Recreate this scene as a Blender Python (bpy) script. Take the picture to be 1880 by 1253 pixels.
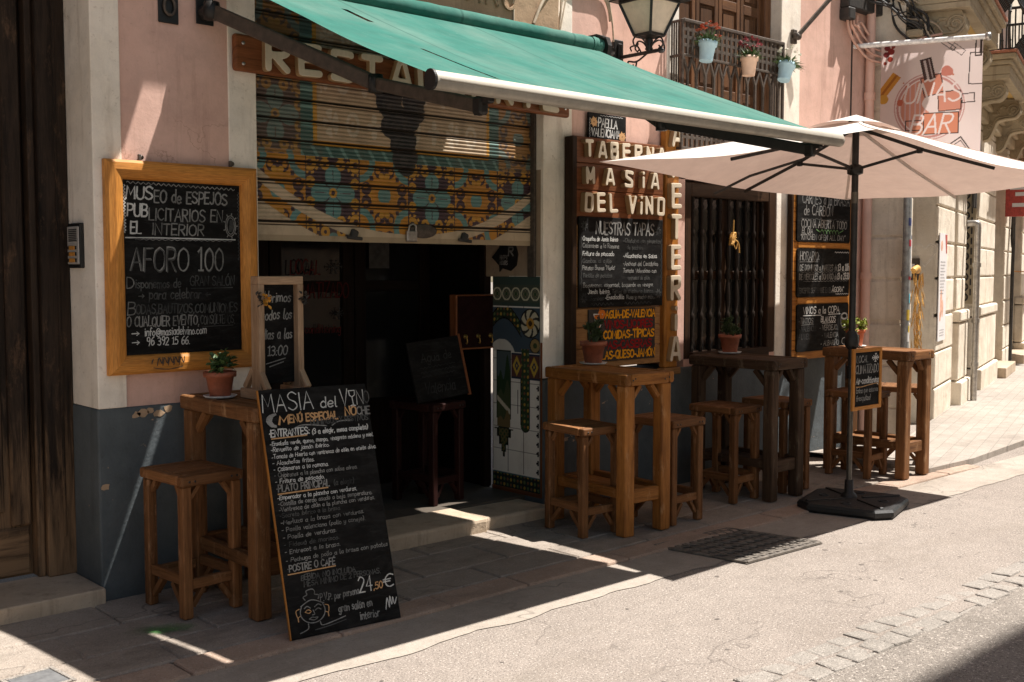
import bpy, bmesh, math, random
import numpy as np
from mathutils import Vector, Matrix, Euler

for o in list(bpy.data.objects):
    bpy.data.objects.remove(o)
scene = bpy.context.scene
col = scene.collection
R = math.radians
rng = random.Random(7)

# ------------------------------------------------------------------ camera
cam_data = bpy.data.cameras.new("camera")
cam = bpy.data.objects.new("camera", cam_data)
col.objects.link(cam)
cam.location = (0, -5.473, 1.7)
cam.rotation_euler = (R(90 - 3.676), 0, R(-42.203))
cam_data.lens = 38.298
cam_data.sensor_width = 36
cam_data.clip_start = 0.05
cam_data.clip_end = 500
scene.camera = cam

# ------------------------------------------------------------------ sky and sun
SUN = Vector((-0.36, 0.222, -0.906)).normalized()      # direction the sunlight travels
elev = math.asin(-SUN.z)
azim = math.atan2(-SUN.x, -SUN.y)                      # compass angle of the sun from +Y towards +X
world = bpy.data.worlds.new("World")
scene.world = world
world.use_nodes = True
nt = world.node_tree
bg = nt.nodes["Background"]
sky = nt.nodes.new("ShaderNodeTexSky")
sky.sky_type = 'NISHITA'
sky.sun_disc = False
sky.sun_elevation = elev
sky.sun_rotation = azim
tint = nt.nodes.new("ShaderNodeMix"); tint.data_type = 'RGBA'; tint.blend_type = 'MULTIPLY'
tint.inputs[0].default_value = 1.0
tint.inputs[7].default_value = (1.0, 0.87, 0.72, 1)     # warm white balance of the photograph
nt.links.new(sky.outputs[0], tint.inputs[6]); nt.links.new(tint.outputs[2], bg.inputs[0])
bg.inputs[1].default_value = 0.072
sun_data = bpy.data.lights.new("sun", 'SUN')
sun_data.energy = 5.0
sun_data.angle = R(0.5)
sun_data.color = (1.0, 0.955, 0.90)
sun = bpy.data.objects.new("sun", sun_data)
col.objects.link(sun)
sun.rotation_euler = SUN.to_track_quat('-Z', 'Y').to_euler()
scene.view_settings.view_transform = 'Standard'
scene.view_settings.look = 'None'
scene.view_settings.exposure = 1.05
scene.view_settings.gamma = 1

# parts that are always separate pieces: each piece becomes a mesh of its own
SPLIT = {'brace', 'bolt', 'stretcher', 'foot_rail', 'hook', 'collar', 'shutter_guide', 'latch', 'notice', 'bare_plaster', 'foot', 'button_key',
         'raised_rib', 'side_batten', 'frame_strip', 'printed_mark', 'soffit_border', 'conduit', 'inner_wall', 'lintel_underside', 'carved_letters', 'threshold_step',
         'speaker_slot', 'bracket', 'window_back', 'balcony_window', 'side_wall', 'flower_ornament_unused', 'fruit_unused', 'sash', 'wall_plate', 'roller_bracket'}
# ------------------------------------------------------------------ mesh builder
class MB:
    def __init__(s):
        s.v = []; s.f = []; s.uv = []; s.sm = []; s.mi = []; s.m = 0
    def add(s, verts, faces, uvs=None, smooth=False):
        b = len(s.v)
        s.v.extend([tuple(v) for v in verts])
        for i, f in enumerate(faces):
            s.f.append(tuple(b + k for k in f))
            s.uv.append(uvs[i] if uvs else [(verts[k][0], verts[k][2]) for k in f])
            s.sm.append(smooth); s.mi.append(s.m)
    def box(s, c, d, rot=None, bev=0.003, seg=1, jit=0.0, taper=None):
        """bevelled box, uv runs along its longest side"""
        dx, dy, dz = d
        bm = bmesh.new()
        bmesh.ops.create_cube(bm, size=1.0)
        for v in bm.verts:
            tx = ty = 1.0
            if taper and v.co.z < 0: tx = ty = taper
            v.co = Vector((v.co.x * dx * tx, v.co.y * dy * ty, v.co.z * dz))
            if jit: v.co += Vector((rng.uniform(-jit, jit), rng.uniform(-jit, jit), rng.uniform(-jit, jit)))
        bv = min(bev, min(dx, dy, dz) * 0.4)
        if bv > 0:
            bmesh.ops.bevel(bm, geom=list(bm.edges), offset=bv, segments=seg, affect='EDGES', profile=0.5)
        bm.normal_update()
        ax = max(range(3), key=lambda i: d[i])
        ot = [i for i in range(3) if i != ax]
        o0, o1 = rng.uniform(0, 30), rng.uniform(0, 30)
        bm.verts.index_update()
        vs = [v.co.copy() for v in bm.verts]
        fs = [[v.index for v in f.verts] for f in bm.faces]
        uvs = [[(vs[k][ax] + o0, vs[k][ot[0]] * 1.0 + vs[k][ot[1]] * 0.83 + o1) for k in f] for f in fs]
        bm.free()
        M = Matrix.Identity(3)
        if rot is not None:
            M = rot if isinstance(rot, Matrix) else Euler(rot).to_matrix()
        c = Vector(c)
        s.add([c + M @ v for v in vs], fs, uvs)
        return s
    def b2(s, x0, x1, y0, y1, z0, z1, bev=0.003, **k):
        return s.box(((x0 + x1) / 2, (y0 + y1) / 2, (z0 + z1) / 2), (abs(x1 - x0), abs(y1 - y0), abs(z1 - z0)), bev=bev, **k)
    def beam(s, p0, p1, w, h, up=(0, 0, 1), bev=0.003, seg=1):
        p0, p1 = Vector(p0), Vector(p1)
        x = (p1 - p0); L = x.length; x = x / L
        y = Vector(up).cross(x)
        if y.length < 1e-4: y = Vector((0, 1, 0)).cross(x)
        y.normalize(); z = x.cross(y)
        M = Matrix((x, y, z)).transposed()
        return s.box((p0 + p1) / 2, (L, w, h), M, bev, seg)
    def tube(s, pts, r, n=10, smooth=True, caps=True, closed=False):
        pts = [Vector(p) for p in pts]
        rs = r if isinstance(r, (list, tuple)) else [r] * len(pts)
        T = []
        for i in range(len(pts)):
            a = pts[max(i - 1, 0)]; b = pts[min(i + 1, len(pts) - 1)]
            if closed: a = pts[i - 1]; b = pts[(i + 1) % len(pts)]
            t = (b - a); T.append(t.normalized() if t.length > 1e-9 else Vector((0, 0, 1)))
        nrm = T[0].orthogonal().normalized()
        vs = []; u = 0; us = []
        for i, p in enumerate(pts):
            nrm = (nrm - T[i] * nrm.dot(T[i])).normalized()
            bi = T[i].cross(nrm)
            if i: u += (pts[i] - pts[i - 1]).length
            us.append(u)
            for k in range(n):
                a = 2 * math.pi * k / n
                vs.append(p + (nrm * math.cos(a) + bi * math.sin(a)) * rs[i])
        fs = []; uv = []
        m = len(pts)
        for i in range(m if closed else m - 1):
            j = (i + 1) % m
            for k in range(n):
                l = (k + 1) % n
                fs.append((i * n + k, i * n + l, j * n + l, j * n + k))
                uj = us[j] if j else us[-1] + 0.01
                uv.append([(us[i], k * .02), (us[i], (k + 1) * .02), (uj, (k + 1) * .02), (uj, k * .02)])
        s.add(vs, fs, uv, smooth)
        if caps and not closed:
            s.add([vs[k] for k in range(n)], [tuple(reversed(range(n)))])
            s.add([vs[(m - 1) * n + k] for k in range(n)], [tuple(range(n))])
        return s
    def lathe(s, prof, c=(0, 0, 0), n=16, rot=None, smooth=True, closed=False):
        M = Matrix.Identity(3) if rot is None else (rot if isinstance(rot, Matrix) else Euler(rot).to_matrix())
        c = Vector(c); vs = []
        for (r, z) in prof:
            for k in range(n):
                a = 2 * math.pi * k / n
                vs.append(c + M @ Vector((r * math.cos(a), r * math.sin(a), z)))
        fs = []; uv = []
        for i in range(len(prof) - 1):
            for k in range(n):
                l = (k + 1) % n
                fs.append((i * n + k, i * n + l, (i + 1) * n + l, (i + 1) * n + k))
                uv.append([(prof[i][1], k * .02), (prof[i][1], (k + 1) * .02), (prof[i + 1][1], (k + 1) * .02), (prof[i + 1][1], k * .02)])
        s.add(vs, fs, uv, smooth)
        if prof[0][0] > 1e-5: s.add([vs[k] for k in range(n)], [tuple(reversed(range(n)))])
        if prof[-1][0] > 1e-5: s.add([vs[(len(prof) - 1) * n + k] for k in range(n)], [tuple(range(n))])
        return s
    def prism(s, poly, a, b, P):
        """poly in 2-D, extruded from depth a to depth b; P(u, v, d) -> 3-D point"""
        n = len(poly)
        vs = [P(u, v, a) for u, v in poly] + [P(u, v, b) for u, v in poly]
        fs = [tuple(range(n)), tuple(reversed(range(n, 2 * n)))]
        uv = [[poly[k] for k in f] if i == 0 else [poly[k - n] for k in f] for i, f in enumerate(fs)]
        for k in range(n):
            l = (k + 1) % n
            fs.append((k, n + k, n + l, l)); uv.append([(k * .1, 0), (k * .1, .1), (k * .1 + .1, .1), (k * .1 + .1, 0)])
        s.add(vs, fs, uv)
        return s
    def grid(s, P, nu, nv, smooth=True):
        vs = [P(i / nu, j / nv) for j in range(nv + 1) for i in range(nu + 1)]
        fs = [(j * (nu + 1) + i, j * (nu + 1) + i + 1, (j + 1) * (nu + 1) + i + 1, (j + 1) * (nu + 1) + i) for j in range(nv) for i in range(nu)]
        uv = [[((k % (nu + 1)) / nu, (k // (nu + 1)) / nv) for k in f] for f in fs]
        s.add(vs, fs, uv, smooth)
        return s
    def mesh(s, name, mats):
        me = bpy.data.meshes.new(name)
        me.from_pydata([tuple(v) for v in s.v], [], s.f)
        uvl = me.uv_layers.new(name="UVMap")
        flat = [c for f in s.uv for p in f for c in p]
        if len(flat) == len(uvl.data) * 2: uvl.data.foreach_set("uv", flat)
        me.polygons.foreach_set("use_smooth", s.sm)
        me.polygons.foreach_set("material_index", s.mi)
        for m in (mats if isinstance(mats, (list, tuple)) else [mats]): me.materials.append(m)
        me.update()
        return me
    def islands(s):
        par = list(range(len(s.v)))
        def fd(a):
            while par[a] != a: par[a] = par[par[a]]; a = par[a]
            return a
        key = {}
        for i, v in enumerate(s.v):
            k = (round(v[0], 5), round(v[1], 5), round(v[2], 5))
            if k in key: par[fd(i)] = fd(key[k])
            else: key[k] = i
        for f in s.f:
            for q in f[1:]: par[fd(q)] = fd(f[0])
        out = {}
        for i, f in enumerate(s.f):
            r = fd(f[0])
            if r not in out: out[r] = (MB(), {})
            m, mp = out[r]; g = []
            for q in f:
                if q not in mp: mp[q] = len(m.v); m.v.append(s.v[q])
                g.append(mp[q])
            m.f.append(tuple(g)); m.uv.append(s.uv[i]); m.sm.append(s.sm[i]); m.mi.append(s.mi[i])
        return [m for m, _ in out.values()]
    def build(s, name, mats, parent=None, **tags):
        if name in SPLIT and parent is not None:
            obs = []
            for m in s.islands():
                ob = bpy.data.objects.new(name, m.mesh(name, mats)); col.objects.link(ob); ob.parent = parent
                for k, v in tags.items(): ob[k] = v
                obs.append(ob)
            return obs[0]
        ob = bpy.data.objects.new(name, s.mesh(name, mats))
        col.objects.link(ob)
        if parent is not None: ob.parent = parent
        for k, v in tags.items(): ob[k] = v
        return ob

def thing(name, label, cat, loc=(0, 0, 0), rz=0, group=None):
    o = bpy.data.objects.new(name, None)
    o.empty_display_size = 0.1
    col.objects.link(o)
    o.location = loc; o.rotation_euler = (0, 0, rz)
    o['label'] = label; o['category'] = cat
    if group: o['group'] = group
    return o
def tag(o, label, cat, group=None):
    o['label'] = label; o['category'] = cat
    if group: o['group'] = group
    return o
def copy_thing(src, loc, rz, label, group=None):
    r = src.copy(); col.objects.link(r)
    r.location = loc; r.rotation_euler = (0, 0, rz); r['label'] = label
    if group: r['group'] = group
    def rec(a, b):
        for ch in list(a.children):
            if ch.name.split('.')[0] == 'xx': continue
            c = ch.copy(); col.objects.link(c); c.parent = b
            rec(ch, c)
    rec(src, r)
    return r
def cr(pts, sub=5):
    """Catmull-Rom through points of any dimension"""
    if len(pts) < 3: return [tuple(p) for p in pts]
    out = []
    n = len(pts)
    for i in range(n - 1):
        p0 = pts[max(i - 1, 0)]; p1 = pts[i]; p2 = pts[i + 1]; p3 = pts[min(i + 2, n - 1)]
        for k in range(sub):
            t = k / sub
            out.append(tuple(0.5 * ((2 * b) + (-a + c) * t + (2 * a - 5 * b + 4 * c - d) * t * t + (-a + 3 * b - 3 * c + d) * t ** 3)
                             for a, b, c, d in zip(p0, p1, p2, p3)))
    out.append(tuple(pts[-1]))
    return out

# ------------------------------------------------------------------ materials
def newmat(name):
    m = bpy.data.materials.new(name); m.use_nodes = True
    t = m.node_tree
    return m, t, t.nodes["Principled BSDF"]
def ramp(t, src, stops):
    r = t.nodes.new("ShaderNodeValToRGB")
    e = r.color_ramp.elements
    while len(e) < len(stops): e.new(0.5)
    for k, (p, c) in enumerate(stops):
        e[k].position = p; e[k].color = (c[0], c[1], c[2], 1) if isinstance(c, (tuple, list)) else (c, c, c, 1)
    t.links.new(src, r.inputs[0])
    return r.outputs[0]
def noise(t, vec, scale, detail=4, rough=0.55, dist=0.0):
    n = t.nodes.new("ShaderNodeTexNoise")
    n.inputs["Scale"].default_value = scale; n.inputs["Detail"].default_value = detail
    n.inputs["Roughness"].default_value = rough; n.inputs["Distortion"].default_value = dist
    if vec is not None: t.links.new(vec, n.inputs["Vector"])
    return n.outputs["Fac"]
def mixc(t, fac, a, b, mode='MIX'):
    m = t.nodes.new("ShaderNodeMix"); m.data_type = 'RGBA'; m.blend_type = mode
    for sock, val in ((m.inputs[0], fac), (m.inputs[6], a), (m.inputs[7], b)):
        if isinstance(val, (int, float)): sock.default_value = val
        elif isinstance(val, (tuple, list)): sock.default_value = (val[0], val[1], val[2], 1)
        else: t.links.new(val, sock)
    return m.outputs[2]
def mathn(t, op, a, b=None):
    m = t.nodes.new("ShaderNodeMath"); m.operation = op
    for sock, val in ((m.inputs[0], a), (m.inputs[1], b)):
        if val is None: continue
        if isinstance(val, (int, float)): sock.default_value = val
        else: t.links.new(val, sock)
    return m.outputs[0]
def bump(t, bsdf, h, strength, dist=0.01, prev=None):
    b = t.nodes.new("ShaderNodeBump")
    b.inputs["Strength"].default_value = strength; b.inputs["Distance"].default_value = dist
    t.links.new(h, b.inputs["Height"])
    if prev is not None: t.links.new(prev, b.inputs["Normal"])
    t.links.new(b.outputs[0], bsdf.inputs["Normal"])
    return b.outputs[0]
def coords(t, which="Object"):
    return t.nodes.new("ShaderNodeTexCoord").outputs[which]
def mapping(t, vec, scale):
    m = t.nodes.new("ShaderNodeMapping"); m.inputs["Scale"].default_value = scale
    t.links.new(vec, m.inputs["Vector"]); return m.outputs[0]

def wood(name, dark, light, rough=0.5, vary=0.35, gscale=26, bumpy=0.25, wear=None, spec=0.4, low=None):
    m, t, b = newmat(name)
    uv = coords(t, "UV")
    g = noise(t, mapping(t, uv, (1.3, gscale, 1)), 1.6, 8, 0.68, 0.5)
    f = noise(t, mapping(t, uv, (5, gscale * 5, 1)), 2.5, 3, 0.6)
    big = noise(t, coords(t), 3.0, 3, 0.6)
    c = ramp(t, g, [(0.3, dark), (0.5, tuple((a + 2 * b_) / 3 for a, b_ in zip(dark, light))), (0.72, light)])
    fin = ramp(t, f, [(0.38, 0.55), (0.6, 1.0)])
    c = mixc(t, 0.65, c, fin, 'MULTIPLY')
    c = mixc(t, 0.5, c, ramp(t, big, [(0.35, 0.55), (0.65, 1.05)]), 'MULTIPLY')
    gi = t.nodes.new("ShaderNodeNewGeometry").outputs["Random Per Island"]
    c = mixc(t, vary, c, ramp(t, gi, [(0, 0.35), (1, 1.25)]), 'MULTIPLY')
    oi = t.nodes.new("ShaderNodeObjectInfo").outputs["Random"]
    c = mixc(t, 1.0, c, ramp(t, oi, [(0, 0.72), (1, 1.12)]), 'MULTIPLY')
    if wear:
        w = noise(t, mapping(t, coords(t), (6, 6, 2)), 2.2, 6, 0.75)
        c = mixc(t, ramp(t, w, [(0.56, 0), (0.68, 0.8)]), c, wear)
    if low:         # varnish worn off towards the bottom, where feet and rain reach it
        sx = t.nodes.new("ShaderNodeSeparateXYZ"); t.links.new(coords(t), sx.inputs[0])
        hz = mathn(t, 'SUBTRACT', 1.0, mathn(t, 'MULTIPLY', sx.outputs[2], 0.85))
        w2 = mathn(t, 'ADD', mathn(t, 'MULTIPLY', hz, 0.42), mathn(t, 'MULTIPLY', g, 0.9))
        c = mixc(t, ramp(t, w2, [(0.56, 0), (0.86, 0.9)]), c, low)
    t.links.new(c, b.inputs["Base Color"])
    t.links.new(ramp(t, g, [(0.3, rough + 0.15), (0.7, rough - 0.08)]), b.inputs["Roughness"])
    b.inputs["Specular IOR Level"].default_value = spec
    bump(t, b, g, bumpy, 0.004)
    return m

def plaster(name, c0, c1, rough=0.85, dirt=(0.12, 0.09, 0.07), dirt_amt=0.35, bumpy=0.25, low_dirt=False, chips=None, crack=0.0):
    m, t, b = newmat(name)
    o = coords(t)
    big = noise(t, o, 1.7, 6, 0.62)
    c = ramp(t, big, [(0.35, c0), (0.65, c1)])
    st = noise(t, mapping(t, o, (9, 9, 0.9)), 1.1, 5, 0.7)
    c = mixc(t, ramp(t, st, [(0.54, 0), (0.78, dirt_amt)]), c, dirt)
    sp = noise(t, o, 38, 4, 0.7)
    c = mixc(t, ramp(t, sp, [(0.3, 0.3), (0.4, 0.0)]), c, dirt)
    md = noise(t, o, 4.5, 6, 0.72)
    c = mixc(t, 0.45, c, ramp(t, md, [(0.36, .70), (0.56, 1.0), (0.72, 1.07)]), 'MULTIPLY')
    if crack:
        v = t.nodes.new("ShaderNodeTexVoronoi"); v.feature = 'DISTANCE_TO_EDGE'; v.inputs["Scale"].default_value = 1.1
        wv = t.nodes.new("ShaderNodeVectorMath"); wv.operation = 'ADD'
        nn = t.nodes.new("ShaderNodeTexNoise"); nn.inputs["Scale"].default_value = 4; nn.inputs["Detail"].default_value = 5; t.links.new(o, nn.inputs["Vector"])
        t.links.new(o, wv.inputs[0]); t.links.new(nn.outputs["Color"], wv.inputs[1]); t.links.new(wv.outputs[0], v.inputs["Vector"])
        gate = ramp(t, noise(t, o, 1.6, 3), [(0.5, 0), (0.58, 1)])
        c = mixc(t, mathn(t, 'MULTIPLY', gate, ramp(t, v.outputs["Distance"], [(0.0, crack), (0.007, 0)])), c, dirt)
    if chips:
        ch = noise(t, mapping(t, o, (1, 1, 1.3)), 7, 5, 0.7)
        c = mixc(t, ramp(t, ch, [(0.66, 0), (0.68, 1)]), c, chips)
    t.links.new(c, b.inputs["Base Color"])
    b.inputs["Roughness"].default_value = rough
    b.inputs["Specular IOR Level"].default_value = 0.25
    h1 = noise(t, o, 60, 5, 0.65); h2 = noise(t, o, 7, 3, 0.5)
    bump(t, b, mathn(t, 'ADD', mathn(t, 'MULTIPLY', h1, 0.4), h2), bumpy, 0.012)
    return m

def simple(name, c, rough=0.5, metallic=0.0, var=0.25, scale=20, bumpy=0.08, spec=0.5, c2=None):
    m, t, b = newmat(name)
    o = coords(t)
    n = noise(t, o, scale, 5, 0.65)
    lo = tuple(x * (1 - var) for x in c); hi = c2 or tuple(min(1, x * (1 + var)) for x in c)
    t.links.new(ramp(t, n, [(0.35, lo), (0.65, hi)]), b.inputs["Base Color"])
    t.links.new(ramp(t, n, [(0.3, min(1, rough + .12)), (0.7, max(.02, rough - .1))]), b.inputs["Roughness"])
    b.inputs["Metallic"].default_value = metallic
    b.inputs["Specular IOR Level"].default_value = spec
    if bumpy: bump(t, b, n, bumpy, 0.004)
    return m

def chalk(name, c, cover=0.5, fade=0.0):
    """dry chalk or paint-pen line that breaks up over a black board"""
    m, t, b = newmat(name)
    o = coords(t)
    g = noise(t, o, 420, 2, 0.6); big = noise(t, o, 9, 3, 0.6)
    k = mathn(t, 'MULTIPLY', ramp(t, g, [(0.30, 0.45), (0.55, 1)]), ramp(t, big, [(0.3, max(0, 1 - fade)), (0.6, 1)]))
    c = mixc(t, mathn(t, 'MULTIPLY', k, cover), (0.012, 0.012, 0.012), c)
    t.links.new(c, b.inputs["Base Color"])
    b.inputs["Roughness"].default_value = 0.95; b.inputs["Specular IOR Level"].default_value = 0.05
    return m

def cloth(name, c, trans, mixf=0.35, scale=220, wr=6, seams=None, stain=0.2):
    m, t, b = newmat(name)
    o = coords(t)
    n = noise(t, o, wr, 5, 0.6)
    cc = ramp(t, n, [(0.3, tuple(x * 0.82 for x in c)), (0.7, tuple(min(1, x * 1.06) for x in c))])
    sp = noise(t, o, 24, 5, 0.75)
    cc = mixc(t, ramp(t, sp, [(0.66, 0), (0.76, 0.35)]), cc, (0.75, 0.72, 0.65))
    fd = noise(t, mapping(t, o, (1, .5, 1)), 1.6, 5, 0.65)       # sun fading and dust lying along the folds
    cc = mixc(t, ramp(t, fd, [(0.42, 0), (0.72, stain)]), cc, (0.52, 0.50, 0.43))
    gr = noise(t, mapping(t, o, (7, .8, 1)), 1.3, 5, 0.7)
    cc = mixc(t, ramp(t, gr, [(0.55, 0), (0.75, stain * .9)]), cc, tuple(x * .35 for x in c))
    if seams:
        sx = t.nodes.new("ShaderNodeSeparateXYZ"); t.links.new(coords(t, "UV"), sx.inputs[0])
        fr_ = mathn(t, 'ABSOLUTE', mathn(t, 'SUBTRACT', mathn(t, 'FRACT', mathn(t, 'DIVIDE', sx.outputs[0], seams[1])), .5))
        cc = mixc(t, ramp(t, fr_, [(0.0, .55), (0.008, .55), (0.012, 0)]), cc, tuple(x * .45 for x in c))
    t.links.new(cc, b.inputs["Base Color"]); b.inputs["Roughness"].default_value = 0.85
    b.inputs["Specular IOR Level"].default_value = 0.2
    w = noise(t, mapping(t, o, (1.2, 0.35, 1)), wr, 3, 0.5)
    bump(t, b, w, 0.35, 0.03)
    tr = t.nodes.new("ShaderNodeBsdfTranslucent"); tr.inputs[0].default_value = (*trans, 1)
    mx = t.nodes.new("ShaderNodeMixShader"); mx.inputs[0].default_value = mixf
    out = t.nodes["Material Output"]
    t.links.new(b.outputs[0], mx.inputs[1]); t.links.new(tr.outputs[0], mx.inputs[2]); t.links.new(mx.outputs[0], out.inputs[0])
    return m

def painted(name, rough=0.45, dirt=0.3, trans=0.0):
    """surface whose painted picture is stored as a colour attribute on the mesh"""
    m, t, b = newmat(name)
    a = t.nodes.new("ShaderNodeAttribute"); a.attribute_name = "paint"
    o = coords(t)
    n = noise(t, mapping(t, o, (2, 2, 1)), 4, 6, 0.7)
    c = mixc(t, ramp(t, n, [(0.5, 0), (0.75, dirt)]), a.outputs["Color"], (0.10, 0.07, 0.045))
    t.links.new(c, b.inputs["Base Color"])
    b.inputs["Roughness"].default_value = rough
    if trans:
        tr = t.nodes.new("ShaderNodeBsdfTranslucent"); t.links.new(c, tr.inputs[0])
        mx = t.nodes.new("ShaderNodeMixShader"); mx.inputs[0].default_value = trans
        t.links.new(b.outputs[0], mx.inputs[1]); t.links.new(tr.outputs[0], mx.inputs[2]); t.links.new(mx.outputs[0], t.nodes["Material Output"].inputs[0])
    return m

M = {}
M['pink'] = plaster('pink_plaster', (0.63, 0.395, 0.315), (0.70, 0.46, 0.375), dirt=(0.33, 0.19, 0.14), dirt_amt=0.5, crack=.6)
M['cream'] = plaster('cream_plaster', (0.80, 0.71, 0.59), (0.87, 0.80, 0.70), dirt=(0.30, 0.21, 0.13), dirt_amt=0.5, bumpy=0.4, crack=.7)
M['dado'] = plaster('grey_blue_plaster', (0.074, 0.086, 0.091), (0.108, 0.122, 0.128), dirt=(0.05, 0.05, 0.05), dirt_amt=0.4, bumpy=0.7, chips=(0.34, 0.24, 0.17))
M['beam'] = plaster('brown_stone', (0.36, 0.24, 0.15), (0.47, 0.33, 0.21), dirt=(0.14, 0.09, 0.06), dirt_amt=0.5, bumpy=0.5)
M['stone'] = plaster('pale_limestone', (0.62, 0.535, 0.425), (0.76, 0.685, 0.57), dirt=(0.20, 0.145, 0.09), dirt_amt=0.5, bumpy=0.9)
M['stone_trim'] = plaster('ochre_grey_stone', (0.36, 0.29, 0.19), (0.46, 0.38, 0.26), dirt=(0.15, 0.10, 0.06), dirt_amt=0.5, bumpy=0.5)
M['ochre'] = plaster('ochre_paint', (0.55, 0.36, 0.12), (0.62, 0.42, 0.16), dirt=(0.25, 0.15, 0.07), dirt_amt=0.3)
M['terracotta'] = simple('terracotta_edge', (0.36, 0.14, 0.08), 0.8)
M['inside'] = plaster('vestibule_plaster', (0.30, 0.22, 0.15), (0.38, 0.29, 0.20), dirt=(0.1, 0.07, 0.05), dirt_amt=0.5)
M['darkroom'] = simple('dark_room_shade', (0.008, 0.007, 0.006), 0.95, spec=.05)  # near-black colour stands in for the shade of the unlit rooms
M['step'] = plaster('worn_step_stone', (0.40, 0.31, 0.22), (0.54, 0.43, 0.32), dirt=(0.13, 0.095, 0.06), dirt_amt=0.7, bumpy=1.0)
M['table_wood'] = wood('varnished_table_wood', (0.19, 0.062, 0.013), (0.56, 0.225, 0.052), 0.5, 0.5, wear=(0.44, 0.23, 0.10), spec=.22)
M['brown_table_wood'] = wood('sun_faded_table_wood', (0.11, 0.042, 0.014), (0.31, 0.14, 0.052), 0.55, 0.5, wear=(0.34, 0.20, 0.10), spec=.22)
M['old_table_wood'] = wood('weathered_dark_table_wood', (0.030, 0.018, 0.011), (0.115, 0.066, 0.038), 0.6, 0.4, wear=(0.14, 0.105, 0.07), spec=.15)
M['stool_wood'] = wood('brown_stool_wood', (0.12, 0.047, 0.016), (0.34, 0.15, 0.056), 0.6, 0.55, wear=(0.34, 0.19, 0.10), spec=.2)
M['frame_wood'] = wood('honey_frame_wood', (0.50, 0.185, 0.030), (0.70, 0.30, 0.065), 0.45, 0.2, 18, 0.12, spec=.22)
M['sign_wood'] = wood('red_brown_plank', (0.13, 0.040, 0.014), (0.30, 0.105, 0.038), 0.5, 0.4, spec=.22)
M['pine'] = wood('pale_pine_plank', (0.34, 0.155, 0.05), (0.56, 0.29, 0.11), 0.55, 0.45, spec=.22)
M['raw_pine'] = wood('raw_pine', (0.40, 0.235, 0.125), (0.60, 0.40, 0.245), 0.6, 0.25)
M['orange_wood'] = wood('orange_varnished_plank', (0.34, 0.115, 0.018), (0.62, 0.26, 0.05), 0.45, 0.55, spec=.22)
M['door_wood'] = wood('very_old_dark_door_wood', (0.010, 0.007, 0.005), (0.045, 0.027, 0.016), 0.65, 0.4, 16, 0.6, wear=(0.11, 0.062, 0.034), spec=.2, low=(0.24, 0.145, 0.078))
M['shutter_wood'] = wood('brown_balcony_door_wood', (0.085, 0.036, 0.015), (0.23, 0.105, 0.045), 0.5, 0.4)
M['dark_wood'] = wood('dark_grille_wood', (0.018, 0.009, 0.005), (0.07, 0.034, 0.016), 0.5, 0.3, spec=.15)
M['night_wood'] = wood('dim_inner_door_wood', (0.006, 0.004, 0.003), (0.022, 0.012, 0.008), 0.6, 0.3, spec=.1)  # wood tone lowered to near black to paint in the doorway shade
M['baluster'] = wood('near_black_turned_wood', (0.009, 0.0065, 0.005), (0.028, 0.018, 0.012), 0.5, 0.2, spec=.15)
def chalkboard(name):
    m, t, b = newmat(name); o = coords(t)
    sm_ = noise(t, mapping(t, o, (2.2, 2.2, 6)), 2.4, 6, 0.7, 0.6); w = noise(t, mapping(t, o, (5, 5, 26)), 1.8, 4, 0.7, 1.0)
    c = mixc(t, ramp(t, sm_, [(0.45, 0), (0.72, .75)]), (0.0065, 0.006, 0.0055), (0.026, 0.025, 0.024))
    c = mixc(t, ramp(t, w, [(0.55, 0), (0.75, .5)]), c, (0.036, 0.035, 0.033))
    t.links.new(c, b.inputs["Base Color"]); b.inputs["Roughness"].default_value = .72; b.inputs["Specular IOR Level"].default_value = .1
    return m
M['board'] = chalkboard('blackboard')
M['letter'] = plaster('cream_letter_paint', (0.56, 0.47, 0.345), (0.66, 0.57, 0.44), 0.6, (0.3, 0.2, 0.12), 0.3, 0.1)
M['letter_side'] = wood('letter_edge_wood', (0.36, 0.21, 0.09), (0.52, 0.34, 0.17), 0.6, 0.2)
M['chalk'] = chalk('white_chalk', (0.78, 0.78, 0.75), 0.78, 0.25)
M['chalk_mid'] = chalk('worn_chalk', (0.56, 0.55, 0.52), 0.52, 0.65)
M['chalk_faint'] = chalk('rubbed_chalk', (0.42, 0.42, 0.40), 0.24, 0.85)
M['chalk_dim'] = chalk('doorway_shade_chalk', (0.10, 0.10, 0.095), 0.4, 0.7)  # chalk colour darkened to carry the shade inside the doorway
M['dim_red'] = chalk('dim_red_lettering', (0.10, 0.012, 0.010), 0.8, 0.3)  # red dimmed in the colour for the dark doorway
M['chalk_tan'] = chalk('tan_chalk', (0.72, 0.42, 0.20), 0.8, 0.2)
M['chalk_green'] = chalk('green_chalk', (0.25, 0.50, 0.20), 0.6, 0.4)
M['paint_yellow'] = chalk('yellow_sign_paint', (0.85, 0.36, 0.02), 0.95)
M['paint_red'] = chalk('red_sign_paint', (0.30, 0.02, 0.02), 0.95)
M['paint_white'] = chalk('white_sign_paint', (0.75, 0.72, 0.66), 0.95)
M['paint_orange'] = chalk('orange_sign_paint', (0.75, 0.20, 0.03), 0.95)
M['awning'] = cloth('teal_awning_canvas', (0.030, 0.150, 0.118), (0.022, 0.11, 0.085), 0.10, seams=(.0, .98), stain=.13)
M['canopy'] = cloth('cream_parasol_canvas', (0.80, 0.74, 0.68), (0.50, 0.33, 0.265), 0.22, stain=.12)
M['bar'] = simple('champagne_aluminium_bar', (0.38, 0.345, 0.285), 0.5, 0.3, 0.15, 8)
M['arm'] = simple('grey_brown_awning_arm', (0.075, 0.058, 0.045), 0.5, 0.3)
M['black'] = simple('black_metal', (0.014, 0.013, 0.012), 0.45, 0.2)
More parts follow.
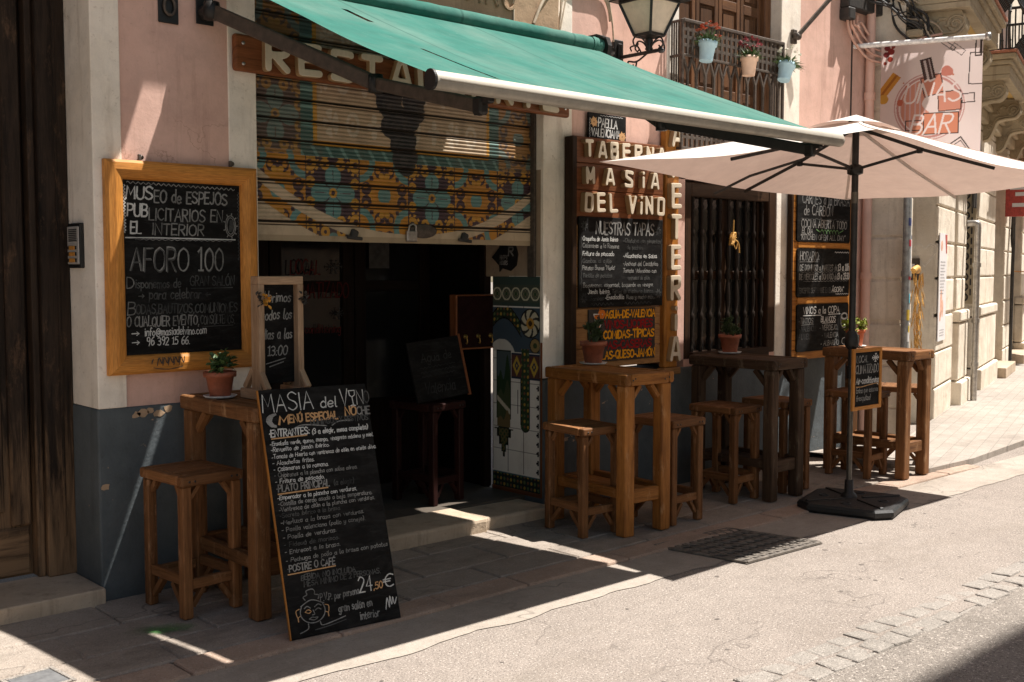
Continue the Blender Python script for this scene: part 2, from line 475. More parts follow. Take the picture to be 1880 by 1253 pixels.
M['plastic'] = simple('black_plastic', (0.010, 0.0095, 0.009), 0.5, 0, 0.2, 60, 0.15)
M['iron'] = simple('grey_brown_iron', (0.085, 0.066, 0.052), 0.6, 0.3, 0.3, 30, 0.2)
M['cover_iron'] = simple('dusty_cover_iron', (0.13, 0.11, 0.09), 0.75, 0.1, 0.35, 25, 0.2)
M['pole'] = simple('dull_pole_metal', (0.10, 0.09, 0.075), 0.4, 0.6)
M['light_metal'] = simple('pale_grey_metal', (0.40, 0.38, 0.35), 0.5, 0.1, 0.08, 10, 0.02)
M['steel'] = simple('brushed_steel', (0.42, 0.40, 0.37), 0.35, 0.8)
M['brass'] = simple('brass_hook', (0.45, 0.28, 0.08), 0.35, 0.9)
M['white_metal'] = simple('white_banner_tube', (0.75, 0.73, 0.70), 0.35)
M['lampglass'] = simple('frosted_lamp_glass', (0.62, 0.52, 0.40), 0.35, 0, 0.1, 12, 0.05)
M['terracotta_pot'] = simple('terracotta_pot', (0.26, 0.075, 0.035), 0.6, 0, 0.25, 14)
M['orange_pot'] = simple('orange_pot', (0.48, 0.13, 0.05), 0.6, 0, 0.2, 14)
M['blue_pot'] = simple('pale_blue_pot', (0.40, 0.60, 0.68), 0.5, 0, 0.08, 14)
M['peach_pot'] = simple('peach_pot', (0.72, 0.50, 0.36), 0.5, 0, 0.08, 14)
M['saucer'] = simple('white_saucer', (0.62, 0.60, 0.57), 0.4)
M['soil'] = simple('soil', (0.03, 0.02, 0.013), 0.95, 0, 0.5, 60, 0.6)
M['leaf'] = simple('green_leaf', (0.05, 0.105, 0.03), 0.5, 0, 0.5, 30, 0.1, c2=(0.10, 0.17, 0.05))
M['leaf_dark'] = simple('dark_leaf', (0.035, 0.065, 0.025), 0.5, 0, 0.5, 30, 0.1, c2=(0.07, 0.10, 0.035))
M['leaf_yellow'] = simple('yellow_green_leaf', (0.20, 0.26, 0.03), 0.5, 0, 0.4, 30, 0.1, c2=(0.38, 0.42, 0.06))
M['petal_red'] = simple('red_petal', (0.42, 0.10, 0.05), 0.6, 0, 0.4, 30, 0)
M['petal_pink'] = simple('crimson_petal', (0.30, 0.06, 0.07), 0.6, 0, 0.4, 30, 0)
M['petal_white'] = simple('white_petal', (0.75, 0.72, 0.62), 0.6, 0, 0.1, 30, 0)
M['cable'] = simple('cream_cable', (0.50, 0.40, 0.29), 0.6)
M['cable_pink'] = simple('pink_painted_conduit', (0.58, 0.35, 0.27), 0.6, 0, .1, 8, .01)
M['cable_dark'] = simple('dark_cable', (0.03, 0.027, 0.024), 0.6)
M['pipe_pink'] = simple('pink_downpipe', (0.64, 0.41, 0.33), 0.6, 0, .06, 6, .01)
M['pipe_grey'] = simple('grey_downpipe', (0.30, 0.31, 0.30), 0.5, 0.3)
M['grey_door'] = simple('pale_grey_door', (0.42, 0.41, 0.38), 0.6)
M['green_door'] = simple('dark_green_door', (0.02, 0.032, 0.028), 0.5)
M['red_sign'] = simple('red_sign', (0.42, 0.05, 0.035), 0.5)
M['white_paper'] = simple('poster_paper', (0.66, 0.63, 0.62), 0.7, 0, 0.05)
M['straw'] = simple('gold_fringe', (0.55, 0.30, 0.07), 0.6, 0, 0.4, 60)
M['tan_cloth'] = simple('tan_cloth', (0.42, 0.20, 0.06), 0.8, 0, 0.2, 20)
M['shutter'] = painted('painted_roller_shutter', 0.42, 0.45)
M['azulejo'] = painted('glazed_wall_tiles', 0.22, 0.2)
M['banner'] = painted('printed_banner', 0.65, 0.06, 0.72)
M['glass'] = simple('dark_glass', (0.010, 0.010, 0.010), 0.06, 0, 0.1, 3, 0)
M['red_box'] = simple('dark_red_menu_box', (0.014, 0.004, 0.0035), 0.6, spec=.08)
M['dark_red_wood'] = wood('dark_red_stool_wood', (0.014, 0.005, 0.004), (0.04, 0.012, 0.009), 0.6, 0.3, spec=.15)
M['dark_floor'] = plaster('dim_vestibule_stone', (0.07, 0.055, 0.042), (0.11, 0.09, 0.07), bumpy=.4)  # stone darkened so the floor holds the vestibule's shade in its colour
M['cushion'] = simple('opposite_wall_paint', (0.55, 0.45, 0.34), 0.9)

# ------------------------------------------------------------------ single stroke lettering
G = {}
def _g(ch, w, s): G[ch] = (w, s)
for line in """
A|.66|0,0 .33,1 .66,0/.12,.36 .54,.36
Â|.7|0,0 .28,.97 .42,.97 .7,0/.14,.30 .56,.30
B|.56|0,0 0,1/~0,1 .42,.96 .5,.76 .38,.56 0,.52/~0,.52 .46,.48 .56,.26 .42,.03 0,0
C|.6|~.6,.86 .36,1 .08,.8 0,.5 .08,.18 .36,0 .6,.14
D|.6|0,0 0,1/~0,1 .36,.95 .6,.66 .6,.32 .36,.05 0,0
E|.5|0,0 0,1/0,1 .5,1/0,.52 .42,.52/0,0 .5,0
F|.48|0,0 0,1/0,1 .48,1/0,.52 .4,.52
G|.64|~.6,.86 .38,1 .08,.8 0,.5 .08,.16 .36,0 .6,.14/.36,.44 .62,.44 .62,.08
H|.58|0,0 0,1/.58,0 .58,1/0,.5 .58,.5
I|.1|.05,0 .05,1
J|.45|~.42,1 .42,.25 .22,0 0,.16
K|.56|0,0 0,1/.54,1 0,.45/.14,.56 .56,0
L|.48|0,1 0,0 .48,0
M|.74|0,0 .08,1 .37,.3 .66,1 .74,0
N|.6|0,0 0,1 .6,0 .6,1
O|.68|~.34,1 .08,.84 0,.5 .08,.16 .34,0 .6,.16 .68,.5 .6,.84 .34,1
P|.54|0,0 0,1/~0,1 .42,.96 .54,.74 .42,.5 0,.46
Q|.68|~.34,1 .08,.84 0,.5 .08,.16 .34,0 .6,.16 .68,.5 .6,.84 .34,1/.42,.22 .68,-.08
R|.56|0,0 0,1/~0,1 .42,.96 .52,.76 .4,.54 0,.5/.2,.5 .56,0
S|.6|~.58,.86 .30,1 .04,.84 .10,.62 .48,.42 .58,.18 .28,0 0,.14
T|.6|0,1 .6,1/.3,1 .3,0
U|.58|~0,1 0,.3 .1,.06 .29,0 .48,.06 .58,.3 .58,1
V|.64|0,1 .32,0 .64,1
W|.86|0,1 .22,0 .43,.7 .64,0 .86,1
X|.58|0,0 .58,1/0,1 .58,0
Y|.6|0,1 .3,.5 .6,1/.3,.5 .3,0
Z|.56|0,1 .56,1 0,0 .56,0
a|.46|~.42,.5 .22,.6 .03,.42 .03,.14 .2,0 .4,.14 .42,.5/.42,.6 .42,.06 .48,0
b|.44|0,1 0,0/~0,.42 .2,.6 .42,.42 .42,.14 .2,0 0,.14
c|.4|~.4,.5 .2,.6 .02,.42 .02,.16 .2,0 .4,.1
d|.44|.42,1 .42,0/~.42,.44 .22,.6 .02,.42 .02,.14 .22,0 .42,.14
e|.44|~.03,.3 .42,.34 .36,.56 .18,.6 .02,.42 .03,.14 .2,0 .42,.1
f|.34|~.36,.94 .22,1 .13,.8 .13,0/0,.56 .32,.56
g|.44|~.42,.46 .22,.6 .02,.42 .02,.16 .22,.02 .42,.16/~.42,.6 .42,-.1 .3,-.34 .04,-.26
h|.42|0,1 0,0/~0,.4 .2,.6 .4,.45 .42,0
i|.1|.05,.6 .05,0/.04,.82 .07,.86
j|.2|~.16,.6 .16,-.1 .06,-.34 -.1,-.26/.15,.82 .18,.86
k|.4|0,1 0,0/.36,.6 0,.24/.12,.34 .4,0
l|.14|~.04,1 .04,.1 .14,0
m|.66|0,.6 0,0/~0,.42 .16,.6 .31,.45 .32,0/~.32,.42 .48,.6 .64,.45 .66,0
n|.42|0,.6 0,0/~0,.42 .2,.6 .4,.45 .42,0
o|.44|~.22,.6 .02,.42 .02,.16 .22,0 .42,.16 .42,.42 .22,.6
p|.44|0,.6 0,-.36/~0,.42 .2,.6 .42,.42 .42,.14 .2,0 0,.14
q|.44|.42,.6 .42,-.36/~.42,.44 .22,.6 .02,.42 .02,.14 .22,0 .42,.14
r|.3|0,.6 0,0/~0,.36 .12,.56 .3,.56
s|.36|~.34,.52 .16,.6 .03,.46 .16,.33 .34,.2 .2,0 0,.08
t|.32|~.13,.9 .13,.12 .2,0 .32,.06/0,.58 .3,.58
u|.42|~0,.6 0,.16 .16,0 .38,.16 .4,.6/.4,.6 .42,0
v|.4|0,.6 .2,0 .4,.6
w|.6|0,.6 .15,0 .3,.5 .45,0 .6,.6
x|.4|0,.6 .4,0/.4,.6 0,0
y|.42|~0,.6 .04,.2 .2,.08 .38,.3/~.42,.6 .38,-.1 .22,-.36 .02,-.24
z|.4|0,.6 .4,.6 0,0 .4,0
0|.54|~.27,1 .05,.8 0,.5 .05,.2 .27,0 .49,.2 .54,.5 .49,.8 .27,1
1|.3|0,.8 .2,1 .2,0/.04,0 .34,0
2|.5|~0,.8 .2,1 .46,.86 .44,.6 0,0/0,0 .5,0
3|.48|~0,.9 .24,1 .46,.8 .36,.58 .16,.54/~.16,.54 .44,.46 .48,.2 .26,0 0,.1
4|.52|.38,0 .38,1 0,.32 .52,.32
5|.5|.46,1 .06,1 .03,.56/~.03,.56 .28,.64 .5,.38 .4,.08 .16,0 0,.1
6|.5|~.42,.98 .12,.74 0,.34 .14,.02 .36,.02 .5,.24 .38,.5 .12,.46 .02,.28
8|.5|~.25,.54 .04,.74 .25,1 .46,.76 .25,.54 0,.24 .25,0 .5,.24 .25,.54
9|.5|~.46,.7 .28,.5 .04,.62 .06,.92 .28,1 .46,.84 .44,.3 .3,0
.|.1|.03,.02 .07,.04
,|.14|.08,.04 .02,-.16
:|.1|.04,.08 .07,.1/.04,.5 .07,.52
;|.12|.08,.04 .02,-.16/.06,.5 .08,.52
-|.34|.02,.34 .32,.36
(|.22|~.2,1.08 .02,.7 .02,.25 .2,-.12
)|.22|~.02,1.08 .2,.7 .2,.25 .02,-.12
'|.08|.05,1 .03,.82
"|.18|.04,1 .03,.82/.14,1 .13,.82
!|.1|.06,1 .05,.28/.04,.04 .07,.06
/|.36|0,-.05 .36,1.05
@|.8|~.55,.5 .36,.62 .24,.36 .38,.16 .56,.3 .56,.58/~.56,.58 .6,.2 .76,.3 .74,.66 .4,.88 .06,.6 .1,.1 .44,-.1 .7,0
€|.6|~.6,.9 .38,1 .16,.76 .12,.4 .22,.1 .42,0 .6,.1/0,.6 .44,.62/0,.42 .4,.44
>|.7|0,.34 .66,.34/.46,.52 .68,.34 .46,.16
<|.7|.68,.34 .02,.34/.22,.52 0,.34 .22,.16
·|.14|.05,.44 .09,.46
~|.6|~0,.3 .12,.44 .3,.3 .46,.2 .6,.34
*|.7|.35,.05 .35,.85/0,.45 .7,.45/.1,.2 .6,.7/.1,.7 .6,.2/.27,.9 .43,.9/.27,0 .43,0/-.02,.37 -.02,.53/.72,.37 .72,.53
ı|.2|.1,0 .1,.6/.09,.94 .11,.95
""".strip().split("\n"):
    ch, w, st = line.split("|", 2)
    _g(ch, float(w), st)
ACC = {'á': 'a', 'é': 'e', 'í': 'ı2', 'ó': 'o', 'ú': 'u', 'Á': 'A', 'É': 'E', 'Í': 'I', 'Ó': 'O', 'Ú': 'U', 'ñ': 'n', 'Ñ': 'N'}
def glyph(ch):
    """-> width, list of (smooth, points)"""
    acc = None
    if ch in ACC:
        acc = ch; ch = 'i' if ch == 'í' else ACC[ch]
    if ch not in G: return 0.3, []
    w, st = G[ch]
    out = []
    for s in st.split("/"):
        sm = s.startswith("~"); s = s.lstrip("~")
        pts = [tuple(float(q) for q in p.split(",")) for p in s.split()]
        out.append((sm, pts))
    if acc == 'í': out = out[:1]
    if acc:
        top = 1.1 if acc.isupper() else 0.74
        if acc in 'ñÑ': out.append((True, [(w * .15, top), (w * .4, top + .1), (w * .6, top + .02), (w * .9, top + .12)]))
        else: out.append((False, [(w * .45, top), (w * .7, top + .16)]))
    return w, out
_split_special = "/"
G['/'] = (.36, "0,-.05 .36,1.05")

class Pen:
    """draws on a plane: O origin, U to the right, V up, N towards the viewer"""
    def __init__(s, O, U=(1, 0, 0), V=(0, 0, 1), lift=0.0012, scale=1.0):
        s.O = Vector(O); s.U = Vector(U).normalized(); s.V = Vector(V).normalized()
        s.N = s.U.cross(s.V) * 1.0; s.lift = lift; s.k = 0
    def P(s, u, v, d): return s.O + s.U * u + s.V * v + s.N * d
    def stroke(s, mb, pts, w, vary=0.25):
        if len(pts) < 2: return
        s.k += 1
        base = s.lift + (s.k % 97) * 0.000012
        L, Rr = [], []
        n = len(pts)
        for i in range(n):
            a = pts[max(i - 1, 0)]; b = pts[min(i + 1, n - 1)]
            tx, ty = b[0] - a[0], b[1] - a[1]; l = math.hypot(tx, ty) or 1
            ww = w * 0.5 * (1 + rng.uniform(-vary, vary))
            nx, ny = -ty / l * ww, tx / l * ww
            L.append((pts[i][0] + nx, pts[i][1] + ny)); Rr.append((pts[i][0] - nx, pts[i][1] - ny))
        # square-ish ends
        d0 = (pts[0][0] - pts[1][0], pts[0][1] - pts[1][1]); l0 = math.hypot(*d0) or 1
        d1 = (pts[-1][0] - pts[-2][0], pts[-1][1] - pts[-2][1]); l1 = math.hypot(*d1) or 1
        for q, d, l in ((0, d0, l0), (-1, d1, l1)):
            L[q] = (L[q][0] + d[0] / l * w * .4, L[q][1] + d[1] / l * w * .4)
            Rr[q] = (Rr[q][0] + d[0] / l * w * .4, Rr[q][1] + d[1] / l * w * .4)
        vs = []
        for i in range(n):
            h = base + i * 0.000008
            vs.append(s.P(L[i][0], L[i][1], h)); vs.append(s.P(Rr[i][0], Rr[i][1], h))
        mb.add(vs, [(2 * i, 2 * i + 1, 2 * i + 3, 2 * i + 2) for i in range(n - 1)])
    def line(s, mb, pts, w, smooth=True, vary=0.25, sub=5):
        s.stroke(mb, cr(pts, sub) if smooth else [tuple(p) for p in pts], w, vary)
    def wavy(s, mb, x0, y0, x1, y1, n, amp, w):
        pts = []
        L = math.hypot(x1 - x0, y1 - y0); nx, ny = -(y1 - y0) / L, (x1 - x0) / L
        for i in range(n * 4 + 1):
            t = i / (n * 4); a = math.sin(t * n * 2 * math.pi) * amp
            pts.append((x0 + (x1 - x0) * t + nx * a, y0 + (y1 - y0) * t + ny * a))
        s.stroke(mb, pts, w)
    def text(s, mb, txt, x, y, h, w, x1=None, jit=0.05, slant=0.06, gap=0.16, rise=0.0, double=False):
        adv = [];  tot = 0
        for ch in txt:
            gw = 0.34 if ch == ' ' else glyph(ch)[0]
            adv.append(tot); tot += gw + gap
        tot -= gap
        sx = h if x1 is None else (x1 - x) / tot
        for ch, a in zip(txt, adv):
            if ch == ' ': continue
            gw, sts = glyph(ch)
            dy = rng.uniform(-jit, jit) * h; sc = 1 + rng.uniform(-jit, jit) * 1.3; sl = slant + rng.uniform(-jit, jit)
            for sm, pts in sts:
                pp = cr(pts, 4) if sm else pts
                if not sm and len(pp) == 2:
                    mx = ((pp[0][0] + pp[1][0]) / 2 + rng.uniform(-jit, jit) * .5, (pp[0][1] + pp[1][1]) / 2 + rng.uniform(-jit, jit) * .5)
                    pp = [pp[0], mx, pp[1]]
                Q = [(x + (a + px + sl * py) * sx + rng.uniform(-1, 1) * jit * h * .12, y + dy + py * h * sc + rise * (a + px) * sx + rng.uniform(-1, 1) * jit * h * .12) for px, py in pp]
                s.stroke(mb, Q, w)
                if double:
                    s.stroke(mb, [(qx + w * 1.5, qy + rng.uniform(-.3, .3) * w) for qx, qy in Q], w * .8)

def bubble_mesh(ch, h, wid, depth, rad, mats):
    """one fat carved letter: strokes swept with round ends, voxel-fused and softened. Origin at the letter's lower left, facing -Y"""
    gw, sts = glyph('Â' if ch == 'A' else ch)
    if ch == 'A': rad *= .86; wid *= 1.06
    mb = MB()
    sx = wid / max(gw, 0.1) if gw > 0.2 else h * 0.6
    for sm, pts in sts:
        pp = cr(pts, 5) if sm else list(pts)
        if ch == 'ı' and len(pp) == 2 and pts[0][1] > .9: pp = [(.1, .93), (.1, .97)]
        q = [(px * sx, py * h) for px, py in pp]
        q = [(min(max(a, rad), max(wid - rad, rad)) if gw > .2 else wid / 2, min(max(b, rad), h - rad)) for a, b in q]
        for (a0, b0), (a1, b1) in zip(q[:-1], q[1:]):
            ang = math.atan2(b1 - b0, a1 - a0)
            poly = [(a1 + rad * math.cos(ang - math.pi / 2 + k * math.pi / 7), b1 + rad * math.sin(ang - math.pi / 2 + k * math.pi / 7)) for k in range(8)]
            poly += [(a0 + rad * math.cos(ang + math.pi / 2 + k * math.pi / 7), b0 + rad * math.sin(ang + math.pi / 2 + k * math.pi / 7)) for k in range(8)]
            mb.prism(poly, 0, depth, lambda u, v, d: Vector((u, -d, v)))
    me = mb.mesh("letter", mats)
    bm = bmesh.new(); bm.from_mesh(me); bmesh.ops.recalc_face_normals(bm, faces=bm.faces); bm.to_mesh(me); bm.free()
    ob = bpy.data.objects.new("letter", me); col.objects.link(ob)
    r = ob.modifiers.new("r", 'REMESH'); r.mode = 'VOXEL'; r.voxel_size = max(0.0026, h / 64)
    s_ = ob.modifiers.new("s", 'SMOOTH'); s_.factor = 0.5; s_.iterations = 4
    dg = bpy.context.evaluated_depsgraph_get()
    me2 = bpy.data.meshes.new_from_object(ob.evaluated_get(dg))
    bpy.data.objects.remove(ob)
    me2.materials.clear()
    for m in mats: me2.materials.append(m)
    for p in me2.polygons:
        p.material_index = 0 if -p.normal.y > 0.55 else 1
        p.use_smooth = True
    return me2
_bub = {}
def bubble(ch, x, z, h, wid, depth, rad, y, parent, tilt=0.0):
    key = (ch, round(h, 3), round(wid, 3))
    if key not in _bub: _bub[key] = bubble_mesh(ch, h, wid, depth, rad, [M['letter'], M['letter_side']])
    ob = bpy.data.objects.new("letter", _bub[key]); col.objects.link(ob)
    ob.parent = parent; ob.location = (x, y, z); ob.rotation_euler = (0, tilt, 0)
    return ob

def paint_grid(name, P, nu, nv, colour, mat_, parent=None):
    """a finely divided sheet whose points carry a painted colour; colour(u, v) works on numpy arrays in 0..1"""
    u = np.linspace(0, 1, nu + 1); v = np.linspace(0, 1, nv + 1)
    U, V = np.meshgrid(u, v)
    XYZ = P(U.ravel(), V.ravel())
    C = colour(U.ravel(), V.ravel())
    me = bpy.data.meshes.new(name)
    i, j = np.meshgrid(np.arange(nu), np.arange(nv)); b = (j * (nu + 1) + i).ravel()
    faces = np.stack([b, b + 1, b + nu + 2, b + nu + 1], 1)
    nf = len(faces)
    me.vertices.add(len(XYZ)); me.vertices.foreach_set("co", XYZ.astype(np.float32).ravel())
    me.loops.add(nf * 4); me.loops.foreach_set("vertex_index", faces.astype(np.int32).ravel())
    me.polygons.add(nf); me.polygons.foreach_set("loop_start", np.arange(0, nf * 4, 4, dtype=np.int32))
    me.polygons.foreach_set("use_smooth", np.ones(nf, dtype=bool))
    me.update(calc_edges=True); me.validate()
    at = me.color_attributes.new("paint", 'FLOAT_COLOR', 'POINT')
    at.data.foreach_set("color", np.concatenate([C, np.ones((len(C), 1))], 1).astype(np.float32).ravel())
    me.materials.append(mat_)
    ob = bpy.data.objects.new(name, me); col.objects.link(ob)
    if parent is not None: ob.parent = parent
    return ob

def leaf(mb, base, d, L, W, curl=0.3, fold=0.15):
    """one bent leaf blade of six faces"""
    d = Vector(d).normalized()
    side = d.cross(Vector((0, 0, 1)))
    if side.length < .05: side = Vector((1, 0, 0))
    side.normalize(); up = side.cross(d)
    ang = rng.uniform(-.6, .6)
    side, up = side * math.cos(ang) + up * math.sin(ang), up * math.cos(ang) - side * math.sin(ang)
    vs = []
    prof = ((0, .15), (.3, .9), (.62, 1.0), (1, .03))
    for t, w in prof:
        c = Vector(base) + d * (L * t) - Vector((0, 0, 1)) * (curl * L * t * t)
        vs += [c - side * (W * w / 2) + up * fold * W * w, c, c + side * (W * w / 2) + up * fold * W * w]
    fs = []
    for i in range(3):
        fs += [(3 * i, 3 * i + 1, 3 * i + 4, 3 * i + 3), (3 * i + 1, 3 * i + 2, 3 * i + 5, 3 * i + 4)]
    mb.add(vs, fs)
def rdir(up=0.3, spread=1.0):
    a = rng.uniform(0, 2 * math.pi); z = rng.uniform(up, 1.0); r = math.sqrt(max(0, 1 - z * z)) * spread
    return Vector((r * math.cos(a), r * math.sin(a), z)).normalized()
def bush(mb, c, rx, rz, n, L, W, stems=None):
    """leaves in whorls round many short twigs, leaving gaps"""
    for k in range(max(4, n // 9)):
        d = rdir(-.1); tip = Vector(c) + Vector((d.x * rx, d.y * rx, d.z * rz)) * rng.uniform(.55, 1.0)
        if stems is not None: stems.tube([c, (Vector(c) + tip) / 2 + Vector((0, 0, .01)), tip], .0016, 4)
        for q in range(9):
            t = rng.uniform(.45, 1.0); p = Vector(c).lerp(tip, t)
            dd = (d * .5 + rdir(-.5)).normalized()
            leaf(mb, p, dd, L * rng.uniform(.6, 1.2), W * rng.uniform(.7, 1.2), rng.uniform(0, .5))
def plant_pot(name, label, loc, r0, r1, h, potmat, kind, group=None, saucer=True, lean=(0, 0, 0), cat='plant pot'):
    t = thing(name, label, cat, loc, 0, group)
    t.rotation_euler = lean
    mb = MB()
    z0 = 0.008 if saucer else 0
    mb.lathe([(r0, z0), (r0 + (r1 - r0) * .78, z0 + h * .78), (r1 * 1.09, z0 + h * .79), (r1 * 1.12, z0 + h), (r1 * .98, z0 + h), (r1 * .92, z0 + h * .85)], n=24)
    mb.build('pot', potmat, t)
    so = MB(); so.lathe([(0.0, z0 + h * .86), (r1 * .93, z0 + h * .86)], n=16); so.build('soil', M['soil'], t)
    if saucer:
        sa = MB(); sa.lathe([(0.0, 0.001), (r0 * 1.45, .001), (r0 * 1.65, .012), (r0 * 1.5, .012), (r0 * 1.35, .006), (0, .006)], n=24); sa.build('saucer', M['saucer'], t)
    lv = MB(); st = MB()
    c = (0, 0, z0 + h * .85)
    if kind == 'herb':
        bush(lv, (0, 0, c[2] + .03), r1 * 1.35, .13, 130, .045, .028, st); lm = M['leaf']
    elif kind == 'succulent':
        for k in range(11):
            x, y = rng.uniform(-.6, .6) * r1, rng.uniform(-.6, .6) * r1; zz = c[2] + rng.uniform(.03, .15)
            st.tube([(x * .5, y * .5, c[2]), (x, y, zz)], .005, 5)
            for q in range(13):
                leaf(lv, (x, y, zz - rng.uniform(0, .03)), rdir(-.05), rng.uniform(.03, .05), rng.uniform(.02, .03), -.3, .25)
        lm = M['leaf_dark']
    elif kind == 'bright':
        bush(lv, (0, 0, c[2] + .02), r1 * 1.7, .15, 170, .05, .028, st); lm = M['leaf_yellow']
    else:
        for k in range(150):
            d = rdir(.25); leaf(lv, (rng.uniform(-.5, .5) * r1, rng.uniform(-.5, .5) * r1, c[2]), d, rng.uniform(.09, .16), .011, .25, .1)
        lm = M['leaf']
        pt = {'red': M['petal_red'], 'pink': M['petal_pink'], 'white': M['petal_white']}[kind]
        fl = MB()
        for k in range(24 if kind != 'white' else 12):
            d = rdir(.25); p = Vector(c) + Vector((d.x * r1 * 1.55, d.y * r1 * 1.55, .05 + d.z * .12))
            for q in range(6): leaf(fl, p, rdir(-.2), .022, .017, 0, .2)
        fl.build('flower', pt, t)
    lv.build('foliage', lm, t)
    if st.v: st.build('stem', M['leaf_dark'], t)
    return t

# ================================================================== GROUND
def ground_mat(name, c0, c1, speck, crack=0.0, bumpy=0.5, stain=(0.12, 0.1, 0.08), stain_amt=.4, dots=True):
    m, t, b = newmat(name)
    o = coords(t)
    big = noise(t, o, 0.9, 6, 0.65); mid = noise(t, o, 9, 5, 0.7)
    c = ramp(t, big, [(0.32, c0), (0.68, c1)])
    c = mixc(t, 0.5, c, ramp(t, mid, [(0.3, .72), (0.7, 1.12)]), 'MULTIPLY')
    fine = noise(t, o, 105, 2, 0.8)
    if dots:
        c = mixc(t, ramp(t, fine, [(0.36, speck), (0.43, 0)]), c, (0.06, 0.05, 0.045))
        c = mixc(t, ramp(t, noise(t, o, 80, 2, 0.8), [(0.58, 0), (0.64, speck * .8)]), c, (0.55, 0.49, 0.43))
    sm_ = noise(t, mapping(t, o, (.8, 2.2, 1)), 1.3, 6, 0.72)
    c = mixc(t, ramp(t, sm_, [(0.52, 0), (0.74, stain_amt)]), c, stain)
    if crack:
        v = t.nodes.new("ShaderNodeTexVoronoi"); v.feature = 'DISTANCE_TO_EDGE'; v.inputs["Scale"].default_value = 0.9
        wv = t.nodes.new("ShaderNodeVectorMath"); wv.operation = 'ADD'
        nn = t.nodes.new("ShaderNodeTexNoise"); nn.inputs["Scale"].default_value = 3; t.links.new(o, nn.inputs["Vector"])
        t.links.new(o, wv.inputs[0]); t.links.new(nn.outputs["Color"], wv.inputs[1]); t.links.new(wv.outputs[0], v.inputs["Vector"])
        gate = ramp(t, noise(t, o, .7, 2), [(0.5, 0), (0.6, 1)])
        c = mixc(t, mathn(t, 'MULTIPLY', gate, ramp(t, v.outputs["Distance"], [(0.0, crack), (0.012, 0)])), c, (0.05, 0.04, 0.035))
    t.links.new(c, b.inputs["Base Color"]); b.inputs["Roughness"].default_value = 0.9
    b.inputs["Specular IOR Level"].default_value = 0.25
    bump(t, b, mathn(t, 'ADD', fine, mathn(t, 'MULTIPLY', mid, 1.2)), bumpy, 0.01)
    return m
M['road'] = ground_mat('worn_beige_asphalt', (0.245, 0.207, 0.177), (0.295, 0.252, 0.217), 0.85, 0.45, 0.7, (0.18, 0.15, 0.12), .5)
M['gutter'] = ground_mat('smooth_gutter_concrete', (0.31, 0.265, 0.22), (0.37, 0.32, 0.27), 0.25, 0.5, 0.35, (0.17, 0.14, 0.11), .6)
M['asphalt'] = ground_mat('grey_asphalt', (0.20, 0.175, 0.15), (0.255, 0.222, 0.19), 0.9, 0.0, 0.9, (0.14, 0.12, 0.10), .4)
M['paving'] = ground_mat('old_paving', (0.26, 0.215, 0.175), (0.36, 0.305, 0.255), 0.35, 0.6, 0.8, (0.10, 0.082, 0.066), .7)
M['kerb'] = ground_mat('reddish_kerb_stone', (0.33, 0.235, 0.175), (0.42, 0.31, 0.24), 0.4, 0.0, 0.6, (0.15, 0.11, 0.085), .5)
M['sett'] = ground_mat('granite_sett', (0.26, 0.235, 0.205), (0.32, 0.285, 0.25), 0.6, 0.0, 0.8, (0.16, 0.14, 0.12), .4)
def block_paving():
    m = ground_mat('small_block_paving', (0.31, 0.27, 0.23), (0.38, 0.335, 0.29), 0.3, 0.0, 0.4, (0.17, 0.14, 0.115), .55)
    t = m.node_tree; b = t.nodes["Principled BSDF"]
    mp = t.nodes.new("ShaderNodeMapping"); mp.inputs["Rotation"].default_value = (0, 0, R(-17.9)); t.links.new(coords(t), mp.inputs[0])
    br = t.nodes.new("ShaderNodeTexBrick"); br.inputs["Scale"].default_value = 1.0; br.inputs["Brick Width"].default_value = .22; br.inputs["Row Height"].default_value = .11
    br.inputs["Mortar Size"].default_value = .004; br.inputs["Color1"].default_value = (1, 1, 1, 1); br.inputs["Color2"].default_value = (.90, .90, .90, 1); br.inputs["Mortar"].default_value = (.72, .72, .72, 1)
    t.links.new(mp.outputs[0], br.inputs["Vector"])
    old = b.inputs["Base Color"].links[0].from_socket
    t.links.new(mixc(t, 1.0, old, br.outputs[0], 'MULTIPLY'), b.inputs["Base Color"])
    return m
M['block_paving'] = block_paving()
def struct(name, mb, m):
    o = mb.build(name, m); o['kind'] = 'structure'; return o

mb = MB(); mb.add([(-60, -60, -.02), (120, -60, -.02), (120, 120, -.02), (-60, 120, -.02)], [(0, 1, 2, 3)])
struct('ground', mb, M['asphalt'])
mb = MB(); mb.add([(-60, -3.018, 0), (80, -3.018, 0), (80, 26, 0), (-60, 26, 0)], [(0, 1, 2, 3)])
struct('road', mb, M['road'])
mb = MB(); mb.add([(-60, -60, -.006), (80, -60, -.006), (80, -2.9, -.006), (-60, -2.9, -.006)], [(0, 1, 2, 3)])
struct('road', mb, M['asphalt'])
# gutter band with a slightly ragged outer edge
def ragged_strip(name, xs, y0f, y1f, z, m, thick=0.0):
    mb = MB(); vs = []
    for x in xs: vs += [(x, y0f(x), z), (x, y1f(x), z)]
    mb.add(vs, [(2 * i, 2 * i + 1, 2 * i + 3, 2 * i + 2) for i in range(len(xs) - 1)])
    return struct(name, mb, m)
xs = [(-8 + .06 * k) for k in range(500)]
jn = [rng.uniform(-.02, .02) for _ in xs]; jn = [(jn[k] + jn[k - 1] + jn[k - 2]) / 2 for k in range(len(jn))]
jd = dict(zip(xs, jn))
ragged_strip('road', xs, lambda x: -1.62 - .006 * x + jd[x], lambda x: -1.25, .004, M['gutter'])
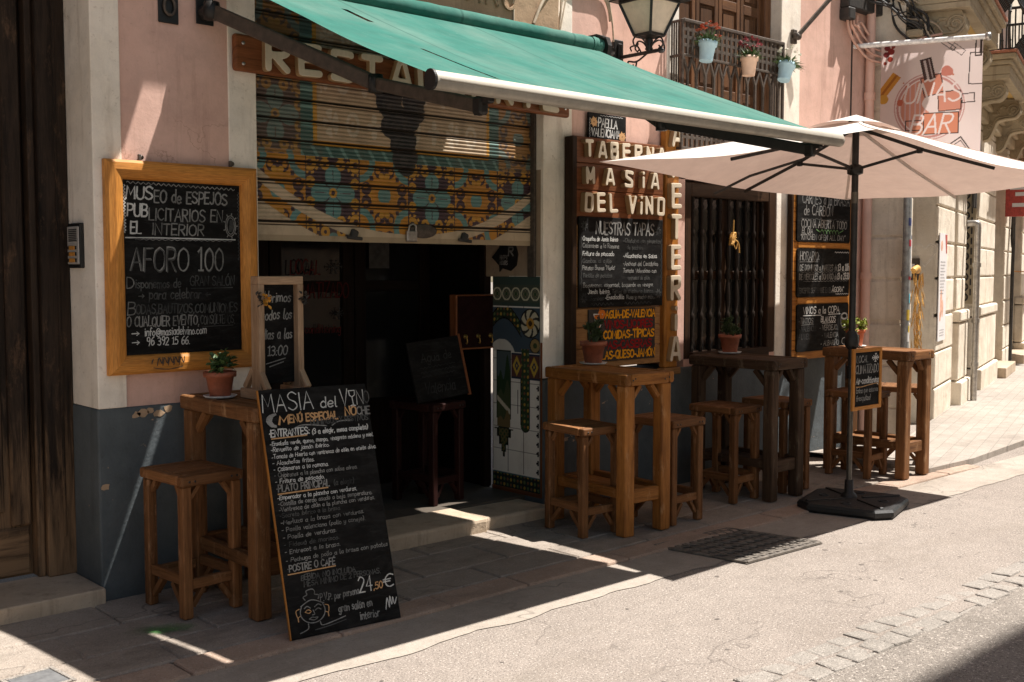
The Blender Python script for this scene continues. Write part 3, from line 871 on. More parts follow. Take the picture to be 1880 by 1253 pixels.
# footway slabs and kerb stones, one mesh each
mb = MB()
for k in range(60):
    x0 = -6 + k * .62
    for r_, (ya, yb) in enumerate(((-.03, -.42), (-.42, -.78), (-.78, -1.06))):
        xo = x0 + (.31 if r_ % 2 else 0)
        if xo > 8.9: continue
        mb.b2(xo + .004, xo + .612, yb + .004, ya - .004, -.06, .018 + rng.uniform(-.003, .003), bev=.008)
    if x0 < 8.9:
        pass
mb.b2(-6, 9.4, -1.06, .0, -.06, .008, bev=0)
struct('pavement', mb, M['paving'])
mb = MB(); x = -6.0
while x < 9.0:
    l = rng.uniform(.5, .85)
    mb.box((x + l / 2, -1.165 - rng.uniform(0, .01), -.02 + rng.uniform(-.002, .002)), (l - .008, .20, .075), (rng.uniform(-.012, .012), rng.uniform(-.006, .006), rng.uniform(-.01, .01)), bev=.012, seg=2, jit=.004)
    x += l
struct('kerb', mb, M['kerb'])
# footway in front of the stone buildings, turned with the street
mb = MB()
dr = Vector((math.cos(R(17.9)), math.sin(R(17.9)), 0)); nn_ = Vector((dr.y, -dr.x, 0)); O2 = Vector((12, .442, 0))
def F2(u, v, z): return O2 + dr * u + nn_ * v + Vector((0, 0, z))
pts_in = [(8.6, 0.02), (9.4, -.1)] + [tuple(F2(u, 0, 0))[:2] for u in (-2.4, 4, 10, 18, 30, 45)]
pts_out = [(8.6, -1.14), (9.4, -1.16)] + [tuple(F2(u, w, 0))[:2] for u, w in ((-1.6, 1.02), (4, 1.5), (10, 1.7), (18, 1.8), (30, 1.8), (45, 1.8))]
n = len(pts_in)
vs = [(x, y, .06) for x, y in pts_in] + [(x, y, .055) for x, y in pts_out] + [(x, y, -.02) for x, y in pts_out]
mb.add(vs, [(i, n + i, n + i + 1, i + 1) for i in range(n - 1)] + [(n + i, 2 * n + i, 2 * n + i + 1, n + i + 1) for i in range(n - 1)] + [(0, 2 * n, n)])
struct('footpath', mb, M['block_paving'])
# double row of granite setts let into the road
mb = MB()
x = .8
while x < 26:
    l = rng.uniform(.13, .21)
    for row in (0, 1):
        w = rng.uniform(.105, .122)
        mb.box((x + l / 2 + (.06 if row else 0), -2.835 - row * .125 + rng.uniform(-.01, .01) - .03 * math.sin(x * .35), -.0225 + rng.uniform(-.004, .003)),
               (l - .010, w, .055), (rng.uniform(-.025, .025), rng.uniform(-.035, .035), rng.uniform(-.10, .10)), bev=.012, seg=2, jit=.007)
    x += l
struct('cobblestones', mb, M['sett'])

# ================================================================== RESTAURANT BUILDING
bld = thing('restaurant_building', 'pink plastered restaurant house with cream pilasters and grey-blue base', 'building')
TOP = 13.0
def part(name, m, mbb, parent=bld, label=None):
    o = mbb.build(name, m, parent)
    if label: o['label'] = label
    return o
def wallbox(mb, x0, x1, z0, z1, y0=0.0, y1=.35): mb.b2(x0, x1, y0, y1, z0, z1, bev=0)
DT = 1.0
mb = MB()
wallbox(mb, 2.28, 2.88, DT, TOP)
wallbox(mb, 3.05, 5.25, 3.66, TOP)
wallbox(mb, 5.53, 6.56, DT, TOP)
wallbox(mb, 6.70, 8.07, 2.42, 2.60); wallbox(mb, 6.70, 8.07, 5.4, TOP)
wallbox(mb, 8.24, 9.66, DT, TOP)
wallbox(mb, 6.56, 6.80, DT, 2.45); wallbox(mb, 6.80, 8.04, DT - .06, 1.0)
wallbox(mb, -9, .85, 0, TOP); wallbox(mb, .85, 2.13, 4.0, TOP)
part('wall', M['pink'], mb)
def pil(x0, x1, z0, z1, proud=.006, m='cream'):
    mb = MB(); mb.b2(x0, x1, -proud, .352, z0, z1, bev=.006, seg=2); return part('pilaster', M[m], mb)
pil(2.13, 2.28, DT, TOP, .012); pil(2.88, 3.05, DT, TOP); pil(5.25, 5.53, .95, TOP)
pil(6.56, 6.70, 2.45, TOP); pil(8.04, 8.24, DT - .05, 2.42); pil(8.07, 8.36, 2.42, TOP)
# base course
mb = MB(); mb.b2(2.124, 3.056, -.012, .356, -.05, DT, bev=.01, seg=2); mb.b2(5.2495, 9.67, -.012, .356, -.05, DT - .06, bev=.01, seg=2)
mb.b2(-9, .85, -.01, .3, -.05, DT, bev=.01)
part('dado', M['dado'], mb)
# spots of fallen plaster at the top of the base course
mb = MB()
for x, z, r_ in ((2.36, .965, .022), (2.325, .955, .018), (2.445, .955, .022), (2.50, .975, .018), (2.40, .975, .015), (2.152, .60, .018)):
    poly = [(x + r_ * (1 + rng.uniform(-.35, .35)) * math.cos(a * math.pi / 5) * 1.3, z + r_ * (1 + rng.uniform(-.35, .35)) * math.sin(a * math.pi / 5)) for a in range(10)]
    mb.prism(poly, .0, .0145, lambda u, v, d: Vector((u, -d, v)))
part('bare_plaster', M['beam'], mb)
# lintel with carved name
mb = MB(); mb.b2(3.04, 5.36, -.045, .30, 3.30, 3.68, bev=.012, seg=2); lintel = part('lintel', M['beam'], mb)
mb = MB(); mb.b2(3.04, 5.34, -.070, .28, 3.265, 3.299, bev=.002); part('lintel_underside', M['dark_wood'], mb)
pn = Pen((3.2, -.047, 3.39), lift=.002)
mb = MB()
def letters_relief(mb, txt, x, z, h, w, x1, y):
    adv = []; tot = 0
    for ch in txt:
        gw = .34 if ch == ' ' else glyph(ch)[0]
        adv.append(tot); tot += gw + .3
    sx = (x1 - x) / (tot - .3)
    for ch, a in zip(txt, adv):
        if ch == ' ': continue
        for sm, pts in glyph(ch)[1]:
            q = cr(pts, 4) if sm else pts
            for k in range(len(q) - 1):
                mb.beam((x + (a + q[k][0]) * sx, y, z + q[k][1] * h), (x + (a + q[k + 1][0]) * sx, y, z + q[k + 1][1] * h), .012 + .0004 * k, w, up=(0, 1, 0), bev=.001)
letters_relief(mb, "MASIA DEL VINO", 3.22, 3.42, .155, .026, 4.94, -.051)
part('carved_letters', M['beam'], mb, lintel)
# doorstep, threshold
mb = MB(); mb.b2(.6, 2.122, -.075, .40, -.02, .095, bev=.008, seg=2, jit=.002); part('doorstep', M['step'], mb)
mb = MB(); mb.box((3.80, -.02, .055), (1.52, .40, .115), (0, 0, .0), bev=.02, seg=2, jit=.006); mb.box((4.88, -.0, .045), (.62, .36, .09), bev=.02, seg=2, jit=.006)
part('threshold_step', M['step'], mb)
# ---------------- vestibule behind the raised shutter
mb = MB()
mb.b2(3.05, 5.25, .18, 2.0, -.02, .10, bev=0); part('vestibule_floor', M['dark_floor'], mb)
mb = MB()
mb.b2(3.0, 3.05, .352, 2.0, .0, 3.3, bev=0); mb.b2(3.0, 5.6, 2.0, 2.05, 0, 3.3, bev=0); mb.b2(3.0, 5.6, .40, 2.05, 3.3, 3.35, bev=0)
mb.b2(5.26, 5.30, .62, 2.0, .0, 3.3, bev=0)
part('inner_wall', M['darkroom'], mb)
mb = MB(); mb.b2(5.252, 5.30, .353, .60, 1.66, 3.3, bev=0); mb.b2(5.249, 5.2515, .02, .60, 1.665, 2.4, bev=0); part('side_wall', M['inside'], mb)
mb = MB(); mb.b2(5.235, 5.30, .60, .66, .1, 3.3, bev=.004); part('door_jamb', M['night_wood'], mb)
# glazed inner doors
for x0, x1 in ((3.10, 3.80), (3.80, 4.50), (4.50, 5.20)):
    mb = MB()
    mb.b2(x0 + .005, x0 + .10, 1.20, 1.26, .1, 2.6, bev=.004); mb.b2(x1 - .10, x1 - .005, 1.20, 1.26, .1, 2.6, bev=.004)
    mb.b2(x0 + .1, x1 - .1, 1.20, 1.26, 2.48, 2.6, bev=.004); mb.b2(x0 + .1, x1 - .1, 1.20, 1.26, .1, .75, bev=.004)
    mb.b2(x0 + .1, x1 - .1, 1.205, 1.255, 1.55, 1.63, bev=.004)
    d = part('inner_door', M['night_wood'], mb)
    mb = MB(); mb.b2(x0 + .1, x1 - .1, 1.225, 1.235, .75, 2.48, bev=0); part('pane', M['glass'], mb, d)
mb = MB(); pn = Pen((3.92, 1.195, 1.48), lift=.002)
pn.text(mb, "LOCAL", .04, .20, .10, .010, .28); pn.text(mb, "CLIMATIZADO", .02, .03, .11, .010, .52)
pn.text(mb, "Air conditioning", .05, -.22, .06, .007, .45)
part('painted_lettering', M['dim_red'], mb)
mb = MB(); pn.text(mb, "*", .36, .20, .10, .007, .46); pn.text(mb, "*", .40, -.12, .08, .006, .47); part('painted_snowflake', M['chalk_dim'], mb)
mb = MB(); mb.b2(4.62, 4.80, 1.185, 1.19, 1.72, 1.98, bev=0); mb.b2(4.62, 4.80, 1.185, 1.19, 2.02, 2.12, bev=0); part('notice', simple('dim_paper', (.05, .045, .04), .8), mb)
# tiled side wall
def azul(u, v):
    n = len(u); C = np.empty((n, 3)); C[:] = (0.84, 0.81, 0.74)
    W, H = .50, 1.53
    x, z = u * W, v * H         # x from the deep end (0) to the street edge (W)
    tx, tz = (x / .165) % 1, ((z - .11) / .165) % 1
    grout = (tx < .03) | (tz < .03)
    C[grout & (z > .12)] = (.32, .29, .25)
    rs = np.sin(np.floor(x / .165) * 12.9 + np.floor(z / .165) * 78.2) * .03
    C += rs[:, None]
    def put(mask, c): C[mask] = c
    def floral(mask, bgc):
        put(mask, bgc)
        a, b = (x / .036) % 1 - .5, (z / .04) % 1 - .5
        rr = np.hypot(a, b); k = (np.floor(x / .036) + np.floor(z / .04)) % 3
        put(mask & (rr < .42), (.05, .10, .05)); put(mask & (rr < .28) & (k == 0), (.50, .30, .05)); put(mask & (rr < .28) & (k == 1), (.16, .25, .07)); put(mask & (rr < .24) & (k == 2), (.38, .10, .03))
    floral(z < .105, (.03, .035, .04)); put((z > .098) & (z < .11), (.06, .20, .22))
    # top frieze and scroll ground
    put(z > 1.32, (.07, .12, .10))
    fz = (z > 1.345) & (z < 1.47)
    a = (x / .1) % 1 - .5; b = (z - 1.407) / .1
    rr = np.hypot(a, b * 1.0)
    put(fz, (.10, .13, .09)); put(fz & (np.abs(rr - .42) < .06), (.55, .52, .38)); put(fz & (rr < .26), (.42, .40, .22)); put(fz & (rr < .15), (.06, .13, .06)); put(fz & (np.abs(rr - .2) < .03), (.03, .05, .03))
    sc = (z > .99) & (z <= 1.31); put(sc, (.07, .12, .17))
    put(sc & (np.hypot((x - .10) / 1.0, z - .93) < .15), (.62, .60, .54))
    rr = np.hypot(x - .40, z - 1.20); th = np.arctan2(z - 1.20, x - .40)
    put(sc & (rr < .105), (.03, .03, .03)); put(sc & (rr < .095), (.55, .50, .36)); put(sc & (rr < .095) & (np.sin(th * 7 + rr * 60) > .45), (.06, .06, .05)); put(sc & (rr < .04), (.5, .27, .05)); put(sc & (rr < .02), (.10, .05, .02))
    rr = np.hypot(x - .45, z - 1.045); put(sc & (rr < .055), (.03, .03, .03)); put(sc & (rr < .047), (.45, .30, .08)); put(sc & (rr < .02), (.06, .1, .04))
    s_curve = np.abs((z - 1.13) - .12 * np.sin((x - .16) * 9 + 1.9) - .03)
    floral(sc & (s_curve < .042) & (x < .30), (.04, .06, .03)); put(sc & (np.abs(s_curve - .047) < .006) & (x < .31), (.02, .02, .02))
    # diamond band and hanging garland
    dm = (z > .80) & (z <= .985) & (x > .20); put(dm, (.16, .06, .05)); put(dm & ((z < .815) | (z > .97)), (.03, .05, .1))
    for cx in (.26, .44):
        q = np.abs(x - cx) / .045 + np.abs(z - .893) / .075
        put(dm & (q < 1), (.50, .34, .06)); put(dm & (q < .5), (.03, .05, .12)); put(dm & (q < .2), (.5, .34, .06))
    g = (np.abs(x - .35) < .042) & (z > .47) & (z < 1.02) | (np.hypot(x - .35, z - .47) < .042)
    put((np.abs(x - .35) < .05) & (z > .47) & (z < .8) | (np.hypot(x - .35, z - .47) < .05), (.03, .03, .03)); floral(g, (.05, .10, .04))
    # picture with trees, point and tassel
    t = (x > .04) & (x < .20) & (z > .43) & (z < 1.0) & (np.abs(x - .12) < .09 - .03 * (z < .5))
    put(t, (.03, .04, .03)); t2 = (np.abs(x - .12) < .07) & (z > .44) & (z < .99)
    put(t2, (.11, .16, .17)); nz = np.sin(x * 90) * .05 + np.sin(x * 41 + 1) * .06
    put(t2 & (z < .86 + nz), (.04, .09, .035)); put(t2 & (z < .72 + nz * .6), (.10, .13, .05)); put(t2 & (np.abs(z - .60 + (x - .12) * .7) < .018), (.6, .55, .42)); put(t2 & (z < .52 + nz * .4), (.28, .19, .06))
    tas = (z > .22) & (z <= .43) & (np.abs(x - .12) < np.maximum(.012, .085 * np.floor((z - .20) / .055) * .055 / .2 * 1.1)); put(tas, (.03, .035, .02))
    tas2 = (z > .25) & (z <= .43) & (np.abs(x - .12) < np.maximum(.004, .085 * np.floor((z - .21) / .055) * .055 / .2 * .75)); put(tas2, (.22, .17, .05)); put(tas2 & (np.sin(x * 160) * np.sin(z * 150) > .2), (.05, .11, .04))
    # broken key border along the street edge
    kb = (x > .462) & (x < .492) & (z > .12) & (z < .79); put(kb & (np.sin(z * 95) > -.2) & ((x > .474) | (np.sin(z * 95) > .8)), (.03, .03, .035))
    put((np.abs(x - .27) < .004) & (z > .55) & (z < .72), (.04, .04, .05))
    dk = C.max(1) < .5
    C[dk] = C[dk] * .55 + C[dk].mean(1, keepdims=True) * .15
    C *= .94
    return C
paint_grid('tile_panel', lambda u, v: np.stack([np.full_like(u, 5.245), .52 - u * .50, .13 + v * 1.53], 1), 130, 330, azul, M['azulejo'], bld)
mb = MB(); mb.b2(5.246, 5.252, .015, .53, .10, .13, bev=0); mb.b2(5.2435, 5.252, .0, .016, .10, 1.2, bev=.002); part('tile_edge', M['sign_wood'], mb)
# ---------------- painted roller shutter
SX0, SX1, SZ0, SZ1 = 3.06, 5.24, 1.875, 3.26
def shut_prof(z):
    ph = ((z - SZ0) / .118) % 1
    base = .0022 * np.cos((z - SZ0) / .0236 * 2 * np.pi)
    groove = np.where((ph > .89), .030, 0) + np.where((ph > .77) & (ph < .82), .014, 0)
    low = (z < SZ0 + .09)
    return np.where(low, 0, base + groove)
def shut_paint(u, v):
    x = u * (SX1 - SX0); z = SZ0 + v * (SZ1 - SZ0)
    n = len(u); C = np.empty((n, 3)); C[:] = (.56, .43, .29)
    teal, pur, yel, org, tan_, cream = (.12, .26, .25), (.045, .018, .030), (.55, .27, .03), (.50, .21, .02), (.47, .335, .21), (.56, .46, .33)
    def put(m_, c): C[m_] = c
    def tileA(m_, a, b):       # purple with teal eight-petal star and yellow corners
        put(m_, pur); r = np.hypot(a, b); th = np.arctan2(b, a)
        put(m_ & (r < .36 * np.abs(np.cos(2 * th)) ** .55 + .05) & (np.abs(np.cos(2 * th)) > .12), teal)
        put(m_ & (r > .08) & (np.abs(np.sin(4 * th)) < .10) & (r < .34), pur)
        put(m_ & (r < .075), yel); put(m_ & (r < .035), pur)
        c_ = np.minimum(np.hypot(np.abs(a) - .42, np.abs(b) - .15), np.hypot(np.abs(a) - .15, np.abs(b) - .42))
        put(m_ & (c_ < .085), yel); put(m_ & (c_ < .03), pur)
        cc = np.hypot(np.abs(a) - .43, np.abs(b) - .43); put(m_ & (cc < .12), yel); put(m_ & (cc > .13) & (cc < .17) & (np.sin(np.arctan2(np.abs(b) - .43, np.abs(a) - .43) * 9) > 0), yel); put(m_ & (cc < .05), pur)
    def tileB(m_, a, b):       # orange with purple palmettes and teal curls
        put(m_, org); aa, bb = np.abs(a), np.abs(b)
        put(m_ & (np.abs(np.hypot(aa - .5, bb - .5) - .26) < .055), teal)
        put(m_ & (np.hypot(aa, bb) < .13) & (bb < .1), teal)
        for p, q in ((aa, bb), (bb, aa)):
            put(m_ & (np.hypot(p - .10, q - .36) < .10) & (np.hypot(p - .13, q - .37) > .045), pur)
            put(m_ & (p < .16 * np.clip((.48 - q) / .3, 0, 1)) & (q > .28) & (p > .035), pur)
            put(m_ & (np.abs(p - .26) < .035) & (np.abs(q - .26) < .035), pur)
            put(m_ & (np.hypot(p - .30, q - .06) < .05), yel)
    tw, thh = .374, .40
    # lower tile band
    tz = (z - 1.965) / thh; tx = (x + .01) / tw
    ia = np.floor(tx); ib = np.floor(tz)
    a = tx - ia - .5; b = tz - ib - .5
    # ribbon shaped lower outline, with swooshes
    xc = x / (SX1 - SX0)
    low = 1.93 + .36 * np.abs((xc - .52) / .5) ** 2.2
    low2 = low - .07; low3 = low - .17 * np.clip(1.2 - np.abs(xc - .5) * .4, 0, 1)
    band = (z < 2.375) & ((z > low) | ((z < low2) & (z > low3 + .02 * np.sin(xc * 9)) & (np.abs(xc - .5) > .14) & (z > 1.90)))
    isA = (ia % 2 == 1)
    tileA(band & isA, a, b); tileB(band & ~isA, a, b)
    put(band & (np.abs(np.abs(a) - .5) < .012), pur)
    # side columns
    for left in (True, False):
        cm = (z >= 2.375) & ((x < .335) if left else (x > 1.865))
        aa = (x - (-.02 if left else 1.865)) / tw - .5; bb = ((z - 2.40) / thh) % 1 - .5; kk = np.floor((z - 2.40) / thh)
        if left:
            tileA(cm & (kk == 0), aa, bb); tileB(cm & (kk != 0), aa, bb)
        else:
            tileB(cm & (kk == 0), aa, bb); tileA(cm & (kk != 0), aa, bb)
    sidecol = (z >= 2.375) & ((x < .335) | (x > 1.865))
    C[sidecol] = C[sidecol] * .50 + np.array((.16, .115, .075)) * .5
    # green frame with light drops and a yellow inner line
    gr = (.05, .115, .10); drop = (.15, .28, .25)
    fr = ((z > 2.375) & (z < 2.44) & (x > .335) & (x < 1.865)) | ((z >= 2.375) & ((np.abs(x - .375) < .042) | (np.abs(x - 1.83) < .042)))
    put(fr, gr)
    put(fr & (z < 2.44) & (np.sin(x * 62 + (z - 2.4) * 40) > .75), drop); put(fr & (z >= 2.44) & (np.sin(z * 62) > .72), drop)
    pan = (z >= 2.44) & (x > .417) & (x < 1.788); put(pan, tan_)
    put(pan & ((z < 2.468) | (x < .445) | (x > 1.765)), yel)
    # pale flower-like ornament rows on the tan panel
    for zc, ph in ((2.58, .0), (2.83, .07), (3.08, .03)):
        xx = (x + ph) / .155; fa = xx - np.floor(xx) - .5; fb = (z - zc) / .2
        k = np.floor(xx) % 3; r = np.hypot(fa * 1.2, fb); th = np.arctan2(fb, fa)
        f = np.where(k == 0, (r < .42) & (np.abs(np.sin(2.5 * th)) > .45), np.where(k == 1, (np.abs(r - .30) < .08) | (r < .10), (r < .14 + .26 * np.abs(np.cos(2 * th))) & (r > .06)))
        put(pan & f & (x > .47) & (x < 1.74) & (np.abs(fb) < .5), (.55, .44, .32))
    # bunch of dark grapes
    rg = random.Random(3)
    for k in range(46):
        zz = 2.98 - k * .0135 + rg.uniform(-.015, .015); wdt = .235 * max(.10, (zz - 2.28) / .62) ** .6
        gx = 1.02 + .09 * (2.9 - zz) / .6 + rg.uniform(-1, 1) * max(0, wdt - .05); rad = rg.uniform(.060, .082)
        d = np.hypot(x - gx, z - zz); put(d < rad, (.012, .010, .012)); put(d < rad * .88, (.016, .013, .014))
        put(np.hypot(x - gx + rad * .25, z - zz - rad * .25) < rad * .45, (.032, .027, .027))
    nz = np.sin(x * 37.1) * np.sin(z * 29.7 + x * 5)
    C = C * .92 + np.array((.20, .14, .085)) * .05
    wear = np.clip((np.sin(x * 11.3 + 3 * np.sin(z * 5.1)) * np.sin(z * 13.7 + x * 2) + .5 * np.sin(x * 53 + z * 9) * np.sin(z * 41)) * .5, -1, 1)
    C *= (0.90 + .05 * nz + .09 * wear)[:, None]
    ph = ((z - SZ0) / .118) % 1
    put((ph > .885) & (z > SZ0 + .09), (.035, .026, .018)); put((ph > .77) & (ph < .815) & (z > SZ0 + .09), (.07, .05, .035))
    put(z < SZ0 + .035, (.36, .27, .17))
    return C
paint_grid('roller_shutter', lambda u, v: np.stack([SX0 + u * (SX1 - SX0), .10 + shut_prof(SZ0 + v * (SZ1 - SZ0)), SZ0 + v * (SZ1 - SZ0)], 1), 620, 470, shut_paint, M['shutter'], bld)
sh = [o for o in bld.children if o.name == 'roller_shutter'][0]
mb = MB(); mb.lathe([(0, 0), (.11, 0), (.11, .006), (.10, .010), (0, .012)], (4.28, .098, 1.955), 24, Matrix.Diagonal((1, 1, .42)) @ Euler((R(90), 0, 0)).to_matrix() if False else Euler((R(90), 0, 0)).to_matrix())
for v in range(len(mb.v)):
    x_, y_, z_ = mb.v[v]; mb.v[v] = (x_, y_, 1.955 + (z_ - 1.955) * .42)
part('lock_plate', M['iron'], mb, sh)
mb = MB(); mb.b2(4.14, 4.22, .07, .096, 1.885, 1.955, bev=.006); mb.tube([(4.15, .075, 1.95), (4.155, .07, 1.985), (4.18, .068, 1.998), (4.205, .07, 1.985), (4.21, .075, 1.95)], .006, 8)
part('padlock', M['steel'], mb, sh)
mb = MB()
for x in (3.75, 4.62):
    mb.box((x, .088, 1.925), (.05, .03, .05), (0, .4, 0), bev=.008); mb.box((x, .082, 1.90), (.11, .018, .02), (0, .1, 0), bev=.004)
part('latch', M['cable_dark'], mb, sh)
mb = MB(); mb.b2(3.051, 3.075, .06, .13, .1, 3.26, bev=.002); mb.b2(5.225, 5.2455, .06, .13, 1.66, 3.26, bev=.002); part('shutter_guide', M['iron'], mb)
# ---------------- old wooden street door at the left
door = None
mb = MB(); mb.b2(1.98, 2.128, .32, .50, .095, 3.9, bev=.006); mb.b2(.86, 1.0, .32, .50, .095, 3.9, bev=.006); mb.b2(1.94, 1.979, .36, .48, .095, 3.9, bev=.008, seg=2)
mb.b2(2.06, 2.075, .31, .319, .3, 3.9, bev=.004)
frm = part('door_frame', M['door_wood'], mb)
mb = MB(); mb.b2(1.0, 1.94, .44, .48, .10, 3.9, bev=.003); door = part('door', M['door_wood'], mb)
def dpanel(x0, x1, z0, z1):
    mb = MB(); mb.b2(x0, x1, .425, .4395, z0, z1, bev=.006); mb.b2(x0 + .05, x1 - .05, .408, .4245, z0 + .05, z1 - .05, bev=.014, seg=2); part('panel', M['door_wood'], mb, door)
for x0, x1 in ((1.04, 1.38), (1.46, 1.80)):
    for z0, z1 in ((.45, 1.30), (1.42, 2.45), (2.57, 3.7)): dpanel(x0, x1, z0, z1)
mb = MB(); mb.b2(1.02, 1.92, .415, .438, .11, .36, bev=.01); mb.b2(1.83, 1.93, .41, .4385, .37, 3.85, bev=.01); mb.b2(1.385, 1.455, .40, .4385, .37, 3.85, bev=.012, seg=2)
part('kick_board', M['door_wood'], mb, door)
# ---------------- window with turned wooden grille
mb = MB()
mb.b2(6.80, 6.88, -.005, .12, 1.0, 2.40, bev=.008); mb.b2(7.93, 8.04, -.005, .12, 1.0, 2.40, bev=.008); mb.b2(6.88, 7.93, -.004, .12, 2.29, 2.40, bev=.008); mb.b2(6.88, 7.93, -.03, .14, .97, 1.05, bev=.008)
win = part('window', M['dark_wood'], mb)
mb = MB(); mb.b2(7.36, 7.43, .06, .12, 1.05, 2.29, bev=.006); mb.b2(6.88, 6.94, .06, .12, 1.05, 2.29, bev=.005); mb.b2(7.86, 7.93, .06, .12, 1.05, 2.29, bev=.005); mb.b2(6.94, 7.36, .06, .12, 1.63, 1.70, bev=.005); mb.b2(7.43, 7.86, .06, .12, 1.63, 1.70, bev=.005); part('sash', M['dark_wood'], mb, win)
mb = MB(); mb.b2(6.9, 7.92, .09, .095, 1.05, 2.29, bev=0); part('pane', M['glass'], mb, win)
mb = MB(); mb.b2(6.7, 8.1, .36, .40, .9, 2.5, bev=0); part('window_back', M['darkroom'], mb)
prof = []
z = 0; H = 1.24
beads = [(t_, r_ * .80) for t_, r_ in [(.0, .020), (.03, .020), (.035, .013), (.06, .024), (.085, .013), (.10, .018), (.20, .015), (.215, .026), (.245, .026), (.255, .014), (.30, .023), (.37, .027), (.44, .020), (.46, .013), (.475, .026), (.525, .026), (.54, .013), (.56, .020), (.63, .027), (.70, .023), (.745, .014), (.755, .026), (.785, .026), (.80, .015), (.90, .018), (.915, .013), (.94, .024), (.965, .013), (.97, .020), (1.0, .020)]]
prof = [(r_, t_ * H) for t_, r_ in beads]
bmb = MB(); bmb.lathe(prof, n=12)
bme = bmb.mesh('baluster', M['baluster'])
for k in range(9):
    o = bpy.data.objects.new('baluster', bme); col.objects.link(o); o.parent = win; o.location = (6.94 + k * .118, .035, 1.05)
# rope knot hung on the grille
kn = MB()
for k in range(9):
    a = rng.uniform(0, 6.28); kn.tube(cr([(7.40 + .03 * math.cos(a + q * 1.3), -.02 + .012 * math.sin(q * 2 + k), 1.965 + .05 * math.sin(a + q * 1.7)) for q in range(6)], 4), .007, 6)
kn.tube(cr([(7.41, -.02, 2.12), (7.405, -.022, 2.05), (7.40, -.02, 1.98)], 4), .006, 6); kn.tube(cr([(7.42, -.02, 1.96), (7.47, -.025, 1.93), (7.485, -.025, 1.85)], 4), .007, 6)
kn.tube(cr([(7.40, -.02, 1.95), (7.43, -.03, 1.88), (7.45, -.03, 1.93)], 4), .004, 6)
tag(kn.build('rope_knot', M['straw']), 'knot of pale rope hanging on the dark turned window grille', 'rope')
# ---------------- balcony door above the window and its iron railing
mb = MB(); mb.b2(6.70, 6.79, .10, .22, 2.60, 5.4, bev=.008); mb.b2(7.98, 8.07, .10, .22, 2.60, 5.4, bev=.008); mb.b2(6.79, 7.98, .10, .22, 2.60, 2.68, bev=.008)
bd = part('balcony_door', M['shutter_wood'], mb)
for k in range(4):
    x0 = 6.79 + k * .2975; x1 = x0 + .2975
    mb = MB(); mb.b2(x0 + .003, x0 + .05, .14, .19, 2.68, 5.4, bev=.005); mb.b2(x1 - .05, x1 - .003, .14, .19, 2.68, 5.4, bev=.005)
    for z0, z1 in ((2.68, 2.78), (3.12, 3.20), (3.86, 3.94)): mb.b2(x0 + .05, x1 - .05, .141, .189, z0, z1, bev=.004)
    lf = part('door_leaf', M['shutter_wood'], mb, bd)
    mb = MB()
    for z0, z1 in ((2.78, 3.12), (3.20, 3.86), (3.94, 5.3)): mb.b2(x0 + .05, x1 - .05, .160, .175, z0, z1, bev=.0); mb.b2(x0 + .075, x1 - .075, .150, .159, z0 + .03, z1 - .03, bev=.008, seg=2)
    part('panel', M['shutter_wood'], mb, lf)
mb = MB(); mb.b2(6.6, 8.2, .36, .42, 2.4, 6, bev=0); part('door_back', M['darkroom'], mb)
mb = MB(); mb.b2(6.68, 8.09, -.05, .10, 2.57, 2.60, bev=.004); part('balcony_sill', M['cream'], mb)
ra = MB(); y = -.12; X0, X1 = 6.60, 7.93
ra.b2(X0, X1, y - .018, y + .018, 3.59, 3.615, bev=.004); ra.b2(X0, X1, y - .012, y + .012, 3.335, 3.352, bev=.002); ra.b2(X0, X1, y - .012, y + .012, 2.63, 2.65, bev=.002); ra.b2(X0, X1, y - .012, y + .012, 2.80, 2.816, bev=.002)
for z in (3.53, 3.47, 3.41): ra.b2(X0, X1, y - .007, y + .007, z - .004, z + .020, bev=.001)
ra.b2(X0, X1, y - .0072, y + .0072, 2.715, 2.735, bev=.001)
nb = 22
for k in range(nb + 1):
    x = X0 + (X1 - X0) * k / nb
    ra.b2(x - .014, x + .014, y - .0085, y + .0085, 3.352, 3.59, bev=.001); ra.b2(x - .015, x + .015, y - .0085, y + .0085, 2.65, 2.80, bev=.001)
for k in range(12):
    x = X0 + .01 + (X1 - X0 - .02) * (k + .5) / 12
    ra.b2(x - .011, x + .011, y - .010, y + .010, 2.816, 3.22, bev=.003)
    for sx in (-1, 1): ra.beam((x, y, 3.21), (x + sx * .055, y, 3.335), .018, .018, up=(0, 1, 0), bev=.002)
for x in (X0, X1):
    ra.b2(x - .012, x + .012, y - .0115, y + .0115, 2.6, 3.61, bev=.003)
    for z in (3.60, 3.34, 2.81, 2.64): ra.b2(x - .009, x + .009, y + .0116, .0, z - .009, z + .009, bev=.002)
    for q in range(4): ra.b2(x - .006, x + .006, y + .03 + q * .022, y + .04 + q * .022, 2.65, 3.59, bev=.001)
part('balcony_railing', M['iron'], ra)
# ---------------- pink downpipe and corner strip at the right end
mb = MB(); mb.tube([(9.44, -.06, .0), (9.44, -.06, 9)], .042, 14)
for z in (.9, 1.62, 2.4, 3.3): mb.tube([(9.44, -.06, z), (9.44, -.06, z + .07)], .052, 14)
part('downpipe', M['pipe_pink'], mb)
mb = MB(); mb.b2(9.20, 9.222, -.004, .0, DT, 9, bev=0); part('wall_joint', M['cable_dark'], mb)
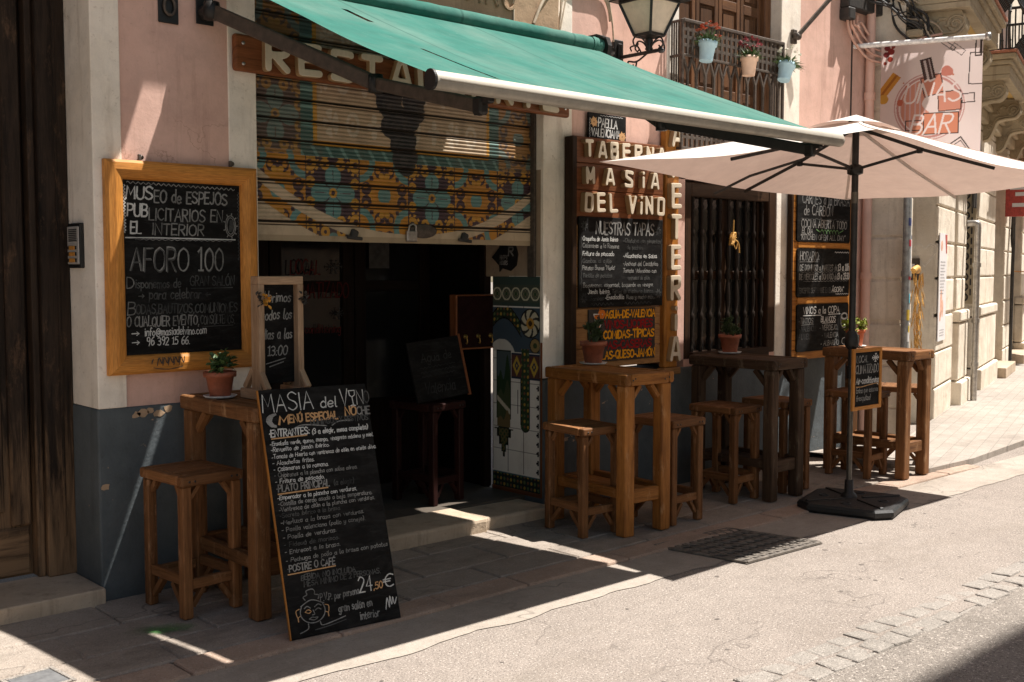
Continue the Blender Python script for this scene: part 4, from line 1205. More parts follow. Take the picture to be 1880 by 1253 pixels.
# first floor balcony over the shop, outside the picture
mb = MB(); mb.b2(-2, 5.30, -.48, -.001, 4.6, 4.72, bev=.01); part('balcony_slab', M['stone_trim'], mb)
poly = [(-2, -.485), (3.18, -.485), (3.20, -.56), (3.15, -.62), (3.18, -.70), (3.24, -.80), (3.27, -.90), (3.22, -.95), (-2, -.95)]  # unseen slab added to shade the wall, outline traced from the sunlit patch
mb = MB(); mb.prism(list(reversed(poly)), 4.6, 4.70, lambda u, v, d: Vector((u, v, d))); part('added_shade_slab', M['stone_trim'], mb)
mb = MB()
for k in range(60): mb.b2(-1.98 + k * .12, -1.965 + k * .12, -.46, -.445, 4.72, 5.65, bev=0)
mb.b2(-2, 5.28, -.47, -.435, 5.65, 5.69, bev=.003); part('upper_railing', M['iron'], mb)

# ================================================================== STONE BUILDING further along the turned street
sb = thing('stone_building', 'pale rusticated stone building with carved balcony brackets beyond the pink house', 'building', O2, R(17.9))
def spart(name, m, mb, parent=sb): return mb.build(name, m, parent)
WH = 3.7
def pier(u0, u1, top=WH, split=None, plinth=True, depth=.55, bd=.1):
    """local x = along the wall, local -y = towards the street"""
    mb = MB()
    edges = [u0] + (split or []) + [u1]
    for a, b in zip(edges[:-1], edges[1:]):
        z = 1.22; k = 0
        while z < top:
            h = .40
            mb.b2(a + .006 - (.018 if bd > .1 else 0), b - .006, -.012, bd, z + .010, min(z + h - .010, top), bev=.016, seg=2, jit=.003)
            z += h
        mb.b2(a, b, .018, depth, 1.1, top, bev=0)
        if plinth:
            mb.b2(a - .012, b + .012, -.055, .1, .36, 1.06, bev=.022, seg=2); mb.b2(a - .02, b + .02, -.075, .1, 1.075, 1.215, bev=.025, seg=2); mb.b2(a - .03, b + .03, -.10, .1, .0, .345, bev=.02, seg=2)
            mb.b2(a, b, .101, depth, 0, 1.1, bev=0)
        else:
            z = .0
            while z < 1.2:
                mb.b2(a + .006 - (.018 if bd > .1 else 0), b - .006, -.012, bd, z + .01, z + .395, bev=.016, seg=2, jit=.003); z += .40
            mb.b2(a, b, .018, depth, 0, 1.1, bev=0)
    return spart('pier', M['stone'], mb)
pier(-2.48, -2.05, plinth=False, bd=.34); pier(-.5, .75, plinth=False); pier(1.0, 1.75); pier(2.95, 4.9, split=[3.9]); pier(6.4, 7.9, plinth=False); pier(9.4, 12.2); pier(13.8, 15.6); pier(17.2, 19.6); pier(21.2, 26)
mb = MB(); mb.b2(-2.475, 30, .02, .6, WH, 14, bev=0); mb.b2(.75, 1.0, .06, .55, 0, WH, bev=0); mb.b2(-2.47, 30, .60, .9, 0, 14, bev=0)
spart('wall', M['stone'], mb)
mb = MB(); mb.b2(-2.49, 30, -.09, .02, WH + .003, WH + .16, bev=.03, seg=3); mb.b2(-2.495, 30, -.14, .018, WH + .163, WH + .24, bev=.02, seg=2); spart('string_course', M['stone_trim'], mb)
# openings: door leaves set back
for u0, u1, m, zb in ((-2.05, -.5, 'grey_door', .0), (1.75, 2.95, 'green_door', .0), (4.9, 6.4, 'green_door', .18), (7.9, 9.4, 'green_door', .18), (12.2, 13.8, 'green_door', .18), (15.6, 17.2, 'green_door', .2), (19.6, 21.2, 'green_door', .2)):
    mb = MB(); mb.b2(u0 + .002, u1 - .002, .46, .50, zb, WH, bev=.003); mb.b2(u0 + .10, u0 + .16, .44, .4595, zb, WH, bev=.006); mb.b2(u1 - .16, u1 - .1, .44, .4595, zb, WH, bev=.006); mb.b2((u0 + u1) / 2 - .03, (u0 + u1) / 2 + .03, .43, .4592, zb, WH, bev=.006)
    spart('door', M[m], mb)
    if zb:
        mb = MB(); mb.b2(u0 + .01, u1 - .01, -.22, .458, .055, zb + .04, bev=.012, seg=2); spart('doorstep', M['step'], mb)
# iron lattice strip with rings beside the window opening
mb = MB(); mb.b2(2.90, 2.948, .02, .30, 1.25, 3.6, bev=.004); lt = spart('lattice_strip', M['stone_trim'], mb)
mb = MB()
for k in range(16):
    z = 1.34 + k * .14
    mb.tube([(2.896, .16 + .055 * math.cos(a * math.pi / 7), z + .05 * math.sin(a * math.pi / 7)) for a in range(14)], .012, 6, closed=True)
    mb.box((2.896, .16, z + .07), (.012, .04, .02), bev=.003); mb.box((2.896, .07, z + .07), (.012, .02, .09), bev=.003); mb.box((2.896, .25, z + .07), (.012, .02, .09), bev=.003)
spart('ring', M['cable_dark'], mb, lt)
# balconies on scroll brackets
def scroll(mb, u, z, dep, hgt, w):
    prof = cr([(0, -hgt), (dep * .18, -hgt * .95), (dep * .30, -hgt * .72), (dep * .40, -hgt * .52), (dep * .62, -hgt * .46), (dep * .85, -hgt * .44), (dep * .98, -hgt * .30), (dep * .97, -hgt * .12), (dep * .9, 0)], 5)
    poly = [(0, 0)] + prof
    mb.prism(poly, u - w / 2, u + w / 2, lambda a, b, d: Vector((d, -a, z + b)))
    for off in (.012, .04):     # raised bands following the curve
        for s in (-1, 1):
            mb.tube([(u + s * (w / 2 + .004 - off * .0), -max(a - off * .4, 0), z + b + off) for a, b in prof[:-6]], .011, 6)
    for s in (-1, 1):           # volutes
        for (ca, cb, r0) in ((dep * .80, -hgt * .24, hgt * .17), (dep * .2, -hgt * .62, hgt * .11)):
            mb.tube([(u + s * (w / 2 + .005), -(ca + r0 * (1 - t / 26) * math.cos(t * .55)), z + cb + r0 * (1 - t / 26) * math.sin(t * .55)) for t in range(24)], .012, 6)
    for k in range(7):          # leaf carving between the scrolls
        a = dep * (.25 + .08 * k); b = -hgt * (.22 + .10 * math.sin(k * 1.3))
        for s in (-1, 1): mb.box((u + s * w / 2, -a, z + b), (.03, .06, .03), (rng.uniform(-1, 1), 0, 0), bev=.012, seg=2)
def balcony(u0, u1, dep, zs):
    mb = MB()
    mb.b2(u0, u1, -dep, .02, zs + .06, zs + .17, bev=.012, seg=2); mb.b2(u0 - .03, u1 + .03, -dep - .03, .018, zs + .172, zs + .23, bev=.015, seg=2); mb.b2(u0 - .07, u1 + .07, -dep - .07, .016, zs + .232, zs + .30, bev=.012)
    for a in (u0, u1 - .11): mb.b2(a, a + .11, -dep, .015, zs, zs + .058, bev=.006)
    mb.b2(u0 + .112, u1 - .112, -dep, -dep + .11, zs, zs + .0575, bev=.006)
    b = spart('balcony', M['stone_trim'], mb)
    mb = MB(); mb.b2(u0 - .085, u1 + .085, -dep - .085, .014, zs + .302, zs + .335, bev=.008, seg=2); spart('slab_edge', M['terracotta'], mb, b)
    mb = MB(); mb.b2(u0 + .113, u0 + .20, -dep + .115, -.12, zs + .035, zs + .0595, bev=0); mb.b2(u1 - .20, u1 - .113, -dep + .115, -.12, zs + .035, zs + .0595, bev=0); mb.b2(u0 + .2, u1 - .2, -dep + .115, -dep + .20, zs + .035, zs + .0594, bev=0); mb.b2(u0 + .113, u1 - .113, -.119, .01, zs + .035, zs + .0593, bev=0)
    spart('soffit_border', M['ochre'], mb, b)
    mb = MB(); mb.b2(u0 + .2, u1 - .2, -dep + .2, -.12, zs + .0450, zs + .0592, bev=0); spart('soffit', M['stone'], mb, b)
    mb = MB()
    for u in (u0 + .2, u1 - .2): scroll(mb, u, zs - .002, dep * .92, .52, .20); mb.b2(u - .12, u + .12, -dep * .95, .01, zs - .001, zs + .033, bev=.006)
    spart('bracket', M['stone_trim'], mb, b)
    mb = MB(); zt = zs + .335   # bulging black railing
    for k in range(int((u1 - u0) / .085) + 1):
        u = u0 - .03 + k * .085
        mb.tube(cr([(u, -dep - .03, zt), (u, -dep - .10, zt + .10), (u, -dep - .20, zt + .26), (u, -dep - .16, zt + .42), (u, -dep - .05, zt + .62), (u, -dep - .04, zt + .98)], 3), .011, 6)
        for z, y in ((zt + .10, -dep - .11), (zt + .26, -dep - .215), (zt + .42, -dep - .175), (zt + .62, -dep - .06)): mb.lathe([(0, -.022), (.022, 0), (0, .022)], (u, y, z), 6)
    for s in (u0 - .04, u1 + .04):
        for k in range(int(dep / .085) + 1):
            y = -dep + k * .085
            sg = -1 if s < (u0 + u1) / 2 else 1
            mb.tube(cr([(s, y, zt), (s + sg * .07, y, zt + .10), (s + sg * .16, y, zt + .26), (s + sg * .12, y, zt + .42), (s, y, zt + .62), (s, y, zt + .98)], 3), .011, 6)
            for q in (.1, .26, .42): mb.lathe([(0, -.022), (.022, 0), (0, .022)], (s + sg * (.08 if q == .1 else .17 if q == .26 else .13), y, zt + q), 6)
    mb.tube([(u0 - .04, 0, zt + .98), (u0 - .04, -dep - .04, zt + .98), (u1 + .04, -dep - .04, zt + .98), (u1 + .04, 0, zt + .98)], .02, 8, smooth=False)
    mb.tube([(u0 - .04, 0, zt + .012), (u0 - .04, -dep - .04, zt + .012), (u1 + .04, -dep - .04, zt + .012), (u1 + .04, 0, zt + .012)], .014, 8, smooth=False)
    mb.tube([(u0 - .2, 0, zt + .26), (u0 - .2, -dep - .2, zt + .26), (u1 + .2, -dep - .2, zt + .26), (u1 + .2, 0, zt + .26)], .012, 8, smooth=False)
    spart('balcony_railing', M['black'], mb, b)
balcony(-2.35, -.1, .52, 4.12); balcony(1.2, 3.4, .52, 4.0); balcony(4.6, 7.0, .55, 4.0); balcony(8.2, 10.6, .55, 4.0)
mb = MB()
for u0 in (-1.9, 1.7, 5.2, 8.8): mb.b2(u0, u0 + 1.2, .0, .019, 4.4, 6.6, bev=.01)
spart('balcony_window', M['shutter_wood'], mb)

# ---- fittings and things on the stone building
def onb(o, u, v, z): o.parent = None; o.location = F2(u, v, z); o.rotation_euler = (0, 0, R(17.9)); return o
def fac_pen(u, v, z): return Pen(F2(u, v, z), U=dr, V=(0, 0, 1), lift=.002)
t = thing('drainpipe', 'grey drainpipe covered in small stickers at the pink wall corner', 'drainpipe', F2(-2.56, .05, 0), R(17.9))
mb = MB(); mb.tube([(0, 0, .05), (0, 0, 3.66)], .038, 14); mb.build('pipe', M['pipe_grey'], t)
mb = MB()
for z in (.7, 1.65, 2.6, 3.4): mb.tube([(0, 0, z), (0, 0, z + .05)], .046, 14)
mb.build('collar', M['pipe_grey'], t)
stc = [simple('sticker_' + nme, c, .6, 0, .05) for nme, c in (('red', (.45, .05, .06)), ('yellow', (.6, .42, .05)), ('cyan', (.10, .38, .48)), ('white', (.62, .62, .6)), ('navy', (.05, .07, .2)))]
for k, (z, m_, h) in enumerate(((2.12, 4, .07), (1.93, 0, .06), (1.62, 0, .05), (1.40, 2, .09), (1.24, 1, .10), (1.12, 1, .07), (1.04, 3, .09), (.92, 4, .06), (.80, 3, .07), (.66, 0, .05))):
    mb = MB(); a0 = R(rng.uniform(200, 240)); aw = rng.uniform(.7, 1.3)
    vs = []
    for q in range(6):
        a = a0 + aw * q / 5; vs += [(.0395 * math.cos(a), .0395 * math.sin(a), z), (.0395 * math.cos(a), .0395 * math.sin(a), z + h)]
    mb.add(vs, [(2 * q, 2 * q + 2, 2 * q + 3, 2 * q + 1) for q in range(5)]); mb.build('sticker', stc[m_], t)
t = thing('drainpipe', 'thin steel pipe with an elbow standing against the stone piers', 'drainpipe', F2(1.62, .16, 0), R(17.9))
mb = MB(); mb.tube(cr([(.0, .12, 2.30), (0, .02, 2.30), (0, 0, 2.26), (0, 0, 2.1)], 4) + [(0, 0, .05)], .04, 12); mb.build('pipe', M['steel'], t)
mb = MB()
for z in (.5, 1.05, 1.75): mb.tube([(0, 0, z), (0, 0, z + .05)], .052, 12)
mb.build('collar', M['steel'], t)
mb = MB(); mb.tube(cr([(0, 0, 3.7), (.02, .0, 3.0), (-.02, 0, 2.4), (.03, 0, 2.2), (-.02, 0, 1.6), (0, 0, .5), (.0, 0, .06)], 5), .028, 8); mb.tube(cr([(.02, .01, 3.4), (.05, .03, 2.4), (0, .03, 2.3), (.06, .02, 2.1)], 5), .02, 6)
tag(onb(mb.build('cable', M['cable_dark']), 6.95, .08, 0), 'black cable running down the far stone pier', 'cable')
# poster on the pier
t = thing('poster', 'tall white beauty poster with red corner on the stone pier', 'poster', F2(-.48, .02, .92), R(17.9))
mb = MB(); mb.b2(0, .52, -.01, .0, 0, 1.2, bev=0); mb.build('sheet', M['white_paper'], t)
mb = MB(); mb.add([(.36, -.0115, 1.19), (.51, -.0115, 1.19), (.51, -.0115, .98), (.44, -.0115, .98)], [(0, 3, 2, 1)]); mb.build('red_corner', M['red_sign'], t)
mb = MB(); pn = Pen((0, -.0105, 0)); skin = simple('poster_skin_tone', (.62, .34, .24), .7)
for (cx, cz, rx, rz) in ((.14, 1.06, .07, .06), (.17, .42, .07, .16), (.28, .36, .05, .10), (.12, .28, .05, .06)):
    mb.prism([(cx + rx * math.cos(a * .42), cz + rz * math.sin(a * .42)) for a in range(15)], 0, .0012, lambda u, v, d: Vector((u, -.010 - d, v)))
mb.build('printed_picture', skin, t)
mb = MB()
for k in range(11): pn.wavy(mb, .07, .88 - k * .035, .07 + rng.uniform(.22, .36), .88 - k * .035, 9, .006, .006)
for k in range(3): pn.wavy(mb, .1, .12 - k * .03, .4, .12 - k * .03, 9, .005, .005)
mb.build('printed_text', simple('grey_print', (.22, .2, .2), .7), t)
# intercom and heart scrawl on the door jamb
t = thing('intercom', 'small steel door intercom on the brown stone jamb', 'intercom', F2(-.503, -.26, 1.60), R(17.9))
mb = MB(); mb.b2(-.03, 0, -.09, .09, 0, .24, bev=.006); mb.build('housing', M['iron'], t)
mb = MB(); mb.b2(-.034, -.0305, -.04, .05, .11, .18, bev=.002); mb.build('display', M['white_paper'], t)
# fringe
mb = MB()
for k in range(150):
    z0 = rng.uniform(.05, .9); y0 = rng.uniform(-.045, .045); x0 = rng.uniform(-.05, .05)
    leaf(mb, (x0, y0 - .03, z0), (rng.uniform(-.3, .3), rng.uniform(-.3, .2), -1), rng.uniform(.08, .18), .012, 0, .1)
mb.tube(cr([(-.10, 0, .9), (0, -.02, .93), (.1, -.01, .90)], 4), .03, 8)
tag(onb(mb.build('gold_fringe', M['straw']), -2.10, .05, .80), 'gold tinsel fringe hanging beside the grey door', 'garland')
# graffiti scrawls
mb = MB(); pn = fac_pen(-2.42, .0145, .62)
for k in range(9): pn.line(mb, [(.05 + .032 * k + rng.uniform(-.02, .02), rng.uniform(.0, .1)), (.02 + .032 * k, rng.uniform(.15, .22)), (.06 + .032 * k, rng.uniform(.2, .32)), (.05 + .032 * k, rng.uniform(.05, .15))], .008)
tag(mb.build('graffiti_scrawl', M['cable_dark']), 'black marker scrawl low on the first stone pier', 'graffiti')
mb = MB(); pn = fac_pen(-2.42, .0145, 1.72)
for k in range(10): pn.line(mb, [(.02 + .028 * k, rng.uniform(.0, .1)), (.05 + .028 * k, rng.uniform(.15, .34)), (.03 + .028 * k, rng.uniform(.1, .3)), (.06 + .028 * k, rng.uniform(0, .1))], .006)
tag(mb.build('graffiti_scrawl', simple('blue_marker', (.12, .2, .4), .7)), 'blue marker scribble on the first stone pier', 'graffiti')
mb = MB(); pn = Pen(F2(-.5, -.12, 1.88), U=-nn_, V=(0, 0, 1), lift=.003); pn.N = -dr
hp = [(0, -.13), (-.10, 0), (-.11, .09), (-.05, .12), (0, .07), (.05, .12), (.11, .09), (.10, 0), (0, -.13)]
pn.line(mb, hp, .008); pn.line(mb, [(x * .85, y * .85) for x, y in hp], .005)
tag(mb.build('heart_scrawl', simple('white_marker', (.72, .66, .58), .8)), 'white heart drawn on the brown stone door jamb', 'graffiti')
# banner between two poles, hung out over the street
t = thing('hanging_banner', 'pink nail bar banner with bottle drawings hung out over the footway', 'banner', (9.34, -.17, 0), R(25))
BW, BT, BB = .86, 3.77, 2.55
def banner_paint(u, v):
    n = len(u); Cc = np.empty((n, 3)); Cc[:] = (.80, .66, .62)
    a = u - .5; b = (v - .54) * (BT - BB) / BW
    put = lambda m_, c: Cc.__setitem__(m_, c)
    Cc += (np.sin(u * 9 + v * 3) * np.sin(v * 7 - u * 2) * .02)[:, None]
    r = np.hypot(a + .01, b + .02); th = np.arctan2(b, a)
    put((np.abs(r - .315) < .012), (.56, .27, .24)); put((np.abs(r - .345) < .006), (.6, .33, .3))
    wash = (r < .29) & (a < .02 + .1 * np.sin(v * 20)); put(wash, (.64, .27, .19)); put(wash & (np.sin(u * 130) > .55), (.62, .40, .37))
    bl = np.hypot((a + .30) / 1.2, b - .05) + .03 * np.sin(th * 7); put(bl < .05, (.55, .14, .08)); put(np.hypot(a + .12, b + .25) < .06 + .015 * np.sin(th * 9), (.57, .22, .13)); put(np.hypot(a - .18, b - .33) < .06 + .02 * np.sin(th * 11), (.55, .2, .15))
    for x, y, rad, c in ((-.44, .62, .030, (.22, .03, .03)), (-.40, .58, .034, (.3, .04, .03)), (-.45, .55, .03, (.2, .03, .03)), (-.41, .50, .028, (.36, .05, .03)), (-.46, .46, .018, (.3, .05, .03)), (-.38, .63, .02, (.32, .06, .04)), (-.24, .2, .012, (.55, .14, .06)), (-.27, .24, .008, (.55, .14, .06)), (.22, .30, .01, (.55, .2, .12))):
        put(np.hypot(a - x, b - y) < rad, c)
    fl = (np.abs((a + .42) * .8 - (b - .22) * .6) < .05) & (np.abs((a + .42) * .6 + (b - .22) * .8) < .14); put(fl, (.62, .28, .04)); put(fl & (np.abs((a + .42) * .8 - (b - .22) * .6) < .012), (.4, .14, .02)); put(np.hypot(a + .47, b - .08) < .05, (.62, .33, .05))
    def box_(cx, cy, ang, w, h, fill, lw=.006, rad=.0):
        c_, s_ = math.cos(ang), math.sin(ang); p = (a - cx) * c_ + (b - cy) * s_; q = -(a - cx) * s_ + (b - cy) * c_
        d = np.maximum(np.abs(p) - w, np.abs(q) - h)
        if fill is not None: put(d < 0, fill)
        put(np.abs(d) < lw, (.05, .035, .03)); return p, q
    box_(.02, .20, .22, .10, .10, (.62, .24, .16), .005); p, q = box_(-.03, .37, .22, .052, .11, (.09, .05, .045), .006); put((np.abs(p + .015) < .012) & (np.abs(q) < .1), (.6, .5, .48)); put((np.abs(p - .03) < .006) & (np.abs(q) < .1), (.5, .4, .38))
    box_(.19, .03, .05, .11, .10, (.64, .27, .19), .005); box_(.37, .05, .05, .06, .045, None, .005)
    box_(.11, -.20, 0, .17, .11, (.66, .25, .15), .005); box_(-.16, -.21, 0, .08, .05, None, .005)
    box_(.45, .35, -.03, .075, .16, None, .005); box_(.46, .60, -.03, .028, .12, None, .006); put((np.abs(a - .475) < .006) & (b > .5), (.06, .04, .04))
    box_(.29, -.52, .6, .11, .13, None, .006); box_(.29, -.52, .6, .09, .10, None, .004)
    box_(.10, .66, .9, .02, .16, None, .004); box_(.26, .56, .9, .03, .07, None, .003)
    X = u * BW; Z = v * (BT - BB)
    for txt, x0, z0, h, x1 in (("UÑAS", .20, .68, .17, .68), ("BAR", .26, .40, .17, .60)):
        tot = sum(glyph(c)[0] + .16 for c in txt) - .16; sx = (x1 - x0) / tot; ax = x0
        for c in txt:
            gw, sts = glyph(c)
            for sm, pts in sts:
                q = [(ax + (px + .25 * py) * sx, z0 + py * h) for px, py in (cr(pts, 3) if sm else pts)]
                for (xa, za), (xb, zb) in zip(q[:-1], q[1:]):
                    L2 = max((xb - xa) ** 2 + (zb - za) ** 2, 1e-9); tt = np.clip(((X - xa) * (xb - xa) + (Z - za) * (zb - za)) / L2, 0, 1)
                    put(np.hypot(X - xa - tt * (xb - xa), Z - za - tt * (zb - za)) < .0085, (.80, .67, .63))
            ax += (gw + .16) * sx
    return np.clip(Cc, 0, 1)
def bp(u, v):
    z = BB + v * (BT - BB); y = -.05 - u * BW
    return np.stack([.012 * np.sin(v * 5 + u * 2) * (1 - v) + 0 * u, y, z], 1)
o = paint_grid('printed_sheet', bp, 190, 280, banner_paint, M['banner'], t)
mb = MB(); mb.tube([(0, .20, BT + .012), (0, -.05 - BW - .03, BT + .012)], .024, 12); mb.tube([(0, .2, BB - .01), (0, -.05 - BW - .02, BB - .01)], .02, 12); mb.build('pole', M['white_metal'], t)
mb = MB(); mb.lathe([(0, -.03), (.036, -.02), (.036, .02), (0, .03)], (0, -.05 - BW - .04, BT + .012), 12, (R(90), 0, 0)); mb.build('end_cap', M['steel'], t)
# red shop signs and the bag
t = thing('shop_sign', 'small red projecting sign with white marks high on the stone wall', 'sign', F2(5.75, 0, 2.56), R(17.9))
mb = MB(); mb.b2(-.02, .02, -.46, -.06, 0, .75, bev=.006); mb.build('panel', M['red_sign'], t)
mb = MB()
for k, (z, w) in enumerate(((.52, .2), (.42, .24), (.32, .16), (.15, .2))): mb.b2(-.0235, -.0205, -.36, -.36 + w, z, z + .06, bev=0)
mb.build('printed_mark', M['white_paper'], t)
mb = MB(); mb.tube([(0, -.07, .6), (0, .02, .6)], .012, 8); mb.build('arm', M['iron'], t)
t = thing('shop_sign', 'wide red awning board with white stripes at the far right', 'sign', F2(7.2, 0, 2.84), R(17.9))
mb = MB(); mb.b2(0, 3.4, -.75, -.70, 0, .75, bev=.006); mb.b2(0, .05, -.699, .0, .0, .1, bev=.004); mb.b2(3.35, 3.4, -.699, .0, .0, .1, bev=.004); mb.b2(0, .05, -.699, .0, .2, .7, bev=.004); mb.build('panel', M['red_sign'], t)
mb = MB()
for k in range(5):
    z = .16 + k * .1
    mb.b2(.3 + .1 * k, 2.6, -.754, -.7505, z, z + .05, bev=0); mb.b2(-.004, -.0005, -.62, -.1, z + .08, z + .12, bev=0)
mb.build('white_stripe', M['white_paper'], t)
t = thing('hanging_bag', 'tan cloth bag with white cloth hanging outside a far shop', 'bag', F2(8.1, .42, .92), R(17.9))
mb = MB(); mb.grid(lambda u, v: Vector((-.38 + .8 * u * (.45 + .55 * v), -.10 * math.sin(u * math.pi) * (1.1 - v) - .02 * math.sin(u * 14), .03 * math.sin(u * 9) + v * (.34 + .16 * math.cos(u * 6.28)))), 16, 10); mb.grid(lambda u, v: Vector((-.38 + .8 * u * (.45 + .55 * v), .05 + .02 * math.sin(u * 14), .03 * math.sin(u * 9) + v * (.34 + .16 * math.cos(u * 6.28)))), 16, 10)
mb.build('bag_body', M['tan_cloth'], t)
mb = MB(); mb.tube(cr([(-.36, 0, .45), (-.30, .05, .62), (-.2, .12, .75)], 4), .008, 6); mb.tube([(-.2, .46, .78), (-.2, .0, .75)], .01, 6); mb.build('strap', M['tan_cloth'], t)
mb = MB()
for k in range(12): mb.lathe([(0, -.05), (.06, -.03), (.075, 0), (.05, .04), (0, .055)], (rng.uniform(-.15, .35), rng.uniform(-.05, .05), .42 + rng.uniform(0, .1)), 8)
mb.build('white_cloth', M['white_paper'], t)
# roots of ivy-like old cables on the stone behind the banner
mb = MB()
for k in range(5):
    a = rng.uniform(-.1, .1)
    mb.tube(cr([(a + .0, 0, 4.0), (a + .05, -.03, 3.6), (a - .04 + .1 * k, -.05, 3.2), (a + .1 + .06 * k, -.02, 2.9), (a + .2 + .06 * k, 0, 2.5)], 5), .02, 6)
tag(onb(mb.build('cable_bundle', M['cable_dark']), 1.3, .1, 0), 'dark old cables hanging on the stone wall behind the banner', 'cable')

# ================================================================== HOUSE ACROSS THE STREET (behind the camera)
def opposite(label, x0, x1, h, y0):
    ob_ = thing('opposite_house', label, 'building', (0, y0, 0))
    mb = MB(); mb.b2(x0, x1, -8, 0, 0, h, bev=0); mb.build('wall', M['cushion'], ob_)
    mb = MB(); mb.b2(x0, x1, .001, .25, h - .25, h + .05, bev=.02); x = x0
    while x < x1 - 2:
        w = rng.uniform(.25, 1.1)
        if rng.random() < .65: mb.b2(x, x + w, -.3, .24, h + .05, h + rng.uniform(.08, .42), bev=.01)
        x += w + rng.uniform(.1, .7)
    mb.build('cornice', M['stone_trim'], ob_)
    x = x0 + 1
    while x < x1 - 1.5:
        z = .9
        while z < h - 2.6:
            mb = MB(); mb.b2(x, x + 1.3, .001, .06, z, z + 2.2, bev=.01); w_ = mb.build('window', M['shutter_wood'], ob_)
            mb = MB(); mb.b2(x + .12, x + .61, .061, .07, z + .12, z + 2.08, bev=0); mb.build('pane', M['glass'], w_)
            mb = MB(); mb.b2(x + .69, x + 1.18, .061, .07, z + .12, z + 2.08, bev=0); mb.build('pane', M['glass'], w_)
            z += 3.6
        x += 3.3
opposite('tall plain house across the street whose eave shades the road', 9.3, 30, 14.9, -7.22)
opposite('low one storey house across the street at the left', -18, -3.5, 4.2, -9.5)

# ================================================================== AWNING
t = thing('folding_awning', 'green canvas folding arm awning with pale metal front bar over the shop door', 'awning', (0, 0, 0))
AX0, AX1 = 2.66, 5.56
def awn(u, v, x=None):
    xx = x
    y = -.235 - v * 1.845; z = 3.212 - v * .752
    sag = -.035 * math.sin(v * math.pi) * (.6 + .4 * math.sin(u * math.pi))
    wr = .006 * math.sin(u * 23 + v * 6) * math.sin(v * math.pi) + .012 * math.exp(-((u - .62 - .25 * v) / .02) ** 2) * math.sin(v * math.pi) + .010 * math.exp(-((u - .80 + .0 * v - .1 * v) / .015) ** 2) * math.sin(v * math.pi)
    return Vector((xx, y, z + sag + wr))
xs_ = sorted([AX0 + (AX1 - AX0) * k / 90 for k in range(91)] + [3.292, 3.332, 3.172, 3.200])
nv = 44
mb = MB(); vs = []
for j in range(nv + 1):
    v = j / nv
    for i, x in enumerate(xs_):
        u = (x - AX0) / (AX1 - AX0)
        xx = x
        if u < .15: xx = x + (.085 - .065 * max(0, v - .42) / .58) * (1 - u / .15)
        p = awn(u, v, xx)
        vs.append(p)
N = len(xs_)
fs = []
for j in range(nv):
    for i in range(N - 1):
        if (3.291 < xs_[i] < 3.331 and 6 <= j <= 11) or (3.171 < xs_[i] < 3.199 and 26 <= j <= 38): continue          # slits added to let sun streaks through to wall and ground
        fs.append((j * N + i, (j + 1) * N + i, (j + 1) * N + i + 1, j * N + i + 1))
uv = [[(vs[k].x, vs[k].y) for k in f] for f in fs]
mb.add(vs, fs, uv, True)
mb.build('canvas', M['awning'], t)
mb = MB(); mb.tube([(2.86 + k * .088, -.20, 3.255) for k in range(31)], [.052 + .002 * math.sin(k * 3.3) for k in range(31)], 18)
mb.tube([(5.50 + k * .012, -.20, 3.255) for k in range(9)], [.053 + .004 * math.sin(k * 2.3 + 1) for k in range(9)], 18); mb.build('rolled_canvas', M['awning'], t)
mb = MB(); mb.tube([(5.55, -.20, 3.255), (5.66, -.20, 3.255)], .043, 18); mb.build('roller_end', M['steel'], t)
mb = MB()
hood = [(-.27, 3.17), (-.285, 3.25), (-.26, 3.31), (-.20, 3.335), (-.12, 3.335), (-.02, 3.31), (-.02, 3.17)]
mb.prism(hood, 5.60, 5.64, lambda a, b, d: Vector((d, a, b)))
mb.prism([(-.26, 3.31), (-.20, 3.335), (-.12, 3.335), (-.02, 3.31), (-.02, 3.30), (-.12, 3.322), (-.20, 3.322), (-.26, 3.298)], 5.57, 5.60, lambda a, b, d: Vector((d, a, b)))
mb.tube([(5.64, -.19, 3.24), (5.70, -.19, 3.24)], .05, 14); mb.tube([(5.70, -.19, 3.24), (5.74, -.19, 3.24)], .032, 14)
mb.prism(hood, 2.82, 2.855, lambda a, b, d: Vector((d, a, b)))
mb.build('roller_bracket', M['black'], t)
mb = MB(); mb.b2(2.88, 5.59, -.15, -.103, 3.19, 3.225, bev=.003); mb.build('sun_blocking_bar', M['black'], t)  # bar added to narrow the gap where sun reaches the shutter
# front bar with a soft profile
mb = MB()
prof = [(-2.095 + (a_ + 2.095) * .78, 2.447 + (b_ - 2.447) * .78) for a_, b_ in cr([(-2.055, 2.43), (-2.06, 2.468), (-2.085, 2.488), (-2.115, 2.482), (-2.135, 2.455), (-2.138, 2.425), (-2.12, 2.398), (-2.085, 2.392), (-2.06, 2.405), (-2.055, 2.43)], 3)[:-1]]
n = len(prof); vs = [(2.645, a, b) for a, b in prof] + [(5.575, a, b) for a, b in prof]
mb.add(vs, [(k, (k + 1) % n, n + (k + 1) % n, n + k) for k in range(n)], None, True); mb.add([(5.575, a, b) for a, b in prof], [tuple(range(n))])
mb.b2(2.66, 5.56, -2.1335, -2.125, 2.440, 2.4435, bev=0)
mb.build('front_bar', M['bar'], t)
mb = MB(); mb.prism([(a * 1.0 + (.003 if a > -2.09 else -.003), b + (.003 if b > 2.43 else -.003)) for a, b in prof], 2.633, 2.6449, lambda a, b, d: Vector((d, a, b))); mb.build('bar_end_cap', M['black'], t)
